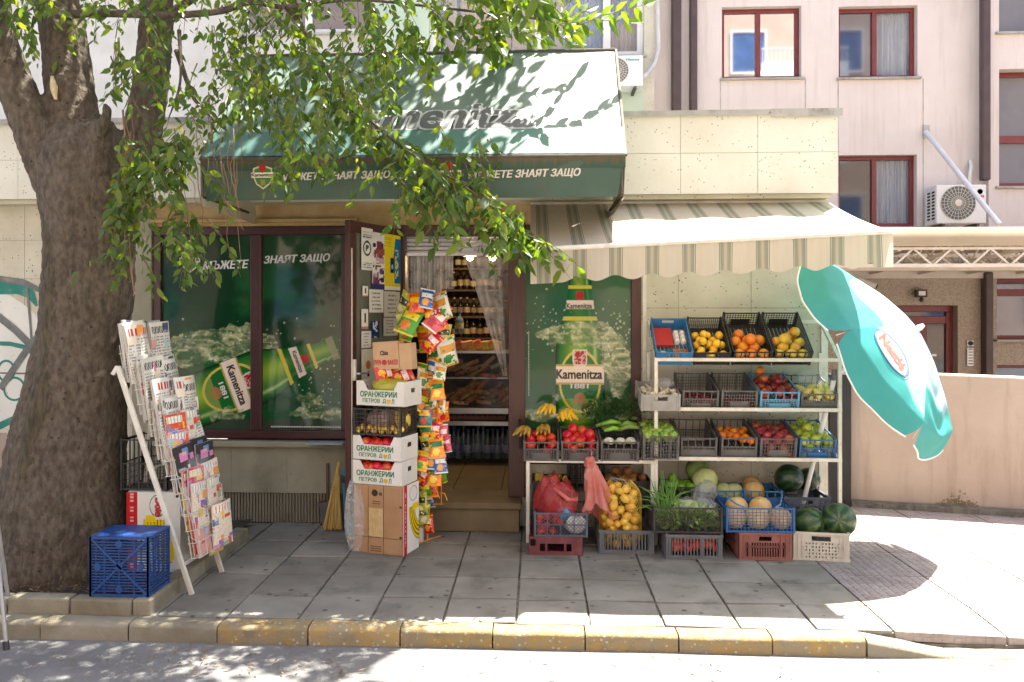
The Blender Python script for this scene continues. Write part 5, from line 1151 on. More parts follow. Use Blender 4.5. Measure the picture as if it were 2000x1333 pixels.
# low table
t0_ = shelf_crate('dark crate of tomatoes at the doorway end of the low table', M['cr_dusty'], 1022, 1092, 901, 12, .30, .145, 'plate', 'grid', 'grid', dy=-.02); heap(t0_, 'tomato', .036, 'red tomato in the crate nearest the doorway', 'tomato', 'tomatoes in the doorway end crate', .11, .9, 0, cap=16)
t1_ = shelf_crate('dark crate heaped with tomatoes, second on the low table', M['cr_dusty'], 1095, 1169, 901, 12, .32, .145, 'plate', 'grid', 'grid', dy=-.02); heap(t1_, 'tomato', .036, 'red tomato in the heaped second crate', 'tomato', 'tomatoes in the second crate', .125, .95, 1, cap=20)
t2_ = shelf_crate('dark crate of cauliflower and cucumbers on the low table', M['cr_dusty'], 1172, 1248, 901, 12, .34, .145, 'plate', 'grid', 'grid', dy=-.02); A = lm(t2_)
for k in range(7):
    mb = MB(); x, y = random.uniform(-.09, .09), random.uniform(.12, .28); ps = [A @ Vector((x-.07, y, .16+.02*k*.5)), A @ Vector((x, y+.02, .175+.01*k)), A @ Vector((x+.07, y+.01, .165+.01*k))]; mb.tube(ps, [.012, .02, .012], 10)
    tag(mb.build('cucumber', FR['lime'].materials[0] if k % 2 else M['cabbage_dark'], None, smooth=180), 'green cucumber on the cauliflower crate of the low table', 'cucumber', 'cucumbers on the low table')
def cauli(p, r, label):
    t = thing('cauliflower', label, 'cauliflower', p); mb = MB(); rg = random.Random(int(p.x*999))
    for k in range(26):
        a, b_ = rg.uniform(0, 6.28), rg.uniform(0, 1.2); c = Vector((math.cos(a)*math.sin(b_), math.sin(a)*math.sin(b_), math.cos(b_)))*r*.7; mb.lathe(sph(r*.34, 6), 10, Matrix.Translation(c))
    mb.build('head', mat('cauli', (.62, .60, .50), (.70, .68, .6), .8, 40, bump=.5), t, wc=False, smooth=180); q = MB()
    for k in range(7):
        a = k*.9; d = Vector((math.cos(a), math.sin(a), 0)); s = Vector((-d.y, d.x, 0)); q.add([d*r*.3-s*r*.1, d*r*.3+s*r*.1, d*r*.95+s*r*.3+Vector((0, 0, r*.1)), d*r*.95-s*r*.3+Vector((0, 0, r*.1)), d*r*1.05+Vector((0, 0, r*.75))], [(0, 1, 2, 3), (3, 2, 4)])
    q.build('leaves', M['cabbage'], t, wc=False, smooth=180)
for k, (x, y, lb) in enumerate(((-.075, .075, 'white cauliflower at the left of its crate'), (.01, .07, 'white cauliflower in the middle of its crate'), (.085, .08, 'white cauliflower at the right of its crate'))): cauli(A @ Vector((x, y, .105)), .045, lb)
b0_ = [crate(lb, M['cr_black'], .29, .3, .17, 'grid', 'grid', None, (X_(pc, 6.42), 6.40, z), (R(10), 0, 0), 'crates on the fruit stand') for lb, pc, z in (('black lattice crate of bananas at the back of the low table, left end', 1050, Z_(1050, 878, 6.4)), ('black lattice crate of bananas at the back of the low table, middle', 1128, Z_(1128, 880, 6.4)), ('black lattice crate under the herbs at the back of the low table', 1204, Z_(1204, 878, 6.4)))]
M['banana'] = mat('banana', (.70, .42, .02), (.76, .50, .04), .4, 20, dirt=((.2, .1, .02), 30, .5)); M['banana_dark'] = mat('banana_dark', (.34, .2, .03), (.5, .32, .04), .5, 20, dirt=((.03, .02, .01), 14, .9))
def bananas(label, p, n, L, m, az, group='bananas on the low table', fan=.16, up=.2):
    t = thing('banana_bunch', label, 'bananas', p, (0, 0, az), group)
    for k in range(n):
        a = (k-(n-1)/2)*fan; mb = MB(); ps = []
        for j in range(9):
            u = j/8; x = L*(u-.1); ps.append(Vector((x*math.cos(a), x*math.sin(a)+.004*k, up*L*math.sin(math.pi*u)*.9 + .012*(k % 2))))
        mb.tube(ps, [.006, .008, .015, .018, .019, .0185, .017, .011, .005], 7); mb.build('banana', m, t, wc=False, smooth=50)
    mb = MB(); mb.lathe([(.01, -.02), (.014, 0), (.008, .02)], 8); mb.build('stalk', M['banana_dark'], t, wc=False, smooth=60)
for k, (px, py, n, L, az, lb, mm) in enumerate(((1075, 806, 5, .17, -1.9, 'bright banana bunch arched over the middle of the low table', 'banana'), (1092, 818, 5, .17, -1.0, 'yellow banana bunch lying above the heaped tomatoes', 'banana'), (1118, 815, 4, .16, -2.2, 'yellow banana bunch hanging over the black crate edge', 'banana'), (1030, 848, 5, .16, -2.0, 'overripe brown-spotted banana bunch at the left end', 'banana_dark'), (1060, 845, 4, .16, -1.6, 'overripe dark banana bunch inside the left black crate', 'banana_dark'))):
    bananas(lb, P(px, py, 6.36), n, L, M[mm], az, None, .2, .3)
# herbs: bunches of fine leaves
M['herb'] = leafmat('herb', (.018, .055, .012), (.03, .085, .018), (.06, .13, .03)); M['lettuce'] = leafmat('lettuce', (.14, .26, .05), (.24, .36, .09), (.36, .46, .16))
def herb(name, label, p, rx, ry, rz, n, s, seed, hm='herb'):
    global LV
    keep, LV = LV, MB(); rg = random.Random(seed); stems = MB()
    for k in range(n):
        a, r = rg.uniform(0, 6.28), math.sqrt(rg.random()); q = Vector((math.cos(a)*r*rx, math.sin(a)*r*ry, rz*rg.random()*(1-.5*r*r)))
        leaf(p+q, Vector((q.x, q.y, rg.uniform(-.1, .3))), s*rg.uniform(.5, 1.2), wide=.5)
    for k in range(26):
        a = rg.uniform(0, 6.28); r = rg.random(); stems.tube([p+Vector((0, 0, -.06)), p+Vector((math.cos(a)*r*rx*.9, math.sin(a)*r*ry*.9, rz*.7*rg.random()))], .0016, 4)
    t = thing(name, label, 'herbs', p); LV.build('leaves', M[hm], t); stems.build('stems', M['herb'], t); LV = keep
herb('parsley_bunch', 'dark green bunch of parsley above the cauliflower crate', P(1180, 815, 6.34), .16, .08, .16, 900, .022, 1); herb('dill_bunch', 'feathery dark green dill bunch between the parsley and the carton tray', P(1230, 806, 6.3), .15, .08, .14, 900, .018, 2)
# ---------------------------------------------------------------- on the pavement
def floor_crate(label, m, pa, pb, Y, z, d, h, front, side='grid', back=None, rz=0, **k):
    x0, x1 = X_(pa, Y), X_(pb, Y); w = x1-x0; M0 = Matrix.Rotation(rz, 4, 'Z'); c = Vector(((x0+x1)/2, Y, z))
    return crate(label, m, w, d, h, front, side, back, c, (0, 0, rz), 'crates on the pavement', **k)
def Yg(px, py): return G(px, py).y
q0 = floor_crate('shallow maroon tray under the crate with the red bag', M['cr_maroon'], 1034, 1137, Yg(1085, 1085), .002, .36, .125, 'tray', 'tray', name='tray', posts=False)
q1 = floor_crate('black diamond-mesh crate with a red bag on the maroon tray', M['cr_slate'], 1043, 1148, Yg(1085, 1085)-.0, .129, .38, .165, 'diamond', 'mesh')
mb = MB(); c = q0; A = lm(q0); mb.box(-.175, -.14, -.0075, -.0065, .065, .11, A); o = mb.build('label', M['paper'], q0)
q2 = floor_crate('dark grey barred crate holding the net sack of potatoes', M['cr_grey'], 1171, 1277, Yg(1224, 1082), .002, .40, .16, 'bars', 'bars')
q3 = floor_crate('dark grey barred crate of red peppers under the greens', M['cr_grey'], 1301, 1411, Yg(1355, 1093), .002, .42, .165, 'bars', 'bars', rz=R(0))
q4 = floor_crate('long black diamond-mesh crate of spring onions and celery', M['cr_black'], 1276, 1412, Yg(1355, 1093)+.02, .172, .36, .175, 'diamond', 'mesh')
q5 = floor_crate('brown-red slotted crate under the blue crate of melons', M['cr_brown'], 1444, 1546, Yg(1495, 1095), .002, .46, .185, 'slots', 'slots')
q6 = floor_crate('blue crate of netted melons on the brown-red crate', M['cr_blue'], 1418, 1553, Yg(1495, 1095)-.01, .191, .34, .165, 'mesh', 'big', 'solid')
q7 = floor_crate('cream perforated crate with two watermelons on it', M['cr_cream'], 1551, 1657, Yg(1600, 1096), .002, .32, .19, 'holes', 'holes', rz=R(-7))
A = lm(q7)
put('watermelon', P(1581, 1021, q7.location.y+.16), 'striped watermelon at the left on the cream crate', 'watermelon', None, .98, (1.1, .5, .4)); put('watermelon', P(1638, 1016, q7.location.y+.12), 'large pale-striped watermelon at the right on the cream crate', 'watermelon', None, 1.06, (1.35, .1, -.35))
w1 = floor_crate('slate grey crate of dark watermelons at the right post', M['cr_slate'], 1532, 1622, 6.22, .17, .36, .17, 'slots', 'slots'); w2 = floor_crate('dark blue crate at the bottom under the slate crate', M['cr_blue'], 1532, 1622, 6.22, .003, .36, .16, 'bars', 'bars')
put('dark_watermelon', P(1541, 934, 6.36), 'dark green watermelon at the left of the slate crate', 'watermelon', None, .98, (.8, .9, 0)); put('dark_watermelon', P(1578, 937, 6.46), 'dark green watermelon half hidden behind its neighbour', 'watermelon', None, .82, (.3, 1.2, .5))
A = lm(q6)
for k, (x, y, z, s, lb) in enumerate(((-.15, .085, .078, .92, 'netted yellow melon at the left front of the blue crate'), (0, .088, .082, 1.02, 'netted yellow melon in the middle front of the blue crate'), (.155, .085, .078, .94, 'netted yellow melon at the right front of the blue crate'), (-.11, .22, .12, .95, 'netted yellow melon at the left back of the blue crate'), (.06, .235, .115, .95, 'netted yellow melon at the right back of the blue crate'))): put('melon', A @ Vector((x, y, z)), lb, 'melon', None, s, (random.uniform(-.4, .4), random.uniform(-.4, .4), k))
M['band'] = mat('band', (.08, .2, .4), (.1, .24, .45), .4)
mb = MB()
for sx_ in (-1, 1): mb.tube([A @ Vector((sx_*.24, .34, .165)), A @ Vector((sx_*.20, .2, .21)), A @ Vector((sx_*.15, .06, .18)), A @ Vector((sx_*.10, .01, .166))], .006, 8)
mb.build('handle', M['band'], q6, smooth=180)
n1 = floor_crate('small blue lattice crate of cabbages behind the greens', M['cr_sky'], 1371, 1450, 6.28, .24, .3, .13, 'big', 'big', 'solid'); n2 = floor_crate('small blue lattice crate with one orange melon behind the melon crate', M['cr_sky'], 1453, 1529, 6.28, .24, .3, .13, 'big', 'big', 'solid')
n3 = floor_crate('black crate of limes behind the spring onions', M['cr_black'], 1300, 1362, 6.25, .25, .3, .15, 'grid', 'grid'); heap(n3, 'lime', .034, 'bright green lime in the black crate behind the onions', 'lime', 'limes in the black crate', .14, .9, 1, cap=16)
for lb, pa, pb in (('black upturned crate carrying the limes and cabbages', 1300, 1405), ('black upturned crate carrying the small blue crates', 1410, 1528)):
    floor_crate(lb, M['cr_black'], pa, pb, 6.29, .003, .28, .225, 'bars', 'bars')
put('melon', lm(n2) @ Vector((-.04, .12, .10)), 'orange melon in the small blue lattice crate', 'melon', None, .98, (1.2, 0, 0)); put('melon', lm(n2) @ Vector((-.02, .24, .12)), 'orange melon at the back of the small blue crate', 'melon', None, .9, (.2, .8, 0))
def cabbage(label, p, r, m, seed):
    t = thing('cabbage', label, 'cabbage', p, (seed*.7, seed*.4, seed)); mb = MB(); mb.lathe(sph(r, 14), 22)
    for i, v in enumerate(mb.v): mb.v[i] = v*(1+.06*noise.noise(v*14+Vector((seed, 0, 0))))
    mb.build('head', m, t, wc=False, smooth=180); q = MB(); rg = random.Random(seed)
    for k in range(7):
        az, el = k*.9+rg.random(), rg.uniform(-.5, .7); c = Vector((math.cos(az)*math.cos(el), math.sin(az)*math.cos(el), math.sin(el))); u = c.orthogonal().normalized(); w_ = c.cross(u); nn_ = 8; vs = []
        for j in range(nn_):
            for i in range(nn_):
                a, b_ = (i/(nn_-1)-.5)*1.5, (j/(nn_-1)-.5)*1.5; e = math.hypot(a, b_); d = (c+u*a+w_*b_).normalized()*r*(1.02+.012*k+.07*max(0, e-.45)+.03*noise.noise(Vector((a*5, b_*5, k)))); vs.append(d)
        q.add(vs, [(j*nn_+i, j*nn_+i+1, (j+1)*nn_+i+1, (j+1)*nn_+i) for j in range(nn_-1) for i in range(nn_-1)])
    q.build('outer_leaves', m, t, wc=False, smooth=180)
cabbage('pale cut cabbage facing forward under the lowest shelf', P(1378, 938, 6.33), .090, M['cabbage'], 1); cabbage('dark green cabbage behind the pale cut one', P(1362, 918, 6.45), .085, M['cabbage_dark'], 2); cabbage('pale yellow cabbage in the small blue crate, left', P(1410, 963, 6.38), .075, M['cabbage'], 3); cabbage('pale cabbage in the small blue crate, right', P(1432, 962, 6.36), .068, M['cabbage'], 4)
# net sack of potatoes
A = lm(q2); sc = thing('net_sack', 'upright yellow net sack full of potatoes in the barred crate', 'sack', A @ Vector((-.03, .14, .012)))
def srad(t): return .118*(1-.0*t)*min(1, .75+2.2*t)*(1-.55*max(0, (t-.72)/.28)**2) + .012
rg = random.Random(5); pts = []
Hs = .46
for k in range(5200):
    t = rg.random(); a = rg.uniform(0, 6.28); r = (srad(t)-.026)*math.sqrt(rg.uniform(.45, 1)); p = Vector((r*1.12*math.cos(a), r*.85*math.sin(a), .03+t*(Hs-.06)))
    if p.y > .03: continue
    if all((p-q).length > .050 for q in pts): pts.append(p)
for p in pts: put('potato', sc.location+p, 'yellow potato inside the net sack', 'potato', 'potatoes in the net sack', rg.uniform(1.1, 1.5), (rg.uniform(0, 3), rg.uniform(0, 3), 0))
mb = MB(); nu, nv = 34, 44
for sg in (1, -1):
    for k in range(nu):
        ps = []
        for j in range(nv+1): t = j/nv; a = 2*math.pi*(k/nu) + sg*t*2.6; r = srad(t)+.004; ps.append(Vector((r*1.12*math.cos(a), r*.85*math.sin(a), .01+t*(Hs+.0))))
        mb.tube(ps, .0009, 3, cap=False)
mb.build('net', mat('net', (.72, .40, .02), (.76, .46, .03), .5), sc, wc=False)
mb = MB(); mb.tube([sc.location+Vector((-.02, 0, Hs)), sc.location+Vector((-.07, .02, Hs+.025)), sc.location+Vector((.02, -.02, Hs+.02)), sc.location+Vector((.07, -.05, Hs-.03))], .003, 5); mb.build('tie', M['cr_lightblue'], sc)
# red carrier bags
M['red_bag'] = clearmat('red_bag', (.42, .045, .045), .72, .16, 6, .4); M['pink_bag'] = mat('pink_bag', (.74, .17, .12), (.80, .42, .36), .3, 7, bump=.2, bscale=30, trans=.45)
A = lm(q1); rb = thing('carrier_bag', 'dark red translucent carrier bag sagging open in the diamond-mesh crate', 'bag', A @ Vector((-.03, .17, .05)))
bb = bag('body', None, M['red_bag'], .33, .28, .30, (0, 0, 0), 5, .2, None, None); bb.parent = rb
for k in list(bb.keys()): del bb[k]
b2 = bag('inner_fold', None, M['red_bag'], .2, .18, .32, (-.05, 0, .02), 11, .3, None, None); b2.parent = rb
for k in (b2,): [k.__delitem__(x) for x in list(k.keys())]
mb = MB(); mb.tube([Vector((-.02, -.09, .27)), Vector((.03, -.12, .24)), Vector((.08, -.13, .2)), Vector((.14, -.1, .19)), Vector((.15, 0, .22))], [.01, .014, .016, .014, .01], 8); mb.build('handle_loop', M['pink_bag'], rb, wc=False, smooth=180)
for k in range(14): put('tomato', A @ Vector((random.uniform(-.16, -.0), random.uniform(.035, .08), .03+.033*(k % 4))), 'red tomato behind the mesh below the red bag', 'tomato', 'tomatoes under the red bag', .72)
bag('plastic_bag', 'white crumpled bag behind the mesh of the red bag crate', mat('white_bag', (.6, .6, .56), (.7, .7, .66), .4, 20), .15, .12, .11, A @ Vector((.105, .075, .012)), 4, .3); bag('plastic_bag', 'small blue bag poking over the diamond-mesh crate edge', mat('blue_bag', (.05, .25, .42), (.1, .32, .5), .35, 20), .12, .1, .09, A @ Vector((.03, .09, .09)), 6, .35)
hb = thing('carrier_bag', 'knotted bright red carrier bag hanging from the low table', 'bag', P(1155, 905, 6.0)); mb = MB(); nu, nv = 56, 20; vs = []
for j in range(nv+1):
    t = j/nv
    for i in range(nu):
        a = 2*math.pi*i/nu; w_ = .026+.085*(t**.75)*(1+.1*math.sin(3*t)); fl = .45+.25*t; f = 1+(.15+.55*t)*noise.noise(Vector((math.cos(a)*1.3+2, math.sin(a)*1.3, t*1.1)))+.2*math.sin(a*5+2*t)*(.2+.8*t)+.1*math.sin(a*11+4*t)
        zb = -t*(.36+.07*math.sin(a+.6)+.06*noise.noise(Vector((math.cos(a)*2.5, math.sin(a)*2.5, 5)))); vs.append(Vector((math.cos(a)*w_*f + .055*t, math.sin(a)*w_*fl*f, zb)))
mb.add(vs, [(j*nu+i, j*nu+(i+1) % nu, (j+1)*nu+(i+1) % nu, (j+1)*nu+i) for j in range(nv) for i in range(nu)]); mb.build('body', M['pink_bag'], hb, wc=False, smooth=180)
kn = bag('knot', None, M['pink_bag'], .085, .07, .075, (-.015, -.01, -.03), 2, .5, None, None); kn.parent = hb; [kn.__delitem__(x) for x in list(kn.keys())]
mb = MB(); mb.tube([(0, 0, .03), (.004, .03, .075), (.002, .1, .08)], .003, 6); mb.build('hook', M['galv'], hb, wc=False)
mb = MB(); mb.add([(-.02, -.03, -.02), (-.055, -.02, -.085), (-.035, -.03, -.12), (.0, -.035, -.06)], [(0, 1, 2, 3)]); mb.build('flap', M['pink_bag'], hb, wc=False); mb = MB(); mb.add([(-.02, -.02, -.30), (-.09, -.03, -.355), (-.085, -.03, -.385), (.0, -.035, -.345)], [(0, 1, 2, 3)]); mb.build('flap', M['pink_bag'], hb, wc=False)
# spring onions, wrapped celery, leafy greens, red peppers
A = lm(q4); so = thing('spring_onions', 'bundle of long green spring onions standing in the black mesh crate', 'spring onions', A @ Vector((-.13, .12, .02))); rg = random.Random(9)
M['onion_green'] = mat('onion_green', (.075, .20, .025), (.13, .28, .045), .4, 14, stretch=(1, 1, .3)); mb = MB()
for k in range(46):
    a = rg.gauss(-.15, .55); L = rg.uniform(.22, .36); lean = rg.uniform(-.25, .25); ps = []; bend = rg.choice((0, 0, 0, 1)); x = rg.uniform(-.05, .06)
    for j in range(8):
        u = j/7; dx = math.sin(a)*L*(u**1.5)*.7; dz = L*u*math.cos(a*.7) - (.5*L*max(0, u-.55)*(1.3 if abs(a) > .4 or bend else .1)); ps.append(Vector((x+dx, lean*L*u*.5, dz+.05)))
    mb.tube(ps, [.004, .0045, .005, .005, .0045, .004, .003, .0015], 5)
mb.build('leaves', M['onion_green'], so, wc=False, smooth=180)
mb = MB()
for k in range(14): x = rg.uniform(-.05, .07); mb.tube([(x, rg.uniform(-.03, .03), -.01), (x*1.05, rg.uniform(-.03, .03), .075)], [.007, .005], 6)
mb.build('stems', M['garlic'], so, wc=False, smooth=180)
ce = thing('celery_pack', 'celery stalks wrapped in clear film lying in the black mesh crate', 'celery', A @ Vector((.05, .16, .13))); mb = MB()
for k in range(16): y = rg.uniform(-.09, .09); mb.tube([(-.15, y*.6, .035+rg.uniform(-.02, .035)), (0, y, .02+rg.uniform(-.02, .03)), (.17, y*1.3, -.02+rg.uniform(-.01, .02))], [.009, .012, .013], 7)
mb.build('stalks', mat('celery', (.34, .44, .16), (.48, .55, .28), .5, 12), ce, wc=False, smooth=180); wb = bag('wrap', None, M['film_clear'], .36, .24, .11, (0, 0, -.035), 7, .3, None, None); wb.parent = ce; [wb.__delitem__(x) for x in list(wb.keys())]
bag('plastic_bag', 'crumpled dark translucent bag behind the wrapped celery', M['film_grey'], .2, .16, .17, A @ Vector((.17, .25, .13)), 12, .5)
herb('lettuce', 'leafy light greens inside the black mesh crate', A @ Vector((.0, .075, .03)), .2, .06, .13, 420, .06, 7, 'lettuce')
A = lm(q3)
for k in range(22): put('tomato', A @ Vector((-.15+.03*(k % 11), .04+.04*(k//11), .045+.045*(k//11)+random.uniform(0, .05))), 'red pepper seen through the bars under the greens', 'pepper', 'red peppers in the barred crate', .8, name='red_pepper')
# dim stock behind, under the low table
for lb, pa, pb, z, h in (('black crate stood on end against the wall under the low table', 1108, 1182, .55, .27), ):
    c = floor_crate(lb, M['cr_black'], pa, pb, 6.52, z-.22, .1, h, 'grid', 'grid')
u1 = floor_crate('black crate of onions at the back under the low table, right side', M['cr_black'], 1180, 1272, 6.3, .3, .3, .13, 'solid', 'grid'); heap(u1, 'onion', .036, 'brown onion in the back crate under the low table', 'onion', 'onions under the low table', .12, .9, 1, cap=14, low=False)
u2 = floor_crate('black crate of old potatoes at the back under the low table, left side', M['cr_black'], 1040, 1115, 6.3, .28, .3, .14, 'solid', 'grid'); heap(u2, 'potato', .03, 'dusty potato in the back crate under the low table', 'potato', 'old potatoes under the low table', .13, .9, 1, cap=12, low=False)
for lb, pa, pb in (('black barred crate at the bottom behind the potato sack', 1180, 1272), ('black barred crate at the bottom behind the red bag', 1040, 1115)):
    floor_crate(lb, M['cr_black'], pa, pb, 6.3, .003, .3, .27, 'bars', 'bars')
# ================================================================ the open door leaf and its posters
def hit(px, py, p0, n):
    r = _ray(px, py); return O + r*((p0-O).dot(n)/r.dot(n))
dh = P(787, 612, YF-.03); df = D_free = O + _ray(684, 612)*5.95
ex = (Vector((dh.x, dh.y, 0))-Vector((df.x, df.y, 0))); DL = ex.length; ex.normalize(); en = Vector((ex.y, -ex.x, 0))
zb, zt_ = FL+.02, EYE + (CY-424)/FPX*5.95-.02
D0 = Vector((df.x, df.y, zb)); DHt = zt_-zb
door = thing('shop_door', 'dark red-brown shop door standing open outwards, covered with notices', 'door', D0)
DM = frame(D0, ex, (0, 0, 1))
mb = MB(); t_ = .045; fw = .085
mb.box(0, DL, 0, fw*1.6, -t_, 0, DM); mb.box(0, DL, DHt-fw, DHt, -t_, 0, DM); mb.box(0, fw, fw*1.6, DHt-fw, -t_, 0, DM); mb.box(DL-fw*.9, DL, fw*1.6, DHt-fw, -t_, 0, DM)
mb.build('leaf_frame', M['maroon_brown'], door, bevel=.004)
mb = MB(); mb.box(fw, DL-fw*.9, fw*1.6, DHt-fw, -t_*.7, -.012, DM); mb.build('panel', mat('door_panel', (.12, .125, .09), (.16, .165, .12), .4, 4), door)
mb = MB(); mb.box(.014, .021, .2, DHt-.2, 0, .006, DM); mb.box(.03, .05, .95, 1.1, 0, .02, DM); mb.build('lock_strip', M['white_metal'], door)
mb = MB(); mb.tube([DM @ Vector((.045, 1.0, 0)), DM @ Vector((.045, 1.0, .05)), DM @ Vector((.15, 1.0, .055))], .009, 8); mb.build('handle', M['metal'], door, smooth=40)
def sheetart(bg, seed, kind):
    def fn(U, V):
        w, h = U.max(), V.max(); u, v = U/w, V/h; c = np.zeros(U.shape+(3,)) + np.array(bg); rg = np.random.default_rng(seed)
        if kind == 'text':
            for k in range(5): v0 = .84-.17*k; c = lerp(c, lin(70, 66, 62), ((np.abs(v-v0) < .028) & (u > .14+.1*rg.random()) & (u < .86-.2*rg.random()) & (vnoise(U*420, V*0+k*7) > .3))*.75)
        if kind == 'logo':
            d = np.hypot(U-w/2, V-h*.52); c = lerp(c, lin(24, 52, 74), ((d < w*.36) & (d > w*.27))*1.)
            for v0 in (.9, .84, .17, .12, .06): c = lerp(c, lin(50, 60, 66), ((np.abs(v-v0) < .014) & (u > .1) & (u < .9) & (vnoise(U*500, V*0+v0*90) > .35))*.8)
            c = lerp(c, lin(24, 46, 66), ((np.abs(v-.78) < .022) & (u > .12) & (u < .88) & (vnoise(U*330, V*0) > .3))*1.)
        if kind == 'collage':
            for k in range(34): x, y, a, b = rg.random(), rg.uniform(.04, .8), rg.uniform(.05, .25), rg.uniform(.02, .08); c = lerp(c, [lin(70, 30, 52), lin(120, 60, 74), lin(196, 168, 172), lin(40, 28, 62), lin(150, 84, 60), lin(96, 74, 130)][rg.integers(6)], (((np.abs(u-x) < a) & (np.abs(v-y) < b))*1.)*(v < .86))
            c = lerp(c, lin(222, 216, 210), ((np.abs(v-.44) < .012) | (v > .88) | (u < .05))*1.); c = lerp(c, lin(60, 54, 110), ((v < .09))*1.)
        if kind == 'yellowblue':
            c = lerp(c, lin(14, 110, 160), ((u > .62-.35*(1-v)*(v > .3)) & (v > .12) & (v < .94) & (u+.0*v > .45 + .35*(v-.3)))*1.)
            c = lerp(c, lin(226, 200, 20), ((np.abs(u-.76) < .09) & (v > .2) & (v < .74) & (vnoise(U*60, V*95) > .45))*1.)
            c = lerp(c, lin(30, 34, 60), ((np.abs(u-.46) < .1) & (v > .3) & (v < .58))*1.); c = lerp(c, lin(120, 190, 225), (np.exp(-((u-.48)/.07)**2-((v-.42)/.05)**2) > .5)*1.); c = lerp(c, lin(235, 232, 215), (v < .07)*1.)
            c = lerp(c, lin(120, 104, 20), ((u < .5) & (v > .76) & (v < .93) & (np.sin(v*170) > .2) & (vnoise(U*300, V*8) > .4))*.6)
        if kind == 'blue': c = lerp(c, lin(220, 225, 230), ((fbm(U*40, V*40, 2) > .56) & (u > .2) & (u < .8))*.9)
        if kind == 'small': c = lerp(c, lin(30, 40, 36), ((np.abs(u-.55) < .12) & (np.abs(v-.55) < .25))*1.); c = lerp(c, lin(190, 80, 60), ((v < .12))*.8)
        if kind == 'board': c = lerp(c, lin(190, 110, 50), (np.hypot(U-w*.45, (V-h*.5)) < w*.16)*1.); c = lerp(c, lin(60, 50, 44), ((np.abs(u-.46) < .08) & (np.abs(v-.22) < .08))*1.)
        return c
    return fn
W = lin(226, 222, 208)
for k, (a, b_, c, d, bgc, kind, nm, cat, lb) in enumerate((
    (706, 728, 446, 528, W, 'logo', 'poster', 'poster', 'narrow white poster with a dark round letter logo on the open door'), (727, 751, 455, 565, W, 'collage', 'poster', 'poster', 'tall purple photo collage poster beside the yellow one'), (751, 782, 459, 567, lin(228, 205, 30), 'yellowblue', 'poster', 'poster', 'bright yellow and blue poster near the door hinge'),
    (721, 749, 566, 611, W, 'text', 'notice', 'notice', 'white typed notice under the purple collage poster'), (750, 781, 570, 619, lin(205, 200, 184), 'text', 'notice', 'notice', 'faded typed notice under the yellow and blue poster'), (708, 719, 559, 580, W, 'small', 'sticker', 'sticker', 'small white sticker with a dark mark under the logo poster'),
    (706, 719, 604, 643, W, 'small', 'sticker', 'sticker', 'tall white sticker at the free edge of the door'), (725, 741, 628, 660, lin(24, 56, 110), 'blue', 'sticker', 'sticker', 'dark blue sticker in the middle of the door'), (749, 777, 621, 656, lin(196, 190, 172), 'text', 'notice', 'notice', 'lowest greyish typed notice on the door'),
    (706, 725, 647, 680, W, 'text', 'notice', 'notice', 'small white notice with red print at the free edge of the door'), (706, 735, 682, 744, lin(214, 206, 182), 'board', 'notice', 'notice', 'cream board with an orange spot low on the door'), (737, 752, 680, 745, lin(16, 110, 50), 'none', 'notice', 'notice', 'plain green panel beside the cream board'))):
    p0 = D0+en*.004; A_, B_, C_ = hit(a, d, p0, en), hit(b_, d, p0, en), hit(a, c, p0, en)
    z1 = (hit(a, c, p0, en).z+hit(b_, c, p0, en).z)/2; z0 = (A_.z+B_.z)/2; wd = (B_-A_).dot(ex)
    o = printed(nm, frame(Vector((A_.x, A_.y, z0)), ex, (0, 0, 1)), wd, z1-z0, 40, 70, sheetart(bgc, k, kind), M['paper']); tag(o, lb, cat)
    if kind == 'logo': q = MB(); text(q, 'P', frame(Vector((A_.x, A_.y, z0))+ex*wd*.40+Vector((0, 0, (z1-z0)*.46))+en*.002, ex, (0, 0, 1)), wd*.2, (z1-z0)*.13, bold=.05); q.build('lettering', M['ink'], o)
# shutter box and plastic curtains in the doorway
sh = thing('roller_shutter', 'pale metal roller shutter rolled up over the doorway', 'shutter', P(890, 480, YF+.05)); mb = MB(); zz0, zz1 = Z_(890, 497, YF+.05), Z_(890, 457, YF+.05)
for k in range(5): z0 = zz0+(zz1-zz0)*k/5; mb.box(dx0+.02, dx1-.02, YF+.05+.004*(k % 2), YF+.1, z0+.001, z0+(zz1-zz0)/5-.002)
mb.build('slats', M['galv'], sh, bevel=.004); mb = MB(); mb.box(dx0+.02, dx1-.02, YF+.035, YF+.048, zz0-.012, zz0+.012); mb.box(X_(902, YF), X_(925, YF), YF+.03, YF+.036, zz0+.02, zz0+.05); mb.build('bottom_bar', M['metal'], sh)
M['strip'] = clearmat('strip', (.74, .72, .68), .44, .12, 9, .7)
cu = thing('strip_curtain', 'clear plastic strip curtain drawn to the left side of the doorway', 'curtain', P(830, 497, YF+.16)); mb = MB()
for k in range(4): x0 = X_(792+22*k, YF+.16); drape(mb, x0, x0+.11, Z_(830, 640-25*k, YF+.16), zz0, YF+.14+.02*k, 14, .006)
mb.build('strips', M['strip'], cu, smooth=180)
cu = thing('strip_curtain', 'clear plastic strip curtain swept diagonally to the right door jamb', 'curtain', P(960, 497, YF+.16)); mb = MB(); n = 16; vs = []
for j in range(n+1):
    t = j/n; y = 497+(735-497)*t
    for i in range(13):
        u = i/12; xl_ = 903+(982-903)*t**.9; xr = 992; vs.append(P(xl_+(xr-xl_)*u, y, YF+.14+.03*math.sin(u*14)*(1-.4*t)+.02*u))
mb.add(vs, [(j*13+i, j*13+i+1, (j+1)*13+i+1, (j+1)*13+i) for j in range(n) for i in range(12)]); mb.build('strips', M['strip'], cu, smooth=180)
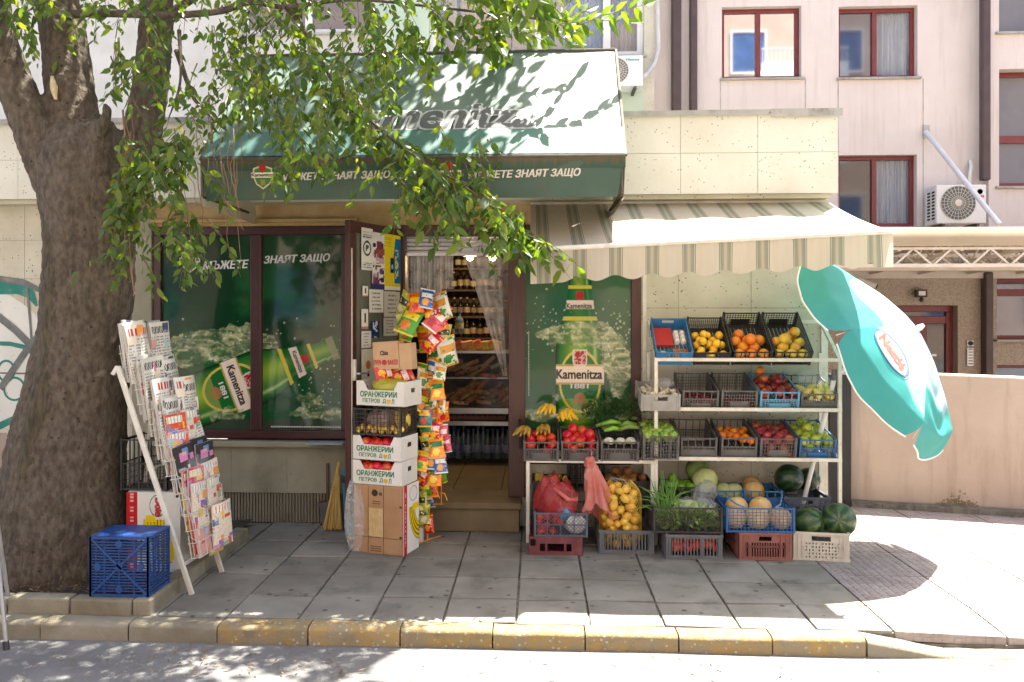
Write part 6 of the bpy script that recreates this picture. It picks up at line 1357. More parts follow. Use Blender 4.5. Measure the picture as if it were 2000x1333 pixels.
# ---------------------------------------------------------------- inside: display counter, bottles, lamps
YC = 8.1
ct = thing('display_counter', 'steel refrigerated counter of pastries seen through the doorway', 'counter', (X_(900, YC), YC+.3, FL)); ca, cb = X_(760, YC), X_(1030, YC)
zz = lambda p: Z_(920, p, YC)
mb = MB(); mb.box(ca, cb, YC, YC+.6, zz(809), zz(797)); mb.box(ca, cb, YC-.01, YC, zz(832), zz(823)); mb.build('steel_band', M['metal'], ct, bevel=.004)
mb = MB(); mb.box(ca, cb, YC+.01, YC+.03, zz(822), zz(810)); mb.build('fascia', M['dark'], ct)
mb = MB()
for k in range(34): mb.box(X_(862+3.7*k, YC), X_(864.6+3.7*k, YC), YC+.006, YC+.009, zz(820), zz(812+(k*7 % 3)))
mb.build('fascia_print', mat('faded_red', (.22, .07, .05), (.3, .1, .07), .6), ct)
mb = MB(); mb.box(ca, cb, YC+.5, YC+.6, FL, zz(690)); mb.box(ca, cb, YC, YC+.6, FL, FL+.03); mb.box(ca, ca+.03, YC, YC+.5, FL+.03, zz(833)); mb.build('cabinet', M['dark'], ct)
mb = MB(); mb.box(ca, cb, YC+.05, YC+.5, zz(691), zz(687)); mb.box(ca, cb, YC+.1, YC+.5, zz(742), zz(739)); mb.build('shelf', M['metal'], ct)
mb = MB(); mb.box(X_(867, YC), X_(1000, YC), YC+.02, YC+.026, zz(796), zz(692)); mb.build('front_glass', clearmat('counter_glass', (.3, .3, .3), .12, .03, 1, 0), ct)
M['pastry'] = mat('pastry', (.40, .17, .05), (.55, .27, .09), .5, 20, rnd=.3, dirt=((.2, .06, .02), 14, .6)); M['pack'] = mat('pack', (.5, .28, .10), (.7, .5, .25), .4, 12, rnd=.5)
mb = MB(); mb.tube([(0, 0, 0), (.04, 0, .006), (.12, 0, .008), (.16, 0, 0)], [.012, .022, .022, .012], 10); o = mb.build('t', M['pastry'], smooth=180); FR['roll'] = o.data; bpy.data.objects.remove(o)
mb = MB(); mb.box(0, .15, 0, .03, 0, .03); o = mb.build('t', M['pack']); FR['stick'] = o.data; bpy.data.objects.remove(o)
rg = random.Random(2)
for k in range(64):
    px, py = rg.uniform(862, 992), rg.choice((790, 783, 775, 764, 735, 728, 718)) + rg.uniform(-4, 4); kd = rg.choice(('roll', 'stick', 'roll')); put(kd, P(px, py, YC+rg.uniform(.1, .3)), 'brown wrapped roll in the display counter' if kd == 'roll' else 'long wrapped wafer in the display counter', 'pastry', 'pastries in the counter', rg.uniform(.8, 1.2), (rg.uniform(-.2, .2), rg.choice((-.5, -.4, .1, -.7)), rg.uniform(-.4, .6)), 'pastry')
def bottle_mesh(nm, m, r, h, lab=None):
    mb = MB(); mb.lathe([(.0006, 0), (r, 0), (r, h*.58), (r*.86, h*.68), (r*.38, h*.8), (r*.34, h*.97), (r*.4, h*.975), (r*.4, h), (.0006, h)], 16); o = mb.build('t', m, smooth=50); me = o.data; bpy.data.objects.remove(o); return me
M['wine'] = mat('wine', (.012, .014, .01), (.03, .02, .015), .12, 5, rnd=.2); M['water'] = mat('water', (.10, .15, .19), (.16, .22, .26), .1, 5, spec=.8, rnd=.3, alpha=.75); M['wlabel'] = mat('wlabel', (.30, .22, .13), (.42, .35, .25), .6, 8, rnd=.4); M['blabel'] = mat('blabel', (.03, .10, .28), (.4, .45, .5), .5, 8, rnd=.3)
def bottle(p, r, h, m, lm_, label, group, name='bottle'):
    key = (r, h, m); 
    if key not in FR: FR[key] = bottle_mesh('t', M[m], r, h); q = MB(); q.lathe([(r*1.012, h*.2), (r*1.012, h*.48)], 16); o = q.build('t', M[lm_], smooth=50); FR[key+('l',)] = o.data; q2_ = MB(); q2_.lathe([(r*.42, h*.93), (r*.42, h*1.01), (.001, h*1.012)], 10); o2 = q2_.build('t', M['wlabel'] if m == 'wine' else M['cr_blue'], smooth=50); FR[key+('c',)] = o2.data; bpy.data.objects.remove(o); bpy.data.objects.remove(o2)
    t = thing(name, label, 'bottle', p, (0, 0, rg.uniform(0, 6)), group)
    for nm, me in (('glass' if m == 'wine' else 'plastic', FR[key]), ('label', FR[key+('l',)]), ('cap', FR[key+('c',)])): o = bpy.data.objects.new(nm, me); COL.objects.link(o); o.parent = t
for k in range(15): px = 857+9.6*k; bottle(Vector((X_(px, YC+.12), YC+.10+.05*(k % 2), FL+.03)), .038, rg.choice((.28, .3, .32)), 'water', 'blabel', 'water bottle on the bottom shelf of the counter', 'water bottles in the counter')
ws = thing('wall_shelf', 'dark wooden wall shelves of wine bottles deep inside the shop', 'shelf', (X_(915, 9.3), 9.4, FL)); mb = MB(); xa_, xb_ = X_(862, 9.3), X_(990, 9.3); M['shelfwood'] = mat('shelfwood', (.06, .03, .015), (.1, .05, .025), .6, 8)
lv = [Z_(915, p, 9.3) for p in (690, 660, 618, 566, 524)]
for z in lv: mb.box(xa_, xb_, 9.28, 9.6, z-.02, z)
mb.build('boards', M['shelfwood'], ws); mb = MB(); mb.box(xa_, xb_, 9.6, 9.63, FL, 2.5); mb.box(xa_-.03, xa_-.002, 9.28, 9.6, FL, 2.5); mb.box(xb_+.002, xb_+.03, 9.28, 9.6, FL, 2.5); mb.build('carcass', M['shelfwood'], ws)
for j, z in enumerate(lv[1:]):
    for k in range(9 if j < 3 else 6): bottle(Vector((xa_+.06+(xb_-xa_-.1)*k/8.6+(.12 if j > 2 else 0), 9.4+rg.uniform(-.06, .06), z)), .036, rg.choice((.21, .235, .2)), 'wine', 'wlabel', 'dark wine bottle on the wall shelves inside', 'wine bottles on the wall shelves')
bottle(P(897, 650, YC+.2)-Vector((0, 0, .0)), .045, .2, 'water', 'wlabel', 'pale clear bottle standing alone in front of the wine shelves', None)
for k in range(12):
    mb = MB(); m = mat('packet%d' % k, (rg.uniform(.2, .6), rg.uniform(.03, .3), .04), (rg.uniform(.3, .7), rg.uniform(.1, .5), .1), .4, 25); mb.box(-.06, .06, -.02, .02, 0, .09); o = mb.build('packet', m, bevel=.012); o.location = P(868+9*k, 685-rg.uniform(0, 3), YC+.2); o.rotation_euler = (rg.uniform(-.3, .3), rg.uniform(-.5, .5), rg.uniform(-.4, .4)); tag(o, 'bright snack packet on top of the display counter', 'packet', 'packets on the counter')
for k, px in enumerate((918, 962)):
    lp = thing('ceiling_lamp', ('glowing warm lamp inside, left of the pair above the bottles', 'glowing warm lamp inside, nearer the right door jamb')[k], 'lamp', P(px, 503, 8.3)); mb = MB(); mb.lathe(sph(.035, 8), 12, Matrix.Translation(lp.location)); mb.build('bulb', glowmat('bulb', (1, .62, .25), 14), lp, smooth=180)
    mb = MB(); mb.lathe([(.07, -.0), (.03, .06), (.015, .08)], 14, Matrix.Translation(lp.location+Vector((0, 0, .01)))); mb.build('shade', M['galv'], lp, smooth=60); mb = MB(); mb.tube([lp.location+Vector((0, 0, .08)), Vector((lp.location.x, lp.location.y, 2.6))], .006, 6); mb.build('cord', M['dark'], lp)
    ld = bpy.data.lights.new('lamp_light', 'POINT'); ld.energy = 2.6; ld.color = (1, .68, .38); ld.shadow_soft_size = .05; lo_ = bpy.data.objects.new('lamp_light', ld); COL.objects.link(lo_); lo_.parent = lp; lo_.location = (0, -.02, -.07)
# ================================================================ stack of boxes in front of the door
RZ = R(-17); BX = G(690, 1078); Mz = Matrix.Translation(BX) @ Matrix.Rotation(RZ, 4, 'Z')
BW, BD = .385, .26
M['cardboard'] = mat('cardboard', (.36, .20, .095), (.42, .25, .125), .8, 5, dirt=((.26, .14, .07), 4, .4)); M['carton_white'] = mat('carton_white', (.66, .64, .57), (.72, .70, .64), .6, 5, dirt=((.5, .45, .36), 4, .25)); M['cardboard_light'] = mat('cardboard_light', (.50, .31, .16), (.56, .36, .2), .8, 8)
def at_(x, y, z, rz=0): return Mz @ Matrix.Translation((x, y, z)) @ Matrix.Rotation(rz, 4, 'Z')
def place(t, Mx): t.location = Mx.translation; t.rotation_euler = Mx.to_euler(); return t
cb_ = place(thing('banana_carton', 'tall brown cardboard banana carton at the bottom of the door stack', 'carton'), at_(0, 0, .002)); H4 = .478
mb = MB(); mb.box(0, BW, 0, BD, 0, H4); mb.build('body', M['cardboard'], cb_, wc=False, bevel=.006)
mb = MB(); mb.box(.003, BW-.003, -.003, -.001, .115, .1175); mb.box(.118, .121, -.003, -.001, 0, H4); mb.box(.238, .241, -.003, -.001, 0, H4); mb.build('flap_edges', M['bark'], cb_, wc=False)
mb = MB(); mb.box(.124, .236, -.0035, -.001, .12, .32); mb.build('tape', mat('tan', (.50, .34, .14), (.58, .42, .2), .6, 20, speck=((.03, .02, .01), 60, .2)), cb_, wc=False)
mb = MB(); mb.lathe([(.02, -.0008), (.024, -.0008)], 20, Matrix.Translation((.17, -.003, .425)) @ Matrix.Rotation(R(90), 4, 'X')); mb.box(.205, .225, -.0035, -.001, .41, .43); mb.box(.15, .215, -.0035, -.001, .365, .368); mb.box(.15, .215, -.0035, -.001, .35, .353); mb.box(.14, .22, -.0035, -.001, .02, .024); mb.box(.14, .22, -.0035, -.001, .035, .039); mb.box(.14, .22, -.0035, -.001, .05, .054)
for z in (.13, .34): mb.box(BW-.022, BW-.004, -.004, -.001, z-.008, z+.006)
mb.build('print', M['bark_dark'], cb_, wc=False)
def banana_print(U, V):
    c = np.zeros(U.shape+(3,)) + np.array(lin(226, 224, 214)); w, h = U.max(), V.max()
    c = lerp(c, lin(190, 36, 40), ((U < w*.26) & (U > w*.07))*1.); c = lerp(c, lin(226, 200, 190), ((np.abs(U-w*.165) < .006) & (vnoise(V*120, U*0) > .45) & (V > .06) & (V < h-.05))*.8)
    c = lerp(c, lin(190, 36, 40), (U < w*.04)*.8)
    for k in range(4):
        r = h*(.36-.045*k); d = np.hypot((U-w*1.12-.0), (V-h*.66)*.75); m = (np.abs(d-r*1.05) < h*.02) & (V < h*.66) & (U > w*.3); c = lerp(c, lin(232, 200, 10), m*1.); c = lerp(c, lin(60, 50, 6), ((np.abs(np.abs(d-r*1.05)-h*.02) < .0022) & (V < h*.66) & (U > w*.3))*1.)
    c = lerp(c, lin(232, 200, 10), ((np.abs(U-w*.78) < w*.2) & (V > h*.6) & (V < h*.70))*1.); c = lerp(c, lin(150, 20, 24), (((U-w*.66)**2/(w*.2)**2+(V-h*.85)**2/(h*.10)**2) < 1)*.0); e = ((U-w*.66)**2/(w*.24)**2+(V-h*.85)**2/(h*.11)**2); c = lerp(c, lin(20, 30, 90), ((e < 1) & (e > .86))*1.)
    return c
printed('printed_side', frame((BW+.0015, 0, 0), (0, 1, 0), (0, 0, 1)), BD, H4, 90, 120, banana_print, M['card'], None).parent = cb_
bag('plastic_sheet', 'clear plastic sheet draped over the left edge of the brown carton', clearmat('sheet_clear', (.7, .72, .7), .3, .15, 18, .8), .16, .10, .46, Mz @ Vector((.02, .0, .01)), 4, .25, 'plastic sheet')
def tray_box(label, Mx, h, inside, fill_label=None):
    t = place(thing('vegetable_carton', label, 'carton'), Mx); w, d = BW-.005, BD; th = .004; zc = h*.64
    mb = MB(); mb.box(0, w, 0, d, 0, .004); mb.box(0, w, d-th, d, .004, h); mb.build('base', M['carton_white'], t, wc=False)
    mb = MB(); pr = [(0, 0), (w, 0), (w, h), (w*.86, h), (w*.78, zc), (w*.24, zc), (w*.15, h), (0, h)]; mb.prism([(x, 0, z) for x, z in pr], (0, th, 0)); mb.build('front', M['carton_white'], t, wc=False)
    for x in (0, w-th):
        mb = MB(); y0, y1 = th+.001, d-th-.001; hy, hz = d*.5, h*.62
        mb.box(x, x+th, y0, y1, .004, hz-.016); mb.box(x, x+th, y0, hy-.03, hz-.016, hz+.016); mb.box(x, x+th, hy+.03, y1, hz-.016, hz+.016); mb.box(x, x+th, y0, y1, hz+.016, h); mb.box(x+th+.0005 if x else x-.0005-.001, (x+th if x else x)+.0015, .02, .024, h*.1, h*.9)
        mb.build('side', M['carton_white'], t, wc=False)
    mb = MB(); text(mb, 'ОРАНЖЕРИИ', frame((.032, -.0012, h*.36), (1, 0, 0), (0, 0, 1)), w*.76, h*.225, bold=.035); text(mb, 'ПЕТРОВ  Д', frame((.052, -.0012, h*.10), (1, 0, 0), (0, 0, 1)), w*.485, h*.19, bold=.03); text(mb, 'Л', frame((.052+w*.60, -.0012, h*.10), (1, 0, 0), (0, 0, 1)), w*.055, h*.19, bold=.03); mb.build('lettering', M['green_ink'], t, wc=False)
    mb = MB(); cx_, cz_, s = .052+w*.543, h*.19, h*.13; mb.poly([(cx_+s*x, -.0014, cz_+s*z) for x, z in ((0, -.95), (.45, -.6), (.72, -.1), (.7, .5), (.35, .75), (0, .5), (-.35, .75), (-.7, .5), (-.72, -.1), (-.45, -.6))]); mb.build('tulip_mark', M['yellow_ink'], t, wc=False)
    t['w'], t['d'], t['h'] = w, d, h; return t
tb3 = tray_box('white tomato carton with green lettering, lowest of the three in the door stack', at_(-.005, .0, H4+.004, R(1)), .168, 'tomato'); tb2 = tray_box('white tomato carton with green lettering, under the black crate', at_(-.006, .004, H4+.176, R(-1.5)), .168, 'tomato'); tb1 = tray_box('white carton with green lettering topping the door stack, a yellow bag inside', at_(.02, .01, H4+.555, R(-2)), .172, 'bag')
bc = place(crate('black lattice crate of bagged potatoes between the white cartons', M['cr_black'], BW-.015, BD, .185, 'grid', 'grid'), at_(BW/2-.005, .0, H4+.349, R(.5)))
for t in (tb3, tb2):
    A = lm(t)
    for i in range(8):
        for j in range(2): put('tomato', A @ Vector((.045+.041*i, .05+.07*j, .105+.012*((i+j) % 2))), 'red tomato in a white carton of the door stack', 'tomato', 'tomatoes in the white cartons', 1.0)
A = lm(bc)
M['pinkish'] = clearmat('pinkish', (.45, .30, .24), .85, .3, 16, .5); bag('plastic_bag', 'pinkish translucent bag of potatoes in the black crate of the door stack', M['pinkish'], .28, .2, .15, A @ Vector((.0, .13, .012)), 6, .25); bag('plastic_bag', 'yellow plastic bag at the right of the black crate in the door stack', mat('yellow_bag', (.6, .42, .06), (.7, .52, .1), .35, 12), .14, .2, .16, A @ Vector((.12, .15, .012)), 3, .3)
for k in range(12): put('potato', A @ Vector((-.16+.03*k, .03, .03+.02*(k % 2))), 'potato behind the front grid of the black stacked crate', 'potato', 'potatoes in the stacked crate', .9)
A = lm(tb1); bag('plastic_bag', 'yellow-green bag filling the topmost white carton', mat('lime_bag', (.42, .40, .04), (.52, .5, .08), .3, 8), .30, .22, .12, A @ Vector((.2, .15, .06)), 9, .15)
# snack display carton
dc = place(thing('display_carton', 'tan snack display carton tilted on top of the door stack', 'carton'), at_(.12, .08, H4+.80, R(0)) @ Matrix.Rotation(R(-4), 4, 'Y')); mb = MB(); mb.box(0, .20, 0, .1, 0, .195); mb.build('front', M['cardboard_light'], dc, wc=False, bevel=.003); mb = MB(); mb.box(.202, .295, .006, .1, -.01, .175); mb.build('side', M['cardboard_light'], dc, wc=False, bevel=.003)
mb = MB(); text(mb, 'OVEN', frame((.0, -.0012, .035), (1, 0, 0), (0, 0, 1)), .06, .034, bold=.04); text(mb, 'BAKED', frame((.115, -.0012, .03), (1, 0, 0), (0, 0, 1)), .08, .034, bold=.04); mb.lathe([(.02, -.0005), (.0006, -.0006)], 16, Matrix.Translation((.087, -.0015, .048)) @ Matrix.Rotation(R(90), 4, 'X')); mb.build('lettering', M['red_ink'], dc, wc=False); mb = MB(); text(mb, 'Chio', frame((.06, -.0012, .10), (1, 0, 0), (0, 0, 1)), .06, .03, bold=.05); mb.build('lettering', M['ink'], dc, wc=False)
# pillow packs of snacks
def pack_mesh(w, h, cols, seed):
    rg = np.random.default_rng(seed); mb = MB(); nx_, ny_ = 10, 16; vs = []
    for sgn in (-1, 1):
        for j in range(ny_+1):
            for i in range(nx_+1):
                u, v = i/nx_, j/ny_; b = (math.sin(math.pi*min(max((v-.08)/.84, 0), 1))**.6)*(math.sin(math.pi*u)**.5); x = (u-.5)*w*(1-.08*math.sin(math.pi*v)); vs.append((x, sgn*(.001+b*w*.20*(1+.35*noise.noise(Vector((u*4, v*5, seed*3.1))))), (v-1)*h))
    k = (nx_+1)*(ny_+1)
    for s in (0, 1):
        for j in range(ny_):
            for i in range(nx_):
                a = s*k+j*(nx_+1)+i; f = (a, a+1, a+nx_+2, a+nx_+1) if s == 0 else (a, a+nx_+1, a+nx_+2, a+1)
                u, v = (i+.5)/nx_-.5, (j+.5)/ny_; c = cols[0]
                if abs(v-.62) < .13 and abs(u) < .36: c = cols[1]
                if math.hypot(u*1.1+.06, (v-.30)*1.5) < .25: c = cols[2]
                if v < .08 or v > .92: c = cols[1 if seed % 2 else 0]
                if vnoise(np.array(u*9+seed), np.array(v*12)) > .8: c = cols[2]
                mb.f.append(f); mb.c.append(c)
    mb.v = [Vector(p) for p in vs]; o = mb.build('t', M['foil'], smooth=180); me = o.data; bpy.data.objects.remove(o); return me
M['foil'] = mat('foil', (1, 1, 1), (.85, .85, .85), .25, 8, attr=True, spec=.7, bump=.3, bscale=50)
C_ = lambda *a: lin(*a)
PK = [pack_mesh(.12, .17, c, k) for k, c in enumerate(((C_(240, 120, 10), C_(250, 200, 20), C_(200, 30, 30)), (C_(60, 160, 30), C_(240, 220, 60), C_(230, 120, 30)), (C_(245, 190, 20), C_(220, 60, 20), C_(90, 160, 50)), (C_(30, 110, 190), C_(240, 240, 230), C_(240, 160, 20)), (C_(210, 20, 50), C_(250, 230, 230), C_(240, 180, 30)), (C_(230, 225, 205), C_(220, 150, 30), C_(60, 140, 60)), (C_(250, 150, 30), C_(30, 120, 60), C_(250, 225, 90)), (C_(20, 130, 140), C_(250, 200, 60), C_(230, 90, 40)), (C_(190, 190, 60), C_(60, 60, 40), C_(220, 220, 190)), (C_(225, 90, 110), C_(250, 240, 235), C_(190, 30, 50))))]
sr = thing('snack_rack', 'orange wire rack of hooks carrying snack packs beside the doorway', 'rack', G(835, 1050)); M['orange_wire'] = mat('orange_wire', (.62, .22, .03), (.7, .28, .05), .4); YR = 6.12; mb = MB()
for px in (835, 862): mb.tube([P(px, 560, YR+.03), P(px, 985, YR+.03)], .004, 6)
for py in range(585, 990, 40): mb.tube([P(832, py, YR+.03), P(866, py, YR+.03)], .003, 6)
for px, py in ((843, 958), (858, 962)): mb.tube([P(px-8, py, YR), P(px+10, py+2, YR-.08), P(px+16, py+16, YR-.1)], .004, 6)
mb.tube([P(835, 985, YR+.03), Vector((P(835, 985, YR+.03).x, YR+.03, 0))], .006, 6); mb.tube([Vector((P(835, 985, YR+.03).x, YR+.03-.0, .008)), Vector((P(835, 985, YR+.03).x-.1, YR-.15, .008))], .006, 6); mb.tube([Vector((P(835, 985, YR+.03).x, YR+.03, .008)), Vector((P(835, 985, YR+.03).x+.08, YR+.15, .008))], .006, 6)
mb.build('wires', M['orange_wire'], sr); rg = random.Random(31)
spots = [(812, 588, 0, .9, 0), (836, 580, 3, .9, .3), (858, 592, 5, 1.2, -.35), (872, 610, 4, 1.0, .5), (815, 622, 1, 1.35, .15), (838, 615, 0, 1.25, -.3), (868, 622, 9, 1.1, .6), (826, 655, 2, 1.2, .0), (846, 650, 2, 1.25, -.15), (868, 648, 8, .95, .2), (806, 640, 1, 1.0, .1), (858, 668, 4, .9, .8), (868, 680, 5, 1.35, -.45), (848, 690, 6, 1.1, .1), (798, 590, 8, 1.1, .4), (790, 630, 8, 1.1, -.2)]
col = [(826, 722, 1), (846, 718, 3), (862, 722, 5), (830, 752, 7), (852, 756, 6), (828, 780, 1), (846, 778, 5), (862, 786, 5), (830, 806, 7), (848, 808, 2), (864, 800, 0), (830, 838, 6), (850, 836, 4), (862, 842, 9), (832, 866, 8), (850, 868, 6), (830, 896, 2), (848, 892, 3), (858, 902, 3), (832, 926, 4), (850, 922, 6), (829, 950, 1), (822, 975, 8), (828, 1000, 8)]
kinds = ['orange and yellow', 'green and yellow', 'golden yellow', 'blue and white', 'crimson', 'cream', 'orange and green', 'teal', 'olive', 'pink']
def pack(px, py, k, s, tilt, Y, where):
    o = bpy.data.objects.new('snack_pack', PK[k]); COL.objects.link(o); o.location = P(px, py, Y)+Vector((0, 0, .06*s)); o.scale = (s,)*3; o.rotation_euler = (rg.uniform(-.5, .3), tilt+rg.uniform(-.2, .2), rg.uniform(-.9, .6)); tag(o, '%s snack pack on the orange rack, %s' % (kinds[k], where), 'snack', 'snack packs on the orange rack')
for px, py, k, s, tl in spots: pack(px, py, k, s, tl, YR-.05+rg.uniform(-.05, .04), 'in the loose bunch at the top')
for px, py, k in col: pack(px, py, k, rg.uniform(.75, 1.0), rg.uniform(-.25, .25), YR-.03+rg.uniform(-.05, .02), 'in the column below the tan carton')
for px, py, k in col: pack(px+rg.uniform(-9, 9), py+rg.uniform(8, 22), (k*3+py) % 10, rg.uniform(.7, .95), rg.uniform(-.5, .5), YR+rg.uniform(-.02, .05), 'in the column below the tan carton')
for px, py, k in ((772, 735, 4), (790, 738, 5), (806, 742, 4)): pack(px, py, k, .9, 1.2, 5.95, 'lying under the tan carton')
wb_ = thing('leaflet_box', 'small white box on the ground behind the cardboard carton', 'box', G(817, 1062)); mb = MB(); p = wb_.location; mb.box(p.x-.03, p.x+.03, p.y, p.y+.08, 0, .11); mb.build('box', M['carton_white'], wb_, bevel=.004)
# broom, dustpan, blue bin
br = thing('broom', 'straw broom leaning on the wall beside the blue bin', 'broom', G(650, 1036)); mb = MB(); rg = random.Random(6); top, Yb = P(661, 905, 6.5), 6.45
M['straw'] = mat('straw', (.46, .30, .07), (.6, .42, .13), .8, 30, stretch=(1, 1, .2))
for k in range(150):
    u, v = rg.uniform(-1, 1), rg.uniform(-1, 1); b_ = P(650+19*u, 1034+rg.uniform(-4, 2), Yb+.05*v-.03); m_ = P(655+9*u, 965, 6.46+.03*v); t_ = P(658.5+4*u, 930, 6.48+.014*v); mb.tube([t_, m_, b_], [.0035, .004, .0025], 4)
mb.build('bristles', M['straw'], br); mb = MB(); mb.tube([P(657, 945, 6.475), P(659, 925, 6.48), P(663, 903, 6.5)], [.022, .019, .014], 10)
for py in (948, 955): mb.tube([P(648.5, py, 6.44), P(656, py+1, 6.42), P(664, py, 6.44)], .004, 6)
mb.build('handle', M['straw'], br, smooth=60)
dp = thing('dustpan', 'black dustpan with brown stick handle beside the broom', 'dustpan', G(632, 1028)); mb = MB(); mb.bar(P(640, 985, 6.55), P(640, 905, 6.6), .022); mb.build('handle', M['shelfwood'], dp, bevel=.004); mb = MB(); a, b_, c, d = P(621, 983, 6.52), P(645, 977, 6.55), P(643, 1026, 6.48), P(630, 1030, 6.46); mb.prism([a, b_, c, d], (0, .05, 0)); mb.build('pan', M['black_plastic'], dp, bevel=.006)
bn_ = thing('plastic_bin', 'teal blue plastic bin half hidden behind the door', 'bin', G(690, 1042)); M['bin_teal'] = mat('bin_teal', (.02, .16, .20), (.03, .2, .25), .45, 6); mb = MB(); p = bn_.location; mb.lathe([(.09, 0), (.115, .40), (.118, .42), (.12, .43), (.12, .46), (.1, .5), (.05, .545), (.001, .55)], 24, Matrix.Translation(p+Vector((.03, .0, .003)))); mb.build('body', M['bin_teal'], bn_, smooth=40); mb = MB(); mb.lathe([(.123, .40), (.126, .42), (.123, .455)], 24, Matrix.Translation(p+Vector((.03, 0, 0)))); mb.build('rim', M['black_plastic'], bn_, smooth=40)
mb = MB(); mb.box(X_(610, YF), X_(680, YF), YF-.2, YF-.07, wz0-.012, wz0-.004); o = mb.build('newspaper', mat('bluepaper', (.3, .38, .46), (.45, .48, .5), .5, 20)); tag(o, 'folded bluish paper lying on the window sill', 'paper')
# ================================================================ magazine rack leaning by the tree
RA, RB = G(375, 1162), G(434, 1118); RT = P(230, 716, RA.y); RV = RT-RA; wdir = (RB-RA).normalized(); RW = (RB-RA).length; RNn = wdir.cross(RV).normalized()
rk = thing('magazine_rack', 'white metal rack of newspapers leaning beside the tree', 'rack', (RA+RB)/2); M['rack_white'] = mat('rack_white', (.56, .53, .44), (.64, .61, .52), .45, 10, dirt=((.35, .28, .18), 8, .4))
for q, nm in ((RA, 'leg'), (RB, 'leg')):
    mb = MB(); top = q+RV*(1.0 if q == RA else .97); mb.bar(q, top, .030, .022, up=tuple(wdir)); mb.bar(top, top-Vector((.03, 0, .05)), .024); mb.build(nm, M['rack_white'], rk, bevel=.004)
mb = MB(); mb.bar(RA+RV*.13, RB+RV*.13, .022); mb.bar(RA+RV*.55-RNn*.02, RB+RV*.55-RNn*.02, .012); mb.bar(RA+RV*.98, RB+RV*.97, .016); mb.build('crossbar', M['rack_white'], rk, bevel=.003)
mb = MB(); mb.bar(RB+RV*.95-Vector((.02, 0, 0)), Vector((RB.x-.55, RB.y, .06)), .02); mb.build('back_stay', M['rack_white'], rk)
M['cover'] = mat('cover', (1, 1, 1), (.94, .94, .94), .35, 8, attr=True, spec=.4)
def mag_mesh(w, h, th, kind, seed):
    rg = random.Random(seed); mb = MB(); nx_, ny_ = (26, 40); PW_ = C_(222, 218, 205)
    cols = [C_(*c) for c in ((196, 110, 118), (226, 200, 110), (130, 150, 180), (206, 150, 176), (150, 176, 140), (216, 164, 120), (150, 120, 164), (90, 96, 110), (225, 215, 200), (180, 200, 204), (206, 110, 96), (232, 222, 204), (214, 176, 170))]
    cols = [tuple(min(1, max(.02, sum(c)/3+1.45*(x-sum(c)/3))) for x in c) for c in cols]
    base = PW_ if kind == 'news' else (rg.choice(cols) if kind == 'mag' else C_(60, 58, 60))
    blocks = [(rg.uniform(-.1, .9), rg.uniform(-.1, .85), rg.uniform(.08, .35), rg.uniform(.04, .2), rg.choice(cols)) for _ in range(16 if kind != 'news' else 4)]
    curl = rg.uniform(-.02, .03) if kind == 'news' else rg.uniform(-.004, .01)
    def pos(u, v, s): return Vector((u*w, h*v, s*th + curl*math.sin(math.pi*u)*(.4+v)+ .012*(kind == 'news')*noise.noise(Vector((u*2, v*2, seed)))))
    for j in range(ny_):
        for i in range(nx_):
            u, v = (i+.5)/nx_, (j+.5)/ny_; c = base
            if kind == 'news':
                if v > .80 and v < .93 and .08 < u < .92: c = C_(*((70, 66, 64) if (i*7+seed+(j//3)*3) % 5 > 1 else (222, 218, 205))) if seed % 3 else (C_(180, 60, 60) if (i*5+seed) % 7 > 2 else PW_)
                elif j % 2 and v < .76 and (i % 6) and rg.random() < .8: c = C_(150, 146, 140)
            for x, y, a, b, cc in blocks:
                if x < u < x+a and y < v < y+b: c = cc
            if kind == 'mag' and .80 < v < .94 and .06 < u < .8: c = C_(245, 240, 220) if (i*3+seed) % 4 else blocks[0][4]
            if kind == 'mag' and rg.random() < .22: c = tuple(x*.6+y*.4 for x, y in zip(c, rg.choice(cols)))
            mb.add([pos(i/nx_, j/ny_, 1), pos((i+1)/nx_, j/ny_, 1), pos((i+1)/nx_, (j+1)/ny_, 1), pos(i/nx_, (j+1)/ny_, 1)], [(0, 1, 2, 3)], None, c)
    P_ = C_(205, 200, 186)
    for i in range(nx_):
        a, b_ = i/nx_, (i+1)/nx_
        mb.add([pos(a, 0, 0), pos(b_, 0, 0), pos(b_, 1, 0), pos(a, 1, 0)], [(3, 2, 1, 0)], None, P_); mb.add([pos(a, 1, 1), pos(b_, 1, 1), pos(b_, 1, 0), pos(a, 1, 0)], [(0, 1, 2, 3)], None, P_)
    for u, f in ((0, (0, 1, 2, 3)), (1, (3, 2, 1, 0))):
        for s in range(4): mb.add([pos(u, 0, s/4+.0), pos(u, 0, s/4+.2), pos(u, 1, s/4+.2), pos(u, 1, s/4)], [f], None, C_(225, 220, 205) if s % 2 else C_(150, 146, 138))
    o = mb.build('t', M['cover'], smooth=35); me = o.data; bpy.data.objects.remove(o); return me
NEWS = [mag_mesh(.22, .36, .014, 'news', k) for k in range(8)]; MAGS = [mag_mesh(.205, .28, .007, 'mag', 20+k) for k in range(14)]; DARK = [mag_mesh(.205, .28, .009, 'dark', 50+k) for k in range(3)]
rg = random.Random(17)
tiers = [(236, 632, 'news'), (266, 703, 'news'), (288, 742, 'news'), (301, 782, 'news'), (313, 812, 'mag'), (322, 843, 'mag'), (336, 878, 'dark'), (352, 918, 'mag'), (360, 950, 'mag'), (370, 1003, 'mag')]
names = ['top', 'second', 'third', 'fourth', 'fifth', 'sixth', 'seventh', 'eighth', 'ninth', 'bottom']
YM = RA.y+.04
wires = MB()
